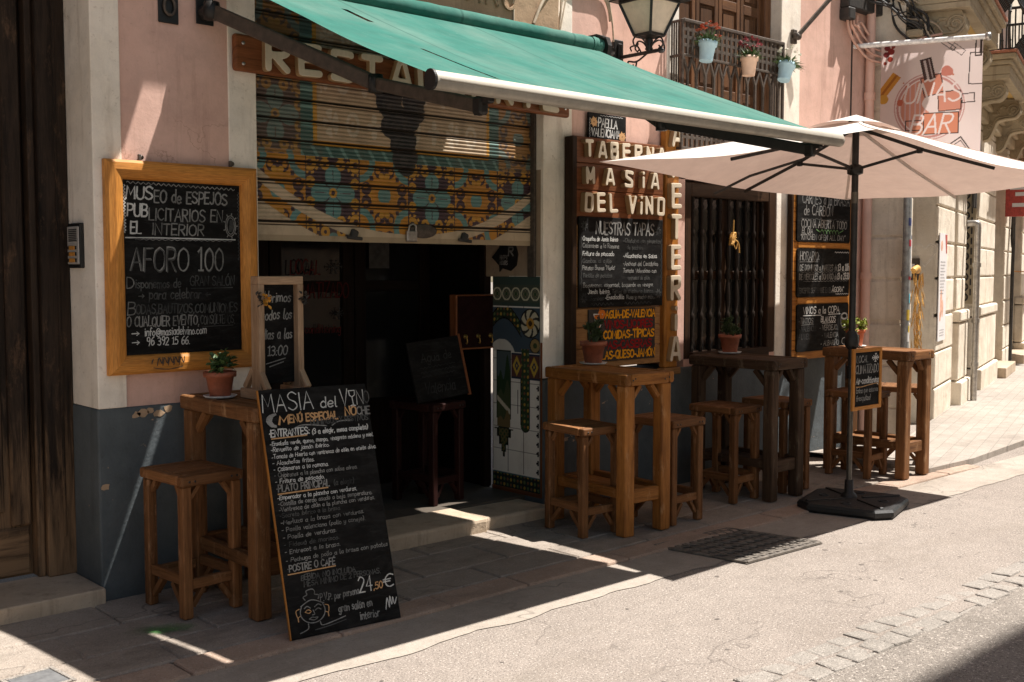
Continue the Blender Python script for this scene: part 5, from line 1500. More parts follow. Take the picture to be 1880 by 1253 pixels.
def awn_arm(sx, shoulder, elbow, end, m1, m2):
    mb = MB()
    mb.tube([Vector(shoulder) + Vector((0, -shoulder[1] - .014, 0)), Vector(shoulder) + Vector((0, .03, 0))], .042, 14)
    mb.b2(shoulder[0] - .05, shoulder[0] + .05, -.02, -.0131, shoulder[2] - .06, shoulder[2] + .16, bev=.004)
    mb.lathe([(0, -.05), (.04, -.045), (.05, 0), (.04, .045), (0, .05)], shoulder, 14)
    mb.build('arm_bracket', M['black'], t)
    mb = MB(); mb.beam(shoulder, elbow, .04, .075, bev=.012, seg=2); mb.build('arm', m1, t)
    mb = MB(); mb.lathe([(0, -.045), (.036, -.042), (.038, 0), (.036, .042), (0, .045)], elbow, 12); mb.box(elbow, (.07, .05, .07), (0, 0, .5), bev=.01); mb.build('arm_joint', M['black'], t)
    mb = MB(); mb.beam(elbow, end, .036, .062, bev=.010, seg=2); mb.build('arm', m2, t)
    mb = MB(); mb.box(end, (.05, .06, .075), bev=.01); mb.box(Vector(end) + Vector((.0, -.045, .02)), (.035, .06, .03), bev=.006); mb.build('arm_joint', M['black'], t)
awn_arm(-1, (2.745, -.095, 3.065), (3.08, -1.1, 2.60), (2.98, -1.99, 2.385), M['arm'], M['arm'])
awn_arm(1, (5.58, -.15, 3.06), (5.20, -1.1, 2.60), (5.44, -1.99, 2.385), M['black'], M['black'])

# wall plate with a ring at the left of the awning
t = thing('wall_ring_plate', 'small black plate with an iron ring on the shaded pink wall', 'wall plate', (2.545, -.001, 3.07))
mb = MB(); mb.b2(-.055, .055, -.012, 0, -.085, .1, bev=.004); mb.build('plate', M['black'], t)
mb = MB(); mb.tube([(.03 * math.cos(a * .45), -.025, .0 + .045 * math.sin(a * .45)) for a in range(14)], .008, 6, closed=True); mb.build('ring', M['iron'], t)

# ================================================================== SIGNS WITH CARVED LETTERS
t = thing('wooden_name_sign', 'long reddish plank sign with fat cream letters RESTAURANTE over the shutter', 'sign', (0, 0, 0))
mb = MB(); mb.box((4.17, -.045, 2.872), (2.56, .045, .20), (0, R(.4), 0), bev=.03, seg=3); mb.build('plank', M['sign_wood'], t)
mb = MB()
for x in (2.94, 5.40):
    for z in (2.82, 2.93): mb.lathe([(0, -.003), (.010, -.003), (.010, .003), (0, .004)], (x, -.069, z), 10, (R(90), 0, 0))
mb.build('bolt', M['steel'], t)
lx = [3.05 + .2095 * k for k in range(11)]
for ch, x in zip("RESTAURANTE", lx):
    bubble(ch, x, 2.785 + (4.17 - x) * .004, .185, .158, .04, .0205, -.0685, t, tilt=rng.uniform(-.05, .05))

t = thing('tavern_menu_board', 'tall plank board with fat letters, chalk tapas list and painted sign beside the barred window', 'sign board', (0, 0, 0))
mb = MB(); z = 1.0
hs = [.145, .15, .14, .15, .15, .145, .15]
for h in hs:
    mb.b2(5.50, 6.42, -.078, -.052, z + .002, z + h - .002, bev=.005); z += h
mb.build('lower_plank', M['pine'], t)
mb = MB()
for z0, z1 in ((2.08, 2.27), (2.272, 2.46), (2.462, 2.645)): mb.b2(5.47, 6.44, -.082, -.050, z0, z1, bev=.007, seg=2)
mb.build('upper_plank', M['sign_wood'], t)
mb = MB(); mb.b2(5.445, 5.495, -.095, -.012, .99, 2.64, bev=.006); mb.b2(5.50, 6.42, -.0515, -.012, 1.0, 1.04, bev=.002); mb.b2(5.5, 6.42, -.0515, -.012, 2.55, 2.6, bev=.002)
mb.build('side_batten', M['dark_wood'], t)
def row(txt, x0, x1, z, h, wid, parent, y=-.0835):
    n = len(txt); tot = sum(.5 if c == ' ' else (.45 if c == 'ı' else 1) for c in txt); step = (x1 - x0) / tot; x = x0
    for c in txt:
        w_ = .5 if c == ' ' else (.45 if c == 'ı' else 1)
        if c != ' ': bubble(c, x + step * w_ * .1, z, h, (wid if c != 'ı' else .04), .045, .0135, y, parent, tilt=rng.uniform(-.06, .06))
        x += step * w_
row("TABERNA", 5.53, 6.43, 2.497, .125, .088, t)
row("MASıA", 5.53, 6.42, 2.308, .125, .092, t)
row("DEL VıNO", 5.52, 6.43, 2.115, .14, .09, t)
mb = MB(); mb.b2(5.515, 6.425, -.094, -.0785, 1.44, 2.085, bev=.003); bbd = mb.build('blackboard', M['board'], t)
bri, mid, fnt = MB(), MB(), MB()
pn = Pen((5.515, -.0945, 1.44))
pn.text(mid, "NUESTRAS TAPAS", .17, .525, .085, .011, .80, jit=.04)
L1 = [("Croquetas de Jamón Ibérico", .475, bri, .40), ("Calamares a la Romana", .425, mid, .41), ("Fritura de pescado", .370, bri, .36), ("Gambas al ajillo", .318, fnt, .33), ("Patatas Bravas \"Masía\"", .268, mid, .37), ("Tortilla de patatas", .215, fnt, .34)]
for s_, y, w_, x1 in L1: pn.text(w_, s_, .035, y, .030, .0045, x1, jit=.09)
L2 = [("-Chistorra con pimientos", .468, fnt, .88), ("de padrón.", .420, fnt, .68), ("-Alcachofas en Salsa.", .358, bri, .84), ("-Anchoas del Cantábrico", .300, mid, .85), ("Tomate Valenciano con", .248, mid, .83), ("ventresca de atún.", .196, fnt, .76)]
for s_, y, w_, x1 in L2: pn.text(w_, s_, .46 if s_[0] != 'd' and s_[0] != 'v' else .50, y, .030, .0045, x1, jit=.09)
pn.text(mid, "Boquerones, esgarraet, boquerón en vinagre.", .04, .145, .03, .0042, .80, jit=.09)
pn.text(bri, "Jamón Ibérico,", .09, .098, .032, .0048, .32, jit=.08); pn.text(fnt, "Tablas de chacinería ibérica.", .34, .098, .028, .0042, .80, jit=.09)
pn.text(fnt, "- Gambas", .07, .05, .03, .0042, .25, jit=.09); pn.text(bri, "-Ensaladilla", .27, .055, .03, .0048, .47, jit=.08); pn.text(mid, "Rusa y mucho más...", .50, .055, .028, .0042, .82, jit=.09)
for x, y in ((.05, .58), (.85, .56), (.05, .07), (.86, .09)):
    for k in range(8):
        a = k * .785; pn.line(fnt, [(x + .012 * math.cos(a), y + .012 * math.sin(a)), (x + .035 * math.cos(a + .3), y + .035 * math.sin(a + .3)), (x + .018 * math.cos(a + .7), y + .018 * math.sin(a + .7))], .004)
pn.wavy(fnt, .12, .022, .36, .022, 6, .010, .004); pn.wavy(fnt, .48, .022, .78, .026, 7, .010, .004); pn.wavy(fnt, .022, .12, .022, .50, 9, .004, .0035); pn.wavy(fnt, .888, .13, .888, .50, 9, .004, .0035)
bri.build('chalk_writing', M['chalk'], bbd); mid.build('chalk_writing', M['chalk_mid'], bbd); fnt.build('chalk_writing', M['chalk_faint'], bbd)
mb = MB(); mb.b2(5.62, 6.345, -.090, -.0785, 1.045, 1.425, bev=.002); pbd = mb.build('painted_panel', simple('very_dark_brown_paint', (.02, .013, .010), .6), t)
pn = Pen((5.62, -.0905, 1.045)); ye, re, wh, og = MB(), MB(), MB(), MB()
pn.text(ye, "AGUA-DE-VALENCIA", .175, .315, .052, .0125, .72, jit=.02, slant=.02); pn.text(re, "VINOS-LICORES", .165, .238, .055, .0135, .69, jit=.02, slant=.02)
pn.text(ye, "COMIDAS-TÍPICAS", .155, .165, .055, .0125, .71, jit=.02, slant=.02); pn.text(re, "TAPAS-CASERAS", .05, .09, .055, .013, .68, jit=.02, slant=.02)
pn.text(ye, "TABLAS-QUESO-JAMÓN", .015, .018, .055, .0125, .72, jit=.02, slant=.02)
pn.line(wh, [(.05, .345), (.10, .20), (.10, .145), (.06, .125), (.14, .125), (.10, .145), (.10, .20), (.145, .345), (.05, .345)], .009, smooth=False, vary=.05)
pn.line(og, [(.07, .325), (.10, .225), (.13, .325), (.10, .30), (.085, .29)], .028, smooth=False, vary=.1); pn.line(og, [(.14 + .02 * math.cos(a), .345 + .02 * math.sin(a)) for a in (0, 1, 2, 3, 4, 5, 6.28)], .026); pn.line(og, [(.09, .33), (.12, .39)], .008, smooth=False)
ye.build('painted_lettering', M['paint_yellow'], pbd); re.build('painted_lettering', M['paint_red'], pbd); wh.build('painted_glass', M['paint_white'], pbd); og.build('painted_fruit', M['paint_orange'], pbd)

t = thing('vertical_letter_sign', 'narrow upright plank with fat cream letters CAFETERIA stacked beside the window', 'sign', (0, 0, 0))
mb = MB(); mb.b2(6.478, 6.635, -.075, -.012, .955, 3.12, bev=.012, seg=2); mb.build('plank', M['orange_wood'], t)
for k, ch in enumerate("CAFETERıA"):
    z = 1.005 + (8 - k) * .2335
    bubble(ch, 6.492 if ch != 'ı' else 6.535, z, .195, .125 if ch != 'ı' else .05, .045, .0185, -.0765, t, tilt=rng.uniform(-.03, .03))
mb = MB(); mb.b2(6.46, 6.66, -.09, -.0131, .90, .953, bev=.006); mb.build('foot_block', M['pine'], t)

t = thing('small_blackboard', 'small blackboard reading PAELLA VALENCIANA hung on the pink wall', 'blackboard', (5.665, -.02, 2.62))
mb = MB(); mb.b2(0, .40, -.016, 0, 0, .21, bev=.003); b_ = mb.build('board', M['board'], t)
bri, og = MB(), MB(); pn = Pen((0, -.0165, 0))
pn.text(bri, "PAELLA", .10, .115, .06, .010, .30, jit=.03); pn.text(bri, "VALENCIANA", .03, .045, .055, .0095, .33, jit=.03)
pn.wavy(bri, .03, .02, .30, .014, 8, .003, .003); pn.wavy(bri, .12, .195, .36, .197, 8, .003, .003); pn.wavy(bri, .012, .03, .012, .17, 7, .003, .003)
for x, y in ((.055, .145), (.355, .06)):
    pn.line(og, [(x + .018 * math.cos(a * .5), y + .018 * math.sin(a * .5)) for a in range(14)], .026)
    for q in range(7): pn.line(og, [(x + .026 * math.cos(q * .9), y + .026 * math.sin(q * .9)), (x + .036 * math.cos(q * .9), y + .036 * math.sin(q * .9))], .008, smooth=False)
bri.build('chalk_writing', M['chalk'], b_); og.build('chalk_drawing', M['chalk_tan'], b_)

# ---- big framed board at the left
t = thing('framed_blackboard', 'large blackboard in a honey wooden frame with mirror museum notice on the wall', 'blackboard', (0, 0, 0))
X0, X1, Z0, Z1 = 2.175, 3.022, 1.170, 2.262; w = .098
mb = MB()
def frame_bar(p, q, inner_p, inner_q):
    """moulded bar with mitred ends; p,q outer corners, inner corners"""
    prof = [(0, .0), (0, .030), (.15, .045), (.5, .050), (.8, .040), (.93, .032), (1.0, .018), (1.0, .0)]
    vs = []
    for s_, d in prof:
        for a, b in ((p, inner_p), (q, inner_q)): vs.append((a[0] + (b[0] - a[0]) * s_, -.014 - d, a[1] + (b[1] - a[1]) * s_))
    L = math.hypot(q[0] - p[0], q[1] - p[1]); o1 = rng.uniform(0, 20)
    fs = [(2 * k, 2 * k + 1, 2 * k + 3, 2 * k + 2) for k in range(len(prof) - 1)]
    uv = [[(o1, o1 + prof[k][0] * w), (o1 + L, o1 + prof[k][0] * w), (o1 + L, o1 + prof[k + 1][0] * w), (o1, o1 + prof[k + 1][0] * w)] for k in range(len(prof) - 1)]
    mb.add(vs, fs, uv)
A, B, C_, D = (X0, Z1), (X1, Z1), (X1, Z0), (X0, Z0)
a, b, c, d = (X0 + w, Z1 - w), (X1 - w, Z1 - w), (X1 - w, Z0 + w), (X0 + w, Z0 + w)
frame_bar(A, B, a, b); frame_bar(B, C_, b, c); frame_bar(C_, D, c, d); frame_bar(D, A, d, a)
mb.build('frame', M['frame_wood'], t)
mb = MB(); mb.b2(X0 + w - .01, X1 - w + .01, -.028, -.0135, Z0 + w - .01, Z1 - w + .01, bev=0); b_ = mb.build('board', M['board'], t)
mb = MB()
for x in (2.36, 2.87): mb.b2(x, x + .014, -.03, -.0125, Z1 - .002, Z1 + .035, bev=.002); mb.lathe([(0, -.02), (.012, -.02), (.012, .0), (0, .0)], (x + .02, -.02, Z1 + .02), 8, (R(90), 0, 0))
mb.build('hook', M['iron'], t)
pn = Pen((X0 + w, -.0285, Z0 + w)); WB, HB = X1 - X0 - 2 * w, Z1 - Z0 - 2 * w
bri, mid, fnt = MB(), MB(), MB()
pn.text(bri, "MUS", .015, HB * .895, .064, .0095, .155, jit=.03); pn.text(mid, "EO de ESPEJOS", .165, HB * .880, .062, .0085, .575, jit=.05)  # MUS, PUB and EL in brighter chalk: band of sunlight put into the colour
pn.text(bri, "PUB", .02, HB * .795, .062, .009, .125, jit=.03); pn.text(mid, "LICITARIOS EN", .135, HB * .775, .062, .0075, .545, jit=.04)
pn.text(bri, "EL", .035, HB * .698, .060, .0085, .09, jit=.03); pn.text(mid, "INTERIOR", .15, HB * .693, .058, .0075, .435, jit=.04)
pn.line(bri, [(.008, HB * .672), (.2, HB * .674), (.4, HB * .673), (.62, HB * .672)], .006); pn.wavy(mid, .06, HB * .663, .60, HB * .664, 16, .003, .003)
for k in (0, 1): pn.text(fnt if k else mid, "AFORO 100", .03 + k * .006, HB * .485 - k * .004, .12, .008, .545, jit=.03)
pn.text(mid, "D", .01, HB * .385, .058, .0055, .045); pn.text(fnt, "isponemos de", .055, HB * .385, .046, .0055, .30, jit=.05); pn.text(fnt, "GRAN SALÓN", .355, HB * .395, .05, .0055, .61, jit=.04); pn.line(fnt, [(.36, HB * .378), (.6, HB * .382)], .005, smooth=False)
pn.text(fnt, "> para celebrar <", .07, HB * .320, .052, .0055, .47, jit=.05)
pn.text(mid, "B", .01, HB * .235, .062, .006, .05); pn.text(fnt, "ODAS,BAUTIZOS,COMUNIONES", .055, HB * .235, .048, .006, .625, jit=.05)
pn.text(mid, "O CUALQUIER EVENTO,", .005, HB * .163, .05, .0062, .40, jit=.05); pn.text(fnt, "CONSÚLTENOS.", .41, HB * .165, .046, .005, .61, jit=.05); pn.line(fnt, [(.42, HB * .15), (.6, HB * .153)], .003, smooth=False)
pn.text(bri, ">", .03, HB * .105, .05, .0048, .07); pn.text(bri, "info@masiadelvino.com", .10, HB * .108, .042, .0048, .44, jit=.05)
pn.text(bri, ">", .03, HB * .052, .05, .0048, .07); pn.text(bri, "96 392 15 66.", .11, HB * .052, .042, .0052, .345, jit=.05)
for rx, rz in ((.030, .055), (.022, .044)): pn.line(mid, [(.595 + rx * math.cos(q * .42), HB * .755 + rz * math.sin(q * .42)) for q in range(16)], .005)
for k in range(9): pn.line(mid, [(.595 + .032 * math.cos(k * .7), HB * .755 + .058 * math.sin(k * .7)), (.595 + .042 * math.cos(k * .7), HB * .755 + .068 * math.sin(k * .7))], .006)
for k in range(4): pn.line(fnt, [(.585 + .006 * k, HB * .755 - .03), (.595 + .006 * k, HB * .755 + .03)], .005)
pn.wavy(mid, .02, HB * .985, .62, HB * .975, 22, .006, .0045); pn.wavy(bri, .006, HB * .70, .006, HB * .97, 14, .006, .005); pn.wavy(fnt, .642, HB * .55, .642, HB * .96, 18, .005, .004)
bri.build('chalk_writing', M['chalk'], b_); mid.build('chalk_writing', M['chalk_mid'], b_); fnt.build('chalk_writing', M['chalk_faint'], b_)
mb = MB(); pn = Pen((2.40, -.0645, 1.20)); pn.lift = .002
for k in range(5): pn.line(mb, [(.02 + .03 * k, .01), (.03 + .03 * k, .05), (.045 + .03 * k, .02), (.05 + .03 * k, .05)], .005)
pn.line(mb, [(-.01, .03), (.0, .045), (-.01, .02)], .004); pn.line(mb, [(.0, .0), (.08, -.012), (.16, .0)], .004); mb.build('ink_scrawl', M['cable_dark'], t)

# ---- three boards at the right of the window
t = thing('opening_hours_board', 'orange plank panel carrying three chalkboards with opening hours and wines', 'sign board', (0, 0, 0))
mb = MB()
z = .915
while z < 2.62:
    mb.b2(8.225, 9.195, -.052, -.022, z + .001, z + .085, bev=.004); z += .087
mb.build('plank', M['orange_wood'], t)
mb = MB(); mb.b2(8.19, 8.222, -.06, -.0131, .915, 2.62, bev=.004); mb.build('side_batten', M['dark_wood'], t)
fr = MB(); fr.b2(8.30, 9.19, -.060, -.0525, .917, .985, bev=.003); fr.b2(8.30, 9.19, -.060, -.0525, 1.41, 1.465, bev=.003); fr.b2(8.30, 9.19, -.060, -.0525, 1.905, 1.955, bev=.003); fr.b2(9.135, 9.19, -.0602, -.0525, .986, 2.62, bev=.003); fr.build('frame_strip', M['frame_wood'], t)
def rboard(x0, x1, z0, z1):
    r_ = .025; pl = []
    for cx, cz, a0 in ((x1 - r_, z1 - r_, 0), (x0 + r_, z1 - r_, 90), (x0 + r_, z0 + r_, 180), (x1 - r_, z0 + r_, 270)):
        for k in range(5): a = R(a0 + k * 22.5); pl.append((cx + r_ * math.cos(a), cz + r_ * math.sin(a)))
    mb = MB(); mb.prism(list(reversed(pl)), .0525, .068, lambda u, v, d: Vector((u, -d, v))); mb2 = mb.build('blackboard', M['board'], t)
    bm = bmesh.new(); bm.from_mesh(mb2.data); bmesh.ops.recalc_face_normals(bm, faces=bm.faces); bm.to_mesh(mb2.data); bm.free()
    return mb2
gr = MB()
b1 = rboard(8.265, 9.13, 1.96, 2.58); bri, mid, fnt = MB(), MB(), MB(); pn = Pen((8.265, -.0685, 1.96))
pn.text(mid, "CARNES a la BRASA", .07, .335, .085, .009, .84, jit=.04); pn.text(mid, "de CARBÓN", .10, .235, .085, .009, .56, jit=.04); pn.wavy(fnt, .05, .20, .82, .205, 10, .005, .004)
pn.text(mid, "COCINA ABIERTA TODO", .06, .125, .068, .009, .80, jit=.03); pn.text(mid, "EL DIA", .07, .072, .045, .008, .24, jit=.03); pn.line(mid, [(.07, .06), (.15, .062)], .005, smooth=False)
for q in range(6): pn.line(gr, [(.36 + q * .05, .085 + rng.uniform(-.01, .01)), (.39 + q * .05, .11), (.42 + q * .05, .075)], .007)
pn.line(gr, [(.30, .11), (.35, .09)], .008, smooth=False); pn.line(gr, [(.68, .09), (.74, .11)], .008, smooth=False)
pn.text(mid, "\"KITCHEN OPEN ALL DAY\"", .05, .018, .045, .0075, .78, jit=.03)
bri.build('chalk_writing', M['chalk'], b1) if bri.v else None; mid.build('chalk_writing', M['chalk_mid'], b1); fnt.build('chalk_writing', M['chalk_faint'], b1); gr.build('chalk_drawing', M['chalk_green'], b1)
b2_ = rboard(8.275, 9.13, 1.47, 1.90); bri, mid, fnt = MB(), MB(), MB(); pn = Pen((8.275, -.0685, 1.47))
pn.text(mid, "HORARIO:", .04, .325, .075, .0095, .34, jit=.03); pn.line(mid, [(.04, .31), (.32, .313)], .006, smooth=False)
pn.text(mid, "DE DOMINGO a MARTES de", .04, .235, .05, .0085, .64, jit=.03); pn.text(bri, "13 a 18h", .655, .235, .06, .010, .845, jit=.03)
pn.text(mid, "DE MIERCOLES a DOMINGO de", .03, .155, .05, .008, .64, jit=.03); pn.text(bri, "13 a 23:30", .65, .155, .058, .010, .85, jit=.03)
pn.wavy(mid, .05, .22, .8, .222, 14, .003, .004); pn.wavy(mid, .1, .138, .82, .14, 14, .003, .004)
pn.text(fnt, "\"EXCEPTO SEPTIEMBRE EN EL", .03, .035, .045, .0075, .55, jit=.04); pn.text(bri, "ÁGORA\"", .56, .04, .045, .0085, .76, jit=.03)
pn.wavy(bri, .6, .40, .84, .40, 6, .005, .006); pn.wavy(bri, .62, .02, .84, .02, 6, .004, .006); pn.wavy(fnt, .02, .02, .02, .40, 9, .004, .004)
bri.build('chalk_writing', M['chalk'], b2_); mid.build('chalk_writing', M['chalk_mid'], b2_); fnt.build('chalk_writing', M['chalk_faint'], b2_)
b3 = rboard(8.285, 9.13, .985, 1.405); bri, mid, fnt = MB(), MB(), MB(); pn = Pen((8.285, -.0685, .985))
pn.text(bri, "VINOS a la COPA", .09, .335, .06, .009, .68, jit=.03); pn.line(bri, [(.09, .32), (.38, .318)], .007, smooth=False); pn.line(bri, [(.5, .322), (.7, .322)], .007, smooth=False)
pn.text(mid, "-TINTOS", .02, .25, .048, .0075, .25, jit=.04); pn.line(mid, [(.06, .237), (.26, .24)], .005, smooth=False); pn.text(bri, "BLANCOS", .38, .255, .048, .0085, .62, jit=.03); pn.line(bri, [(.4, .243), (.62, .246)], .005, smooth=False)
pn.text(fnt, "· VALENCIA", .03, .18, .045, .007, .30, jit=.04); pn.text(mid, "· VERDEJO.", .36, .18, .045, .008, .66, jit=.03); pn.text(mid, "· VALENCIA", .40, .11, .045, .0075, .67, jit=.03); pn.text(mid, "- ALBARIÑO", .38, .04, .045, .0075, .68, jit=.03); pn.text(fnt, "· UTIEL", .03, .11, .045, .007, .2, jit=.04)
for rx in (.055, .042): pn.line(bri, [(.77 + rx * math.cos(q * .42), .30 + rx * .55 * math.sin(q * .42)) for q in range(16)], .006)
pn.line(bri, [(.715, .30), (.72, .22), (.77, .195), (.82, .22), (.825, .30)], .006); pn.line(bri, [(.80, .10), (.745, .09), (.74, .05), (.80, .03)], .007); pn.wavy(bri, .70, .012, .84, .014, 6, .003, .006)
bri.build('chalk_writing', M['chalk'], b3); mid.build('chalk_writing', M['chalk_mid'], b3); fnt.build('chalk_writing', M['chalk_faint'], b3)

# ================================================================== FITTINGS ON THE WALL
t = thing('wall_lantern', 'black iron street lantern with frosted panes on a scrolled wall bracket', 'lantern', (5.99, 0, 3.25))
mb = MB(); mb.b2(-.05, .05, -.03, -.002, -.11, .13, bev=.006); mb.b2(-.02, .02, -.045, -.0305, -.06, .10, bev=.004); mb.build('wall_plate', M['black'], t)
mb = MB(); mb.beam((0, -.03, 0), (0, -.40, .0), .022, .024, bev=.004); mb.lathe([(0, 0), (.022, .012), (.022, .03), (0, .05)], (0, -.40, 0), 10, (R(90), 0, 0)); mb.tube([(0, -.315, .0), (0, -.315, .11)], [.020, .014], 10); mb.lathe([(.012, .0), (.03, .02), (.02, .05), (.03, .08), (.018, .11)], (0, -.315, .0), 10)
def spiral(c, r0, r1, a0, a1, ax):
    out = []
    for k in range(22):
        t_ = k / 21; r_ = r0 + (r1 - r0) * t_; a = a0 + (a1 - a0) * t_
        out.append((c[0] + (r_ * math.cos(a) if ax else 0), c[1] + (0 if ax else r_ * math.cos(a)), c[2] + r_ * math.sin(a)))
    return out
for s_ in (-1, 1):
    mb.tube([(s_ * x, -.315, z) for x, z in cr([(.01, .02), (.05, .07), (.12, .10), (.17, .06), (.15, .02), (.12, .035), (.125, .055)], 5)], .006, 6)
    mb.tube([(0, -.315 + s_ * y, z) for y, z in cr([(.01, .02), (.05, .07), (.10, .09), (.13, .05), (.11, .02), (.09, .035)], 5)], .006, 6)
mb.tube(cr([(0, -.30, -.005), (0, -.20, -.05), (0, -.12, -.04), (0, -.13, -.08), (0, -.17, -.07)], 5), .007, 6); mb.tube(cr([(0, -.20, -.05), (0, -.17, -.12), (0, -.05, -.14), (0, -.03, -.10)], 5), .007, 6); mb.tube(cr([(0, -.24, .01), (0, -.20, .06), (0, -.14, .06), (0, -.15, .03)], 5), .006, 6)
mb.build('bracket', M['black'], t)
zb, zt = .115, .345; hb, ht = .075, .150; ry = R(0)
def corner(h, z): return [(-h, -.315 - h, z), (h, -.315 - h, z), (h, -.315 + h, z), (-h, -.315 + h, z)]
cb, ct = corner(hb, zb), corner(ht, zt)
mb = MB()
for k in range(4):
    mb.beam(cb[k], ct[k], .018, .018, bev=.002); mb.beam(cb[k], cb[(k + 1) % 4], .016, .02, bev=.002); mb.beam(ct[k], ct[(k + 1) % 4], .018, .02, bev=.002)
mb.lathe([(.018, .09), (.075, .108), (.105, .112), (.105, .1135), (0, .114)], (0, -.315, 0), 4, (0, 0, R(45)))
mb.build('lantern_frame', M['black'], t)
mb = MB(); cb2, ct2 = corner(hb - .004, zb + .01), corner(ht - .004, zt - .008)
for k in range(4): mb.add([cb2[k], cb2[(k + 1) % 4], ct2[(k + 1) % 4], ct2[k]], [(0, 1, 2, 3)])
mb.build('glass_pane', M['lampglass'], t)
mb = MB(); mb.lathe([(.285, .352), (.29, .36), (.12, .50), (.10, .54), (.06, .56), (.05, .62), (0, .64)], (0, -.315, 0), 4, (0, 0, R(45)), smooth=False); mb.build('lantern_roof', M['black'], t)
# electric box and cables round the lantern
mb = MB(); mb.tube(cr([(5.42, -.018, 3.72), (5.50, -.02, 3.69), (5.62, -.022, 3.665), (5.72, -.02, 3.67), (5.84, -.02, 3.655), (5.89, -.02, 3.59), (5.91, -.02, 3.50)], 5), .014, 7); mb.tube(cr([(5.42, -.03, 3.73), (5.6, -.033, 3.685), (5.84, -.032, 3.67), (5.90, -.03, 3.55), (5.92, -.03, 3.45), (5.94, -.02, 3.36)], 5), .007, 6)
tag(mb.build('cable', M['cable']), 'cream cable sagging across the pink wall to the lantern', 'cable')
mb = MB(); mb.tube(cr([(5.10, -.055, 3.68), (5.18, -.06, 3.72), (5.28, -.05, 3.70), (5.36, -.04, 3.735), (5.42, -.02, 3.75)], 5), .010, 6); mb.tube(cr([(5.11, -.055, 3.36), (5.18, -.058, 3.50), (5.28, -.056, 3.62), (5.40, -.03, 3.72)], 5), .012, 6); mb.tube([(4.93, -.052, 3.31), (4.93, -.052, 3.72)], .008, 6); mb.tube([(5.37, -.02, 3.26), (5.40, -.022, 3.5), (5.41, -.02, 3.75)], .008, 6); mb.tube([(5.36, -.03, 3.26), (5.47, -.024, 3.68), (5.52, -.02, 3.76)], .006, 6)
tag(mb.build('cable', M['cable']), 'loose cream cables crossing the lintel and its pilaster', 'cable')
# shutter stay bar at the upper right
t = thing('wall_stay_bar', 'brown iron stay bar slanting out from a bracket on the upper pink wall', 'stay bar', (8.23, -.01, 3.72))
mb = MB(); mb.b2(-.03, .03, -.03, 0, -.06, .06, bev=.004); mb.lathe([(0, -.03), (.03, -.03), (.03, .03), (0, .03)], (0, -.045, 0), 10, (0, R(90), 0)); mb.build('bracket', M['iron'], t)
mb = MB(); mb.beam((0, -.05, 0), (.42, -.25, .50), .03, .035, bev=.004); mb.build('bar', M['iron'], t)
# meter box with conduits and tangled wires
t = thing('cable_junction', 'dark junction box trailing pink conduits and tangled wires by the house corner', 'junction box', (9.05, 0, 4.0))
mb = MB(); mb.b2(-.06, .60, -.10, -.001, .09, .5, bev=.01); mb.b2(-.07, .04, -.11, -.0015, -.02, .088, bev=.01); mb.build('box', M['cable_dark'], t)
mb = MB()
for k in range(4): mb.tube(cr([(.0 + .055 * k, -.05, .05), (.0 + .055 * k, -.05, -.04), (.04 + .06 * k, -.055, -.14 + .045 * k), (.18 + .05 * k, -.06, -.25 + .055 * k), (.34 + .04 * k, -.10, -.34 + .055 * k), (.50 + .02 * k, -.24, -.36 + .05 * k), (.66, -.42, -.28 + .045 * k), (.78, -.56, -.20 + .03 * k)], 5), .0125, 7)
mb.build('conduit', M['cable_pink'], t)
mb = MB()
for k in range(16):
    p = [(.35 + rng.uniform(-.15, .15), -.06, .2)]
    for q in range(4): p.append((.5 + q * .1 + rng.uniform(-.14, .14), -.15 - q * .1 + rng.uniform(-.1, .06), .25 - q * .14 + rng.uniform(-.12, .12)))
    mb.tube(cr(p, 5), rng.choice([.006, .009, .012]), 5)
mb.build('wire', M['cable_dark'], t)
mb = MB()
for k in range(8):
    p = [(.45 + rng.uniform(-.1, .1), -.08, .35)]
    for q in range(4): p.append((.6 + q * .1 + rng.uniform(-.12, .12), -.2 - q * .09 + rng.uniform(-.1, .06), .25 - q * .14 + rng.uniform(-.12, .12)))
    mb.tube(cr(p, 5), rng.choice([.006, .010]), 5)
mb.build('wire', M['cable'], t)
# door intercom on the reveal
t = thing('door_entry_panel', 'narrow metal bell panel with three amber buttons on the cream door reveal', 'intercom', (2.13, .205, 1.83))
mb = MB(); mb.b2(-.022, 0, -.085, .085, -.115, .115, bev=.004); mb.build('housing', M['black'], t)
mb = MB(); mb.b2(-.028, -.0221, -.075, .075, -.095, .098, bev=.003); mb.build('face_plate', M['light_metal'], t)
mb = MB()
for k in range(7): mb.b2(-.0305, -.0281, -.055, .055, .022 + k * .0095, .027 + k * .0095, bev=0)
mb.build('speaker_slot', M['black'], t)
amb = simple('amber_button', (.50, .22, .04), .4)
for k in range(3):
    mb = MB(); mb.b2(-.033, -.0281, -.03, .045, -.085 + k * .032, -.065 + k * .032, bev=.002); mb.build('button', amb, t)
    mb = MB(); mb.b2(-.0325, -.0281, .048, .062, -.084 + k * .032, -.066 + k * .032, bev=.001); mb.b2(-.0325, -.0281, -.052, -.036, -.084 + k * .032, -.066 + k * .032, bev=.001); mb.build('button_key', M['black'], t)
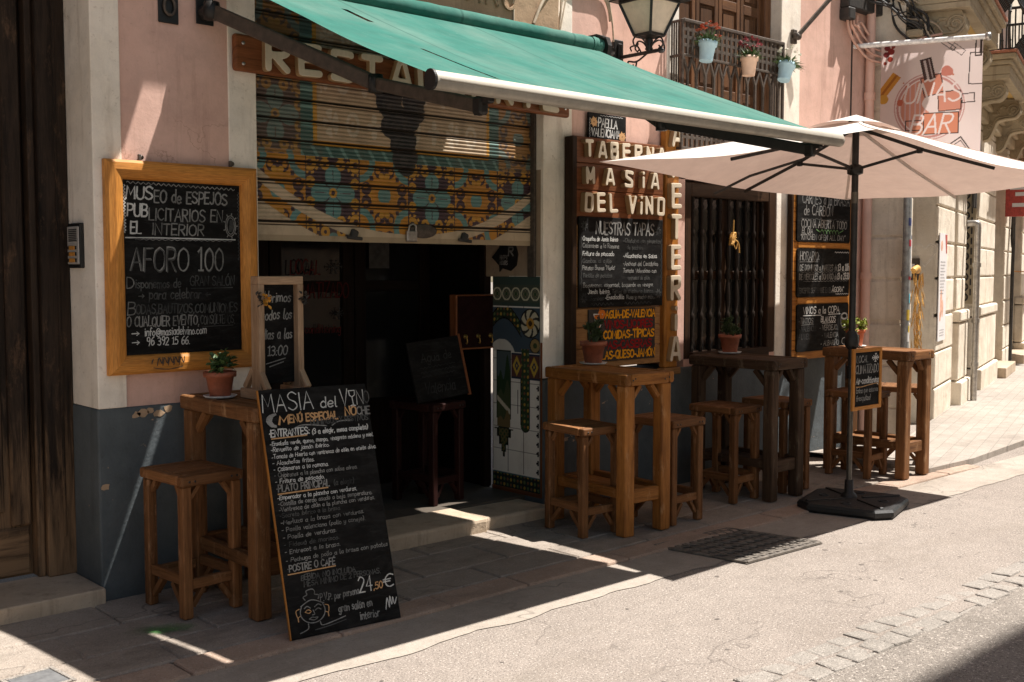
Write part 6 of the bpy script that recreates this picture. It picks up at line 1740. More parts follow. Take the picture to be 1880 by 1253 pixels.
# arrow sign on the vestibule side wall
t = thing('arrow_sign', 'round black arrow sign for happy hours on the vestibule side wall', 'sign', (5.247, .36, 1.80))
mb = MB(); ap = [(.165, 0), (.08, .07), (.08, .105), (-.0, .11), (-.09, .09), (-.115, .02), (-.10, -.06), (-.04, -.10), (.05, -.08), (.08, -.105), (.085, -.06)]
mb.prism(ap, 0, .008, lambda u, v, d: Vector((-d, u, v))); a_ = mb.build('disc', M['plastic'], t)
mb = MB(); pn = Pen((-.0085, .12, -.1), U=(0, -1, 0), V=(0, 0, 1), lift=.002); pn.N = Vector((-1, 0, 0))
pn.text(mb, "HAPPY", .05, .085, .028, .006, .13, jit=.02); pn.text(mb, "HOURS", .05, .045, .028, .006, .13, jit=.02); pn.text(mb, "R", .14, .11, .06, .012, .19, jit=0); mb.build('white_lettering', M['chalk_mid'], a_)
# dark red menu box
t = thing('menu_box', 'dark red wooden box with brass hooks hung by the tiled vestibule wall', 'wall box', (5.13, .56, 1.15))
mb = MB(); mb.b2(-.22, .22, -.03, .03, 0, .37, bev=.006); mb.b2(.22, .262, -.012, .012, .05, .10, bev=.003); mb.b2(.22, .262, -.012, .012, .27, .32, bev=.003); mb.build('back', M['red_box'], t)
mb = MB(); mb.b2(-.235, -.2201, -.045, .032, -.012, .382, bev=.004); mb.b2(.2201, .235, -.045, .032, -.012, .382, bev=.004); mb.b2(-.22, .22, -.045, .032, -.012, -.0005, bev=.003); mb.b2(-.22, .22, -.045, .032, .3705, .382, bev=.003); mb.build('frame', M['sign_wood'], t)
for x in (-.14, -.02, .10):
    mb = MB(); mb.lathe([(0, 0), (.018, .0), (.018, .006), (.008, .01), (.008, .02)], (x, -.031, .08), 10, (R(90), 0, 0)); mb.tube(cr([(x, -.045, .08), (x, -.055, .05), (x, -.05, .03), (x, -.04, .035)], 4), .005, 6); mb.build('hook', M['brass'], t)

# ================================================================== FLOWER POTS ON THE BALCONY RAILING
for nm, lab, x, z, pm, kd, ln, sc_ in (('flower_pot', 'pale blue pot of red flowers hanging on the balcony railing', 6.765, 3.30, M['blue_pot'], 'red', (0, R(10), 0), 1),
        ('flower_pot', 'peach pot of crimson flowers hanging on the middle of the balcony railing', 7.315, 3.255, M['peach_pot'], 'pink', (0, R(3), 0), 1),
        ('flower_pot', 'tilted pale blue pot of white flowers at the railing end', 7.80, 3.275, M['blue_pot'], 'white', (0, R(20), 0), 1)):
    p = plant_pot(nm, lab, (x, -.215, z), .05, .066, .15, pm, kd, 'flower pots hung on the balcony railing', saucer=False, lean=ln)
    mb = MB(); mb.tube([(0, .06, .12), (0, .078, .15), (0, .092, .14)], .004, 6); mb.build('hook', M['iron'], p)

# ================================================================== BAR TABLES AND STOOLS
def bar_table(name, label, loc, rz, m, group):
    t = thing(name, label, 'bar table', loc, rz, group)
    W, L, H = .44, .78, 1.035
    mb = MB(); pw = (W - .10) / 3
    for k in range(3): mb.box((-W / 2 + .05 + pw * (k + .5), 0, H - .022), (pw - .003, L - .10, .034), bev=.004)
    for s in (-1, 1):
        mb.box((s * (W / 2 - .025), 0, H - .036), (.050, L, .075), bev=.014, seg=3)
        mb.box((0, s * (L / 2 - .025), H - .036), (W - .102, .050, .074), bev=.010, seg=2)
    mb.build('tabletop', m, t)
    for sx in (-1, 1):
        for sy in (-1, 1):
            mb = MB(); mb.box((sx * (W / 2 - .055), sy * (L / 2 - .06), (H - .073) / 2), (.085, .085, H - .075), bev=.010, seg=2, jit=.002); mb.build('leg', m, t)
    mb = MB()
    for sy in (-1, 1):
        mb.box((0, sy * (L / 2 - .06), .25), (W - .198, .05, .09), bev=.006)
    for sx in (-1, 1):
        mb.box((sx * (W / 2 - .055), 0, .27), (.05, L - .208, .065), bev=.006)
    mb.box((0, 0, .27), (.16, L - .172, .03), bev=.005)
    mb.build('foot_rail', m, t)
    mb = MB()
    for sx in (-1, 1):
        for sy in (-1, 1):
            mb.beam((sx * (W / 2 - .10), sy * (L / 2 - .06), H - .16), (sx * (W / 2 - .17), sy * (L / 2 - .06), H - .078), .04, .03, bev=.003)
            mb.beam((sx * (W / 2 - .055), sy * (L / 2 - .105), H - .18), (sx * (W / 2 - .055), sy * (L / 2 - .20), H - .078), .04, .03, bev=.003, up=(1, 0, 0))
    mb.build('brace', m, t)
    mb = MB()
    for sy in (-1, 1):
        for x in (-.16, -.14, .13, .17): mb.lathe([(0, 0), (.006, 0), (.006, .002), (0, .003)], (x, sy * (L / 2 + .0005), H - .035 + rng.uniform(-.01, .01)), 8, (R(90) * (1 if sy < 0 else -1), 0, 0))
    mb.build('bolt', M['black'], t)
    return t
tg = 'bar tables standing along the shop front'
bar_table('bar_table', 'brown bar table behind the leaning menu board', (2.74, -.49, 0.02), R(0), M['brown_table_wood'], tg)
bar_table('bar_table', 'orange-brown bar table in front of the tapas board', (5.29, -.585, 0.02), R(-3), M['table_wood'], tg)
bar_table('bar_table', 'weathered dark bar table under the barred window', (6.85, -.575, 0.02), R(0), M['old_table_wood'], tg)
bar_table('bar_table', 'bar table half in sun behind the parasol pole', (8.36, -.80, 0.02), R(0), M['brown_table_wood'], tg)

def bar_stool(name, label, loc, rz, m, group):
    t = thing(name, label, 'bar stool', loc, rz, group)
    W, L, H = .34, .42, .70
    mb = MB()
    for k in range(3): mb.box((0, -L / 2 + .05 + (L - .10) * (k + .5) / 3, H - .018), (W - .09, (L - .1) / 3 - .003, .030), bev=.004)
    for s in (-1, 1):
        mb.box((0, s * (L / 2 - .025), H - .027), (W, .05, .052), bev=.012, seg=3); mb.box((s * (W / 2 - .0225), 0, H - .027), (.045, L - .102, .051), bev=.010, seg=2)
    mb.build('seat', m, t)
    px, py = W / 2 - .035, L / 2 - .04
    for sx in (-1, 1):
        for sy in (-1, 1):
            mb = MB(); mb.box((sx * px, sy * py, (H - .053) / 2), (.050, .054, H - .055), bev=.006, jit=.0015); mb.build('leg', m, t)
    mb = MB()
    for s in (-1, 1):
        mb.box((0, s * py, .165), (2 * px - .052, .032, .05), bev=.004); mb.box((s * px, 0, .185), (.032, 2 * py - .056, .05), bev=.004)
    mb.build('stretcher', m, t)
    mb = MB()
    for sx in (-1, 1):
        for sy in (-1, 1):
            mb.beam((sx * (px - .03), sy * py, .055), (sx * (px - .09), sy * py, .138), .028, .024, bev=.002); mb.beam((sx * px, sy * (py - .03), .06), (sx * px, sy * (py - .12), .158), .028, .024, bev=.002, up=(1, 0, 0))
            mb.beam((sx * (px - .026), sy * py, H - .115), (sx * (px - .07), sy * py, H - .056), .026, .02, bev=.002); mb.beam((sx * px, sy * (py - .028), H - .115), (sx * px, sy * (py - .07), H - .056), .026, .02, bev=.002, up=(1, 0, 0))
    mb.build('brace', m, t)
    mb = MB()
    for s in (-1, 1):
        for x in (-.13, -.10, .10, .13): mb.lathe([(0, 0), (.006, 0), (.006, .002), (0, .003)], (x, s * (L / 2 + .0005), H - .028), 8, (R(90) * (1 if s < 0 else -1), 0, 0))
    mb.build('bolt', M['black'], t)
    return t
sg_ = 'wooden bar stools along the shop front'
s0 = bar_stool('bar_stool', 'brown stool by the grey-blue wall below the large framed blackboard', (2.435, -.40, .02), R(4), M['stool_wood'], sg_)
copy_thing(s0, (5.035, -.62, .02), R(-6), 'stool with a sunlit seat edge beside the doorstep', sg_).location.y = -.60
copy_thing(s0, (5.70, -.74, .02), R(0), 'stool mostly hidden behind the table in front of the tapas board', sg_)
copy_thing(s0, (6.57, -.58, .02), R(2), 'shaded stool between the orange-brown table and the dark weathered table', sg_).location = (6.55, -.60, .02)
copy_thing(s0, (7.15, -.64, .02), R(-4), 'shaded stool between the dark weathered table and the parasol base', sg_)
copy_thing(s0, (8.12, -.76, .02), R(3), 'stool tucked in behind the parasol pole', sg_)
copy_thing(s0, (8.80, -.80, .02), R(24), 'stool on the sunny far side of the table behind the parasol pole', sg_)
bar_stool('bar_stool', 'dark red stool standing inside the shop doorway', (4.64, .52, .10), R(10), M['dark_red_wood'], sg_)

# ================================================================== TABLE THINGS
def zt(z=1.035): return z + .02
plant_pot('potted_plant', 'terracotta pot of small leafy herbs beside the standing table blackboard', (2.62, -.36, zt()), .052, .075, .125, M['terracotta_pot'], 'herb', 'potted plants on the bar tables')
plant_pot('potted_plant', 'dark potted succulent at the foot of the tapas board', (5.50, -.25, zt()), .06, .085, .15, M['terracotta_pot'], 'succulent', 'potted plants on the bar tables')
plant_pot('potted_plant', 'round red pot with a succulent in front of the barred window', (7.02, -.285, zt()), .056, .082, .14, M['terracotta_pot'], 'succulent', 'potted plants on the bar tables')
plant_pot('potted_plant', 'orange pot of yellow-green leaves beside the parasol pole', (8.42, -.56, zt()), .055, .075, .14, M['orange_pot'], 'bright', 'potted plants on the bar tables')

t = thing('table_sign', 'narrow wooden standing blackboard with opening time behind the leaning menu board', 'sign', (2.835, -.56, zt()), R(0))
mb = MB()
for s in (-1, 1):
    mb.box((s * .112, -.012, .30), (.032, .085, .56), bev=.004)
mb.box((0, -.012, .598), (.256, .084, .042), bev=.004)
mb.build('frame', M['raw_pine'], t)
mb = MB()
for s in (-1, 1):
    mb.box((s * .115, 0, .025), (.05, .26, .05), bev=.004)
    for q in (-1, 1): mb.beam((s * .115, q * .11, .052), (s * .115, q * .025, .15), .03, .03, bev=.003, up=(1, 0, 0))
mb.build('foot', M['raw_pine'], t)
mb = MB(); mb.b2(-.098, .098, -.008, .008, .075, .577, bev=.001); b_ = mb.build('board', M['board'], t)
mb = MB(); pn = Pen((-.098, -.0085, .075)); pn.text(mb, "Abrimos", .012, .415, .05, .006, .175, jit=.06, slant=.15); pn.text(mb, "todos los", .01, .325, .05, .006, .18, jit=.06, slant=.15); pn.text(mb, "días a las", .01, .225, .05, .006, .18, jit=.06, slant=.15); pn.text(mb, "13:00", .04, .14, .05, .006, .15, jit=.06, slant=.15); pn.line(mb, [(.03, .10), (.14, .125)], .005, smooth=False); pn.line(mb, [(.05, .085), (.13, .107)], .005, smooth=False)
mb.build('chalk_writing', M['chalk_mid'], b_)
mb = MB()
for (x, z, n_) in ((-.085, .50, 18),):
    for k in range(n_): leaf(mb, (x + rng.uniform(-.018, .018), -.062, z + rng.uniform(-.03, .03)), (rng.uniform(-1, 1), -.6, rng.uniform(-1, 1)), .028, .016, 0, .2)
mb.build('flower_ornament', simple('yellow_ornament', (.60, .28, .03), .6), t)
mb = MB()
for x, z in ((.125, .50), (-.135, .50)):
    for k in range(14): leaf(mb, (x + rng.uniform(-.018, .018), -.06, z + rng.uniform(-.03, .03)), (rng.uniform(-1, 1), -.5, rng.uniform(-1, 1)), .026, .016, 0, .2)
mb.build('flower_ornament', M['cable_dark'], t)
mb = MB()
for k in range(6): mb.lathe([(0, -.028), (.022, -.018), (.03, 0), (.022, .018), (0, .028)], (rng.uniform(-.07, .07), rng.uniform(-.03, .03), .03 + (k // 4) * .045), 12)
t = mb.build('fruit', simple('orange_peel', (.50, .14, .02), .5, 0, .2, 60, .2)); t.location = (3.06, -.28, zt()); t.scale = (.75, .9, 1)
tag(t, 'small heap of oranges beside the standing table blackboard', 'fruit')
t.location = (2.90, -.25, zt()); t.scale = (.5, .9, 1)

# ---- leaning menu board
P0, P1 = Vector((2.514, -1.200, .022)), Vector((3.084, -1.265, .022))
Ub = (P1 - P0).normalized(); lean_dir = Vector((.01, .35, 1.11)).normalized()
Vb = (lean_dir - Ub * lean_dir.dot(Ub)).normalized(); Nb = Ub.cross(Vb)
t = thing('menu_board', 'tall black menu board with chalk price list leaning against a bar table', 'menu board', P0)
t.rotation_euler = Matrix((Ub, -Nb, Vb)).transposed().to_euler()
BWd, BHt = .575, 1.165
mb = MB(); mb.b2(.006, BWd, -.006, .006, 0, BHt, bev=.002, seg=1); b_ = mb.build('board', M['board'], t)
mb = MB(); mb.b2(0, .0059, -.0065, .008, 0, BHt, bev=.001); mb.b2(.006, BWd, .0062, .016, .0, .02, bev=.001); mb.build('edge_strip', M['orange_wood'], t)
pn = Pen((0, -.0065, 0)); bri, mid, fnt, tan_, dim = MB(), MB(), MB(), MB(), MB()
def vv(v): return BHt * (1 - v)
pn.text(bri, "MASIA", .015, vv(.093), .085, .0055, .275, jit=.03, slant=.03); pn.text(bri, "del", .315, vv(.092), .05, .0062, .40, jit=.03)
pn.text(bri, "V", .425, vv(.093), .085, .0055, .465, jit=.02); pn.text(bri, "N", .513, vv(.090), .072, .0055, .548, jit=.02); pn.text(fnt, "O", .554, vv(.085), .06, .005, .582, jit=.02)
pn.line(bri, [(.475, vv(.028)), (.478, vv(.048)), (.49, vv(.056)), (.505, vv(.048)), (.508, vv(.028)), (.475, vv(.028))], .005, smooth=False); pn.line(bri, [(.49, vv(.056)), (.492, vv(.088)), (.475, vv(.094)), (.505, vv(.094)), (.492, vv(.088))], .005, smooth=False)
moon = [(.075, vv(.104)), (.042, vv(.112)), (.03, vv(.130)), (.045, vv(.150)), (.072, vv(.155)), (.055, vv(.145)), (.05, vv(.128)), (.06, vv(.112)), (.075, vv(.104))]
pn.line(mid, moon, .010); pn.line(mid, [(.045, vv(.115)), (.04, vv(.132)), (.055, vv(.15))], .014)
pn.text(tan_, "M", .088, vv(.146), .038, .0095, .135, jit=.03); pn.text(tan_, "ENÚ ESPECIAL", .142, vv(.143), .037, .0082, .395, jit=.03); pn.text(tan_, "NO", .44, vv(.134), .042, .0085, .50, jit=.03); pn.text(mid, "CHE", .505, vv(.134), .038, .007, .575, jit=.03)
pn.line(mid, [(.14, vv(.178)), (.20, vv(.158)), (.30, vv(.166)), (.33, vv(.17))], .005); pn.line(mid, [(.36, vv(.17)), (.40, vv(.155)), (.47, vv(.155))], .005); pn.text(dim, "DOMINGOS Y FESTIVOS", .25, vv(.16), .026, .005, .56, jit=.05)
def ml(mb_, s_, x, v, x1, h=.0195, w=.0031, j=.08): pn.text(mb_, s_, x, vv(v), h, w, x1, jit=j, slant=.1)
ml(bri, "·ENTRANTES:", .03, .197, .235, .034, .0062, .04); ml(bri, "(3 a elegir, mesa completa)", .25, .199, .55, .024, .0045)
pn.line(tan_, [(.04, vv(.204)), (.22, vv(.201))], .0055, smooth=False)
for s_, v, x1, m_ in (("-Ensalada verde, queso, mango, vinagreta módena y miel.", .232, .575, bri), ("-Revuelto de jamón ibérico.", .257, .33, bri), ("-Tomate de Huerta con ventresca de atún en aceite oliva.", .285, .58, bri), ("- Alcachofas fritas.", .311, .24, bri), ("- Calamares a la romana.", .336, .31, bri), ("- Chipirones a la plancha con salsa aérea.", .362, .46, mid), ("- Fritura de pescado.", .386, .28, bri)): ml(bri if m_ is bri else mid, s_, .028, v, x1)
ml(mid, "·PLATO PRINCIPAL", .03, .420, .30, .032, .0058, .04); ml(fnt, "(a elegir)", .325, .42, .43, .026, .004); pn.line(tan_, [(.035, vv(.429)), (.29, vv(.426))], .0055, smooth=False)
for s_, v, x1, m_ in (("-Emperador a la plancha con verduras.", .452, .44, bri), ("-Costilla de cerdo asado a baja temperatura.", .476, .52, mid), ("-Ventresca de atún a la plancha con verduras.", .499, .53, mid), ("-Secreto ibérico a la brasa.", .523, .34, fnt), ("-Merluza a la brasa con verduras.", .551, .46, mid), ("- Paella valenciana (pollo y conejo).", .580, .46, mid), ("- Paella de verduras.", .610, .30, mid), ("- Fideuá de marisco.", .640, .31, fnt), ("- Entrecot a la brasa.", .668, .31, mid), ("- Pechuga de pollo a la brasa con patatas", .700, .56, mid)): ml(m_, s_, .028, v, x1)
ml(mid, "·POSTRE O CAFÉ", .03, .738, .27, .030, .0052, .05); pn.line(tan_, [(.03, vv(.749)), (.27, vv(.745))], .0058, smooth=False)
ml(fnt, "BEBIDA NO INCLUIDA", .09, .780, .37, .024, .0045); ml(fnt, "MESA MÍNIMO DE 2 PERSONAS.", .10, .805, .50, .024, .0045)
ml(mid, "P.V.P. por persona", .17, .872, .37, .030, .0045); pn.text(bri, "24", .375, vv(.868), .070, .006, .445, jit=.02); pn.text(tan_, ",50", .452, vv(.866), .032, .0055, .50, jit=.02); pn.text(bri, "€", .505, vv(.866), .06, .006, .56, jit=.02)
ml(mid, "gran salón en", .255, .930, .43, .036, .005); ml(mid, "interior", .36, .975, .46, .036, .005); pn.line(bri, [(.50, vv(.955)), (.515, vv(.91)), (.52, vv(.95)), (.53, vv(.905)), (.535, vv(.94)), (.545, vv(.91)), (.55, vv(.94)), (.565, vv(.915))], .005)
# chalk face of a woman with a bun and earrings
fx, fz = .125, vv(.905)
pn.line(mid, [(fx + .062 * math.cos(a), fz + .052 * math.sin(a)) for a in [R(150 + k * 24) for k in range(11)]], .0045); pn.line(mid, [(fx - .055, fz + .03), (fx, fz + .052), (fx + .06, fz + .028)], .0045)
pn.line(mid, [(fx - .03, fz + .055), (fx - .038, fz + .07), (fx - .018, fz + .078), (fx - .02, fz + .095), (fx + .01, fz + .10), (fx + .022, fz + .088), (fx + .02, fz + .075), (fx + .04, fz + .068), (fx + .035, fz + .052)], .0045)
for s in (-1, 1): pn.line(tan_, [(fx + s * .065, fz + .02), (fx + s * .082, fz + .012), (fx + s * .078, fz - .015), (fx + s * .064, fz - .012)], .004); pn.line(tan_, [(fx + s * .076, fz - .018), (fx + s * .076, fz - .035)], .005, smooth=False)
pn.line(mid, [(fx - .04, fz + .018), (fx - .025, fz + .026), (fx - .01, fz + .016)], .0045); pn.line(mid, [(fx + .012, fz + .018), (fx + .03, fz + .028), (fx + .045, fz + .02)], .0045); pn.line(tan_, [(fx - .038, fz + .002), (fx - .022, fz + .010), (fx - .008, fz), (fx - .022, fz - .006), (fx - .038, fz + .002)], .004); pn.line(mid, [(fx + .012, fz + .002), (fx + .028, fz + .010), (fx + .042, fz + .002)], .004)
pn.line(mid, [(fx + .002, fz + .005), (fx + .008, fz - .014), (fx - .004, fz - .016)], .004); pn.line(mid, [(fx - .022, fz - .032), (fx - .006, fz - .026), (fx + .004, fz - .029), (fx + .022, fz - .030), (fx + .002, fz - .040), (fx - .022, fz - .032)], .004)
pn.line(mid, [(fx - .03, fz - .052), (fx - .034, fz - .075), (fx - .075, fz - .088)], .0045); pn.line(mid, [(fx + .03, fz - .052), (fx + .04, fz - .07), (fx + .10, fz - .062), (fx + .16, fz - .05)], .0045); pn.line(fnt, [(fx + .0, fz - .085), (fx + .08, fz - .078), (fx + .16, fz - .066)], .004)
bri.build('chalk_writing', M['chalk'], b_); mid.build('chalk_writing', M['chalk_mid'], b_); fnt.build('chalk_writing', M['chalk_faint'], b_); tan_.build('chalk_writing', M['chalk_tan'], b_); dim.build('chalk_writing', M['chalk_faint'], b_)

# ---- dim easel board inside the doorway
t = thing('easel_board', 'dim chalkboard leaning on the stool inside the doorway', 'blackboard', (4.46, .40, .80), R(4))
t.rotation_euler = (R(-12), R(-4), R(4))
mb = MB(); mb.b2(0, .48, -.008, .008, 0, .42, bev=.002); b_ = mb.build('board', M['board'], t)
mb = MB(); mb.b2(.481, .50, -.012, .012, -.01, .43, bev=.002); mb.build('edge_strip', M['sign_wood'], t)
mb = MB(); pn = Pen((0, -.0085, 0)); pn.text(mb, "Agua de", .10, .27, .06, .006, .38, jit=.06); pn.text(mb, "Valencia", .08, .05, .08, .007, .36, jit=.06, slant=.15)
for k in range(3): pn.wavy(mb, .08, .23 - k * .03, .40, .235 - k * .03, 10, .006, .004)
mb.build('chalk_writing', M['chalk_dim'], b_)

# ================================================================== PARASOL
t = thing('parasol', 'large cream parasol on a black pole at the kerb', 'parasol', (7.05, -1.33, 0))
o_ = Vector((7.05, -1.33, 0))
ca, cb_, cc_, cd = Vector((5.60, -2.315, 2.485)) - o_, Vector((8.85, -2.28, 2.40)) - o_, Vector((8.8, -.22, 2.335)) - o_, Vector((5.50, -.30, 2.445)) - o_
apex = Vector((0, 0, 2.77))
mb = MB()
crn = [ca, cb_, cc_, cd]
ndiv = 14
for k in range(4):
    A_, B_ = crn[k], crn[(k + 1) % 4]
    vs = []
    for j in range(ndiv + 1):
        tt = .07 + .93 * j / ndiv
        for i in range(ndiv * 2 + 1):
            s = i / (ndiv * 2); mid_ = abs(s - .5) * 2
            e = A_.lerp(B_, s)
            mp = (A_ + B_) / 2
            e = e + (mp.xy.to_3d() - Vector((0, 0, 0))) * (-.035 * (math.sin(s * math.pi) ** 2)) * tt   # edge drawn in between ribs
            p = apex.lerp(e, tt)
            p.z -= .045 * math.sin(s * math.pi) ** 2 * tt + .012 * math.sin(tt * math.pi)
            vs.append(p)
    n = ndiv * 2 + 1
    mb.add(vs, [(j * n + i, (j + 1) * n + i, (j + 1) * n + i + 1, j * n + i + 1) for j in range(ndiv) for i in range(n - 1)], None, True)
mb.build('canopy', M['canopy'], t)
for k in range(4):          # doubled seam along each ridge
    mb = MB(); sp_ = []
    for j in range(13):
        tt = .1 + .9 * j / 12; p = apex.lerp(crn[k], tt); p.z -= .012 * math.sin(tt * math.pi); sp_.append(p + Vector((0, 0, .003)))
    sd_ = Vector((-crn[k].y, crn[k].x, 0)).normalized() * .011
    mb.add([q + sg * sd_ for q in sp_ for sg in (-1, 1)], [(2 * j, 2 * j + 1, 2 * j + 3, 2 * j + 2) for j in range(12)]); mb.build('seam', M['canopy'], t)
mb = MB()     # small raised vent cap over the top
for k in range(4):
    A_, B_ = crn[k].normalized() * .34, crn[(k + 1) % 4].normalized() * .34
    A_ = Vector((crn[k].x, crn[k].y, 0)).normalized() * .36 + Vector((0, 0, 2.712)); B_ = Vector((crn[(k + 1) % 4].x, crn[(k + 1) % 4].y, 0)).normalized() * .36 + Vector((0, 0, 2.712))
    vs = [Vector((0, 0, 2.805))] + [A_.lerp(B_, q / 6) + Vector((0, 0, .022 * math.sin(q * math.pi / 6))) for q in range(7)]
    mb.add(vs, [(0, q, q + 1) for q in range(1, 7)])
mb.build('vent_cap', M['canopy'], t)
mb = MB(); mb.tube([(0, 0, .06), (0, 0, .95)], .019, 14); mb.build('lower_pole', M['pole'], t)
mb = MB(); mb.tube([(0, 0, .95), (0, 0, 2.78)], .024, 14); mb.tube([(0, 0, .93), (0, 0, 1.02)], .032, 14); mb.lathe([(.03, 0), (.05, .03), (.045, .10), (.03, .13)], (0, 0, 1.14), 12); mb.b2(.03, .09, -.012, .012, 1.18, 1.24, bev=.005); mb.build('upper_pole', M['black'], t)
mb = MB(); mb.tube([(0, 0, 2.18), (0, 0, 2.26)], .0255, 14); mb.build('tape_band', M['pole'], t)
mb = MB(); mb.lathe([(.03, 0), (.055, .01), (.058, .06), (.03, .075)], (0, 0, 2.38), 14); mb.lathe([(.03, 0), (.06, .01), (.055, .05), (.02, .07)], (0, 0, 2.71), 14); mb.build('hub', M['black'], t)
rib_ends = []
for k in range(4):
    rib_ends.append(crn[k]); rib_ends.append((crn[k] + crn[(k + 1) % 4]) / 2)
for ri, e in enumerate(rib_ends[1::2]):
    e = e + Vector((0, 0, -.045)) - e.xy.to_3d() * .035
    mb = MB(); a_ = apex.lerp(e, .03) + Vector((0, 0, -.055)); b_ = apex.lerp(e, .985) + Vector((0, 0, -.028)); m_ = apex.lerp(e, .5) + Vector((0, 0, -.058))
    mb.beam(a_, m_, .016, .024, bev=.003); mb.beam(m_, b_, .016, .022, bev=.003); rb = mb.build('rib', M['canopy'] if ri == 1 else M['black'], t)
    if ri == 1: continue
    mb = MB(); mb.beam((0, 0, 2.42), apex.lerp(e, .47) + Vector((0, 0, -.072)), .014, .02, bev=.003); mb.box(apex.lerp(e, .47) + Vector((0, 0, -.07)), (.035, .035, .04), bev=.005); mb.build('strut', M['black'], rb)
e = apex.lerp(rib_ends[7], .47); e2 = Vector((-.72, .50, 2.17))
mb = MB(); q = apex.lerp(rib_ends[5], .42) + Vector((-.0, 0, -.08)); mb.tube([q, q + Vector((-.25, .30, -.12)), q + Vector((-.42, .5, -.25))], .010, 6); mb.build('loose_cord', M['cable_dark'], t)
# base: chamfered plastic slab with raised cross
pt_ = t
mb = MB(); h = .335; c_ = .10
pl = [(-h + c_, -h), (h - c_, -h), (h, -h + c_), (h, h - c_), (h - c_, h), (-h + c_, h), (-h, h - c_), (-h, -h + c_)]
def ring(sc, z): return [(x * sc, y * sc, z) for x, y in pl]
lv = [ring(.97, 0), ring(1, .018), ring(1, .045), ring(.965, .062), ring(.88, .067)]
vs = [p for l in lv for p in l]; fs = []
for i in range(4):
    for k in range(8): fs.append((i * 8 + k, i * 8 + (k + 1) % 8, (i + 1) * 8 + (k + 1) % 8, (i + 1) * 8 + k))
fs.append(tuple(32 + k for k in range(8))); mb.add(vs, fs); t2 = mb.build('base', M['plastic'], pt_); t2.location = (-.04, -.06, .006); t2.rotation_euler = (0, 0, R(16))
mb = MB()
for a in range(4):
    rot = Matrix.Rotation(R(45 + 90 * a), 3, 'Z'); mb.box(rot @ Vector((.22, 0, .070)), (.30, .03, .012), rot, bev=.004)
    rot = Matrix.Rotation(R(90 * a), 3, 'Z'); mb.lathe([(.035, .0), (.035, .006), (.025, .006), (.025, .001)], rot @ Vector((.21, 0, .0665)), 14)
mb.build('raised_rib', M['plastic'], t2)
mb = MB(); mb.lathe([(.06, .0), (.05, .02), (.032, .03), (.030, .12), (.026, .12)], (.04 * math.cos(R(16)) + .06 * math.sin(R(16)), -.04 * math.sin(R(16)) + .06 * math.cos(R(16)), .067), 16); mb.build('pole_socket', M['plastic'], t2)
# notice hung on the pole
t = thing('hanging_notice', 'small framed chalkboard about air conditioning hung on the parasol pole', 'notice board', (6.985, -1.375, .70), R(-1))
mb = MB(); w_, h_ = .385, .445
mb.b2(0, .028, -.012, .008, 0, h_, bev=.003); mb.b2(w_ - .028, w_, -.012, .008, 0, h_, bev=.003); mb.b2(.0281, w_ - .0281, -.012, .008, 0, .028, bev=.003); mb.b2(.0281, w_ - .0281, -.012, .008, h_ - .028, h_, bev=.003); mb.build('frame', M['frame_wood'], t)
mb = MB(); mb.b2(.026, w_ - .026, -.004, .006, .026, h_ - .026, bev=0); b_ = mb.build('board', M['board'], t)
mb = MB(); mid = MB(); tn = MB(); pn = Pen((0, -.0045, 0))
pn.text(mid, "LOCAL", .05, .345, .048, .008, .20, jit=.03); pn.text(mb, "*", .26, .345, .062, .008, .34, jit=.03); pn.text(mid, "CLIMATIZADO", .04, .265, .06, .008, .345, jit=.03); pn.text(mb, "Air-conditioning", .045, .19, .045, .0065, .345, jit=.04, slant=.12); pn.line(tn, [(.05, .17), (.12, .168), (.2, .175), (.33, .183), (.345, .168)], .006); pn.text(mid, "Entra que estamos", .05, .125, .035, .0055, .34, jit=.05, slant=.12); pn.text(mid, "fresquitos!", .05, .068, .038, .006, .24, jit=.05, slant=.12)
mb.build('chalk_writing', M['chalk'], b_); mid.build('chalk_writing', M['chalk_mid'], b_); tn.build('chalk_underline', M['chalk_tan'], b_)
mb = MB(); mb.tube([(.09, .0, h_ + .002), (.085, .045, h_ + .04), (.12, .07, h_ + .045), (.13, .0, h_ + .002)], .003, 6); mb.build('hanging_cord', M['cable_dark'], t)

# ================================================================== DRAIN COVER AND GROUND MARKS
t = thing('drain_cover', 'rectangular ribbed cast iron cover set in the gutter', 'drain cover', (5.50, -1.47, .0))
Mv = [Vector((5.09, -1.16)), Vector((5.20, -1.77)), Vector((5.93, -1.80)), Vector((5.80, -1.19))]
def bil(u, v, z): p = Mv[0].lerp(Mv[3], u).lerp(Mv[1].lerp(Mv[2], u), v); return Vector((p.x - 5.5, p.y + 1.47, z))
mb = MB()
mb.add([bil(-.02, -.02, .006), bil(1.02, -.02, .006), bil(1.02, 1.02, .006), bil(-.02, 1.02, .006)], [(0, 3, 2, 1)]); mb.build('frame', M['cover_iron'], t)
mb = MB()
for k in range(20):
    for j in range(7):
        u = (k + .5) / 20; v = (j + .5) / 7
        p = bil(u, v, .012); mb.box(p, (.028, .075, .012), (0, 0, R(8 + (28 if (k + j) % 2 else -28))), bev=.003)
mb.beam(bil(0, 0, .010), bil(1, 0, .010), .02, .016); mb.beam(bil(0, 1, .010), bil(1, 1, .010), .02, .016); mb.beam(bil(0, 0, .010), bil(0, 1, .010), .02, .016); mb.beam(bil(1, 0, .010), bil(1, 1, .010), .02, .016)
mb.build('ribbed_plate', M['cover_iron'], t)
t = thing('drain_cover', 'small square grey cover in the sunny paving at the lower left corner', 'drain cover', (1.50, -.92, .018), R(6))
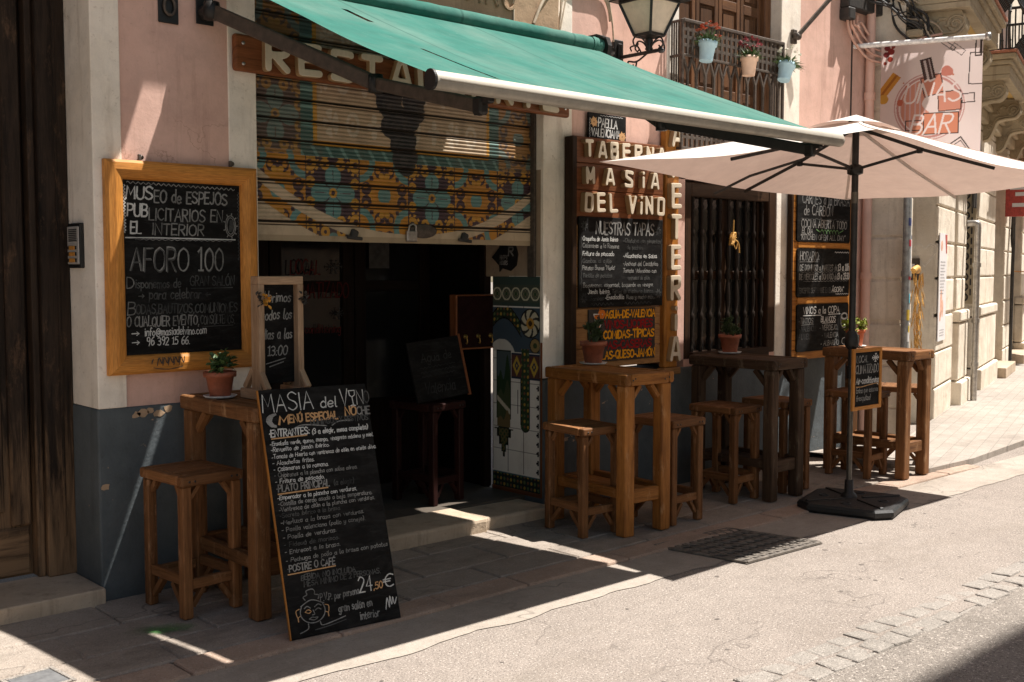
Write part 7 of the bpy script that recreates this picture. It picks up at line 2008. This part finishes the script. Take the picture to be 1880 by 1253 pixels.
mb = MB(); mb.b2(-.09, .09, -.09, .09, -.01, .006, bev=.004); mb.build('plate', simple('grey_slate', (.13, .13, .13), .7), t)
mb = MB(); mb.b2(-.11, -.092, -.11, .11, -.01, .007, bev=.002); mb.b2(.092, .11, -.11, .11, -.01, .007, bev=.002); mb.b2(-.091, .091, -.11, -.092, -.01, .007, bev=.002); mb.b2(-.091, .091, .092, .11, -.01, .007, bev=.002); mb.build('rim', M['sett'], t)
mb = MB()
for k in range(46):
    x, y = rng.uniform(1.2, 9), rng.uniform(-2.7, -1.75); r_ = rng.uniform(.006, .017)
    mb.add([(x + r_ * rng.uniform(.7, 1.2) * math.cos(q * .9), y + r_ * rng.uniform(.7, 1.2) * math.sin(q * .9), .0012) for q in range(7)], [tuple(range(7))])
g_ = mb.build('road', simple('trodden_gum', (.12, .10, .085), .9, 0, .4, 3)); g_['kind'] = 'structure'
def spray(name, c):
    m, t_, b = newmat(name)
    o = coords(t_); b.inputs["Base Color"].default_value = (*c, 1); b.inputs["Roughness"].default_value = .95
    ln = t_.nodes.new("ShaderNodeVectorMath"); ln.operation = 'LENGTH'; t_.links.new(mapping(t_, o, (5.2, 11, 0)), ln.inputs[0])
    k = mathn(t_, 'SUBTRACT', mathn(t_, 'ADD', mathn(t_, 'MULTIPLY', noise(t_, o, 14, 5, .7), 1.5), .25), ln.outputs["Value"])
    tr = t_.nodes.new("ShaderNodeBsdfTransparent"); mx = t_.nodes.new("ShaderNodeMixShader")
    t_.links.new(ramp(t_, k, [(0.10, 0), (0.85, .55)]), mx.inputs[0]); t_.links.new(tr.outputs[0], mx.inputs[1]); t_.links.new(b.outputs[0], mx.inputs[2]); t_.links.new(mx.outputs[0], t_.nodes["Material Output"].inputs[0])
    return m
mb = MB(); mb.add([(-.24, -.12, 0), (.24, -.12, 0), (.24, .12, 0), (-.24, .12, 0)], [(0, 1, 2, 3)])
g_ = mb.build('ground', spray('green_spray_paint', (.05, .20, .04))); g_['kind'] = 'structure'; g_.location = (2.16, -.66, .0235); g_.rotation_euler = (0, 0, R(-20))
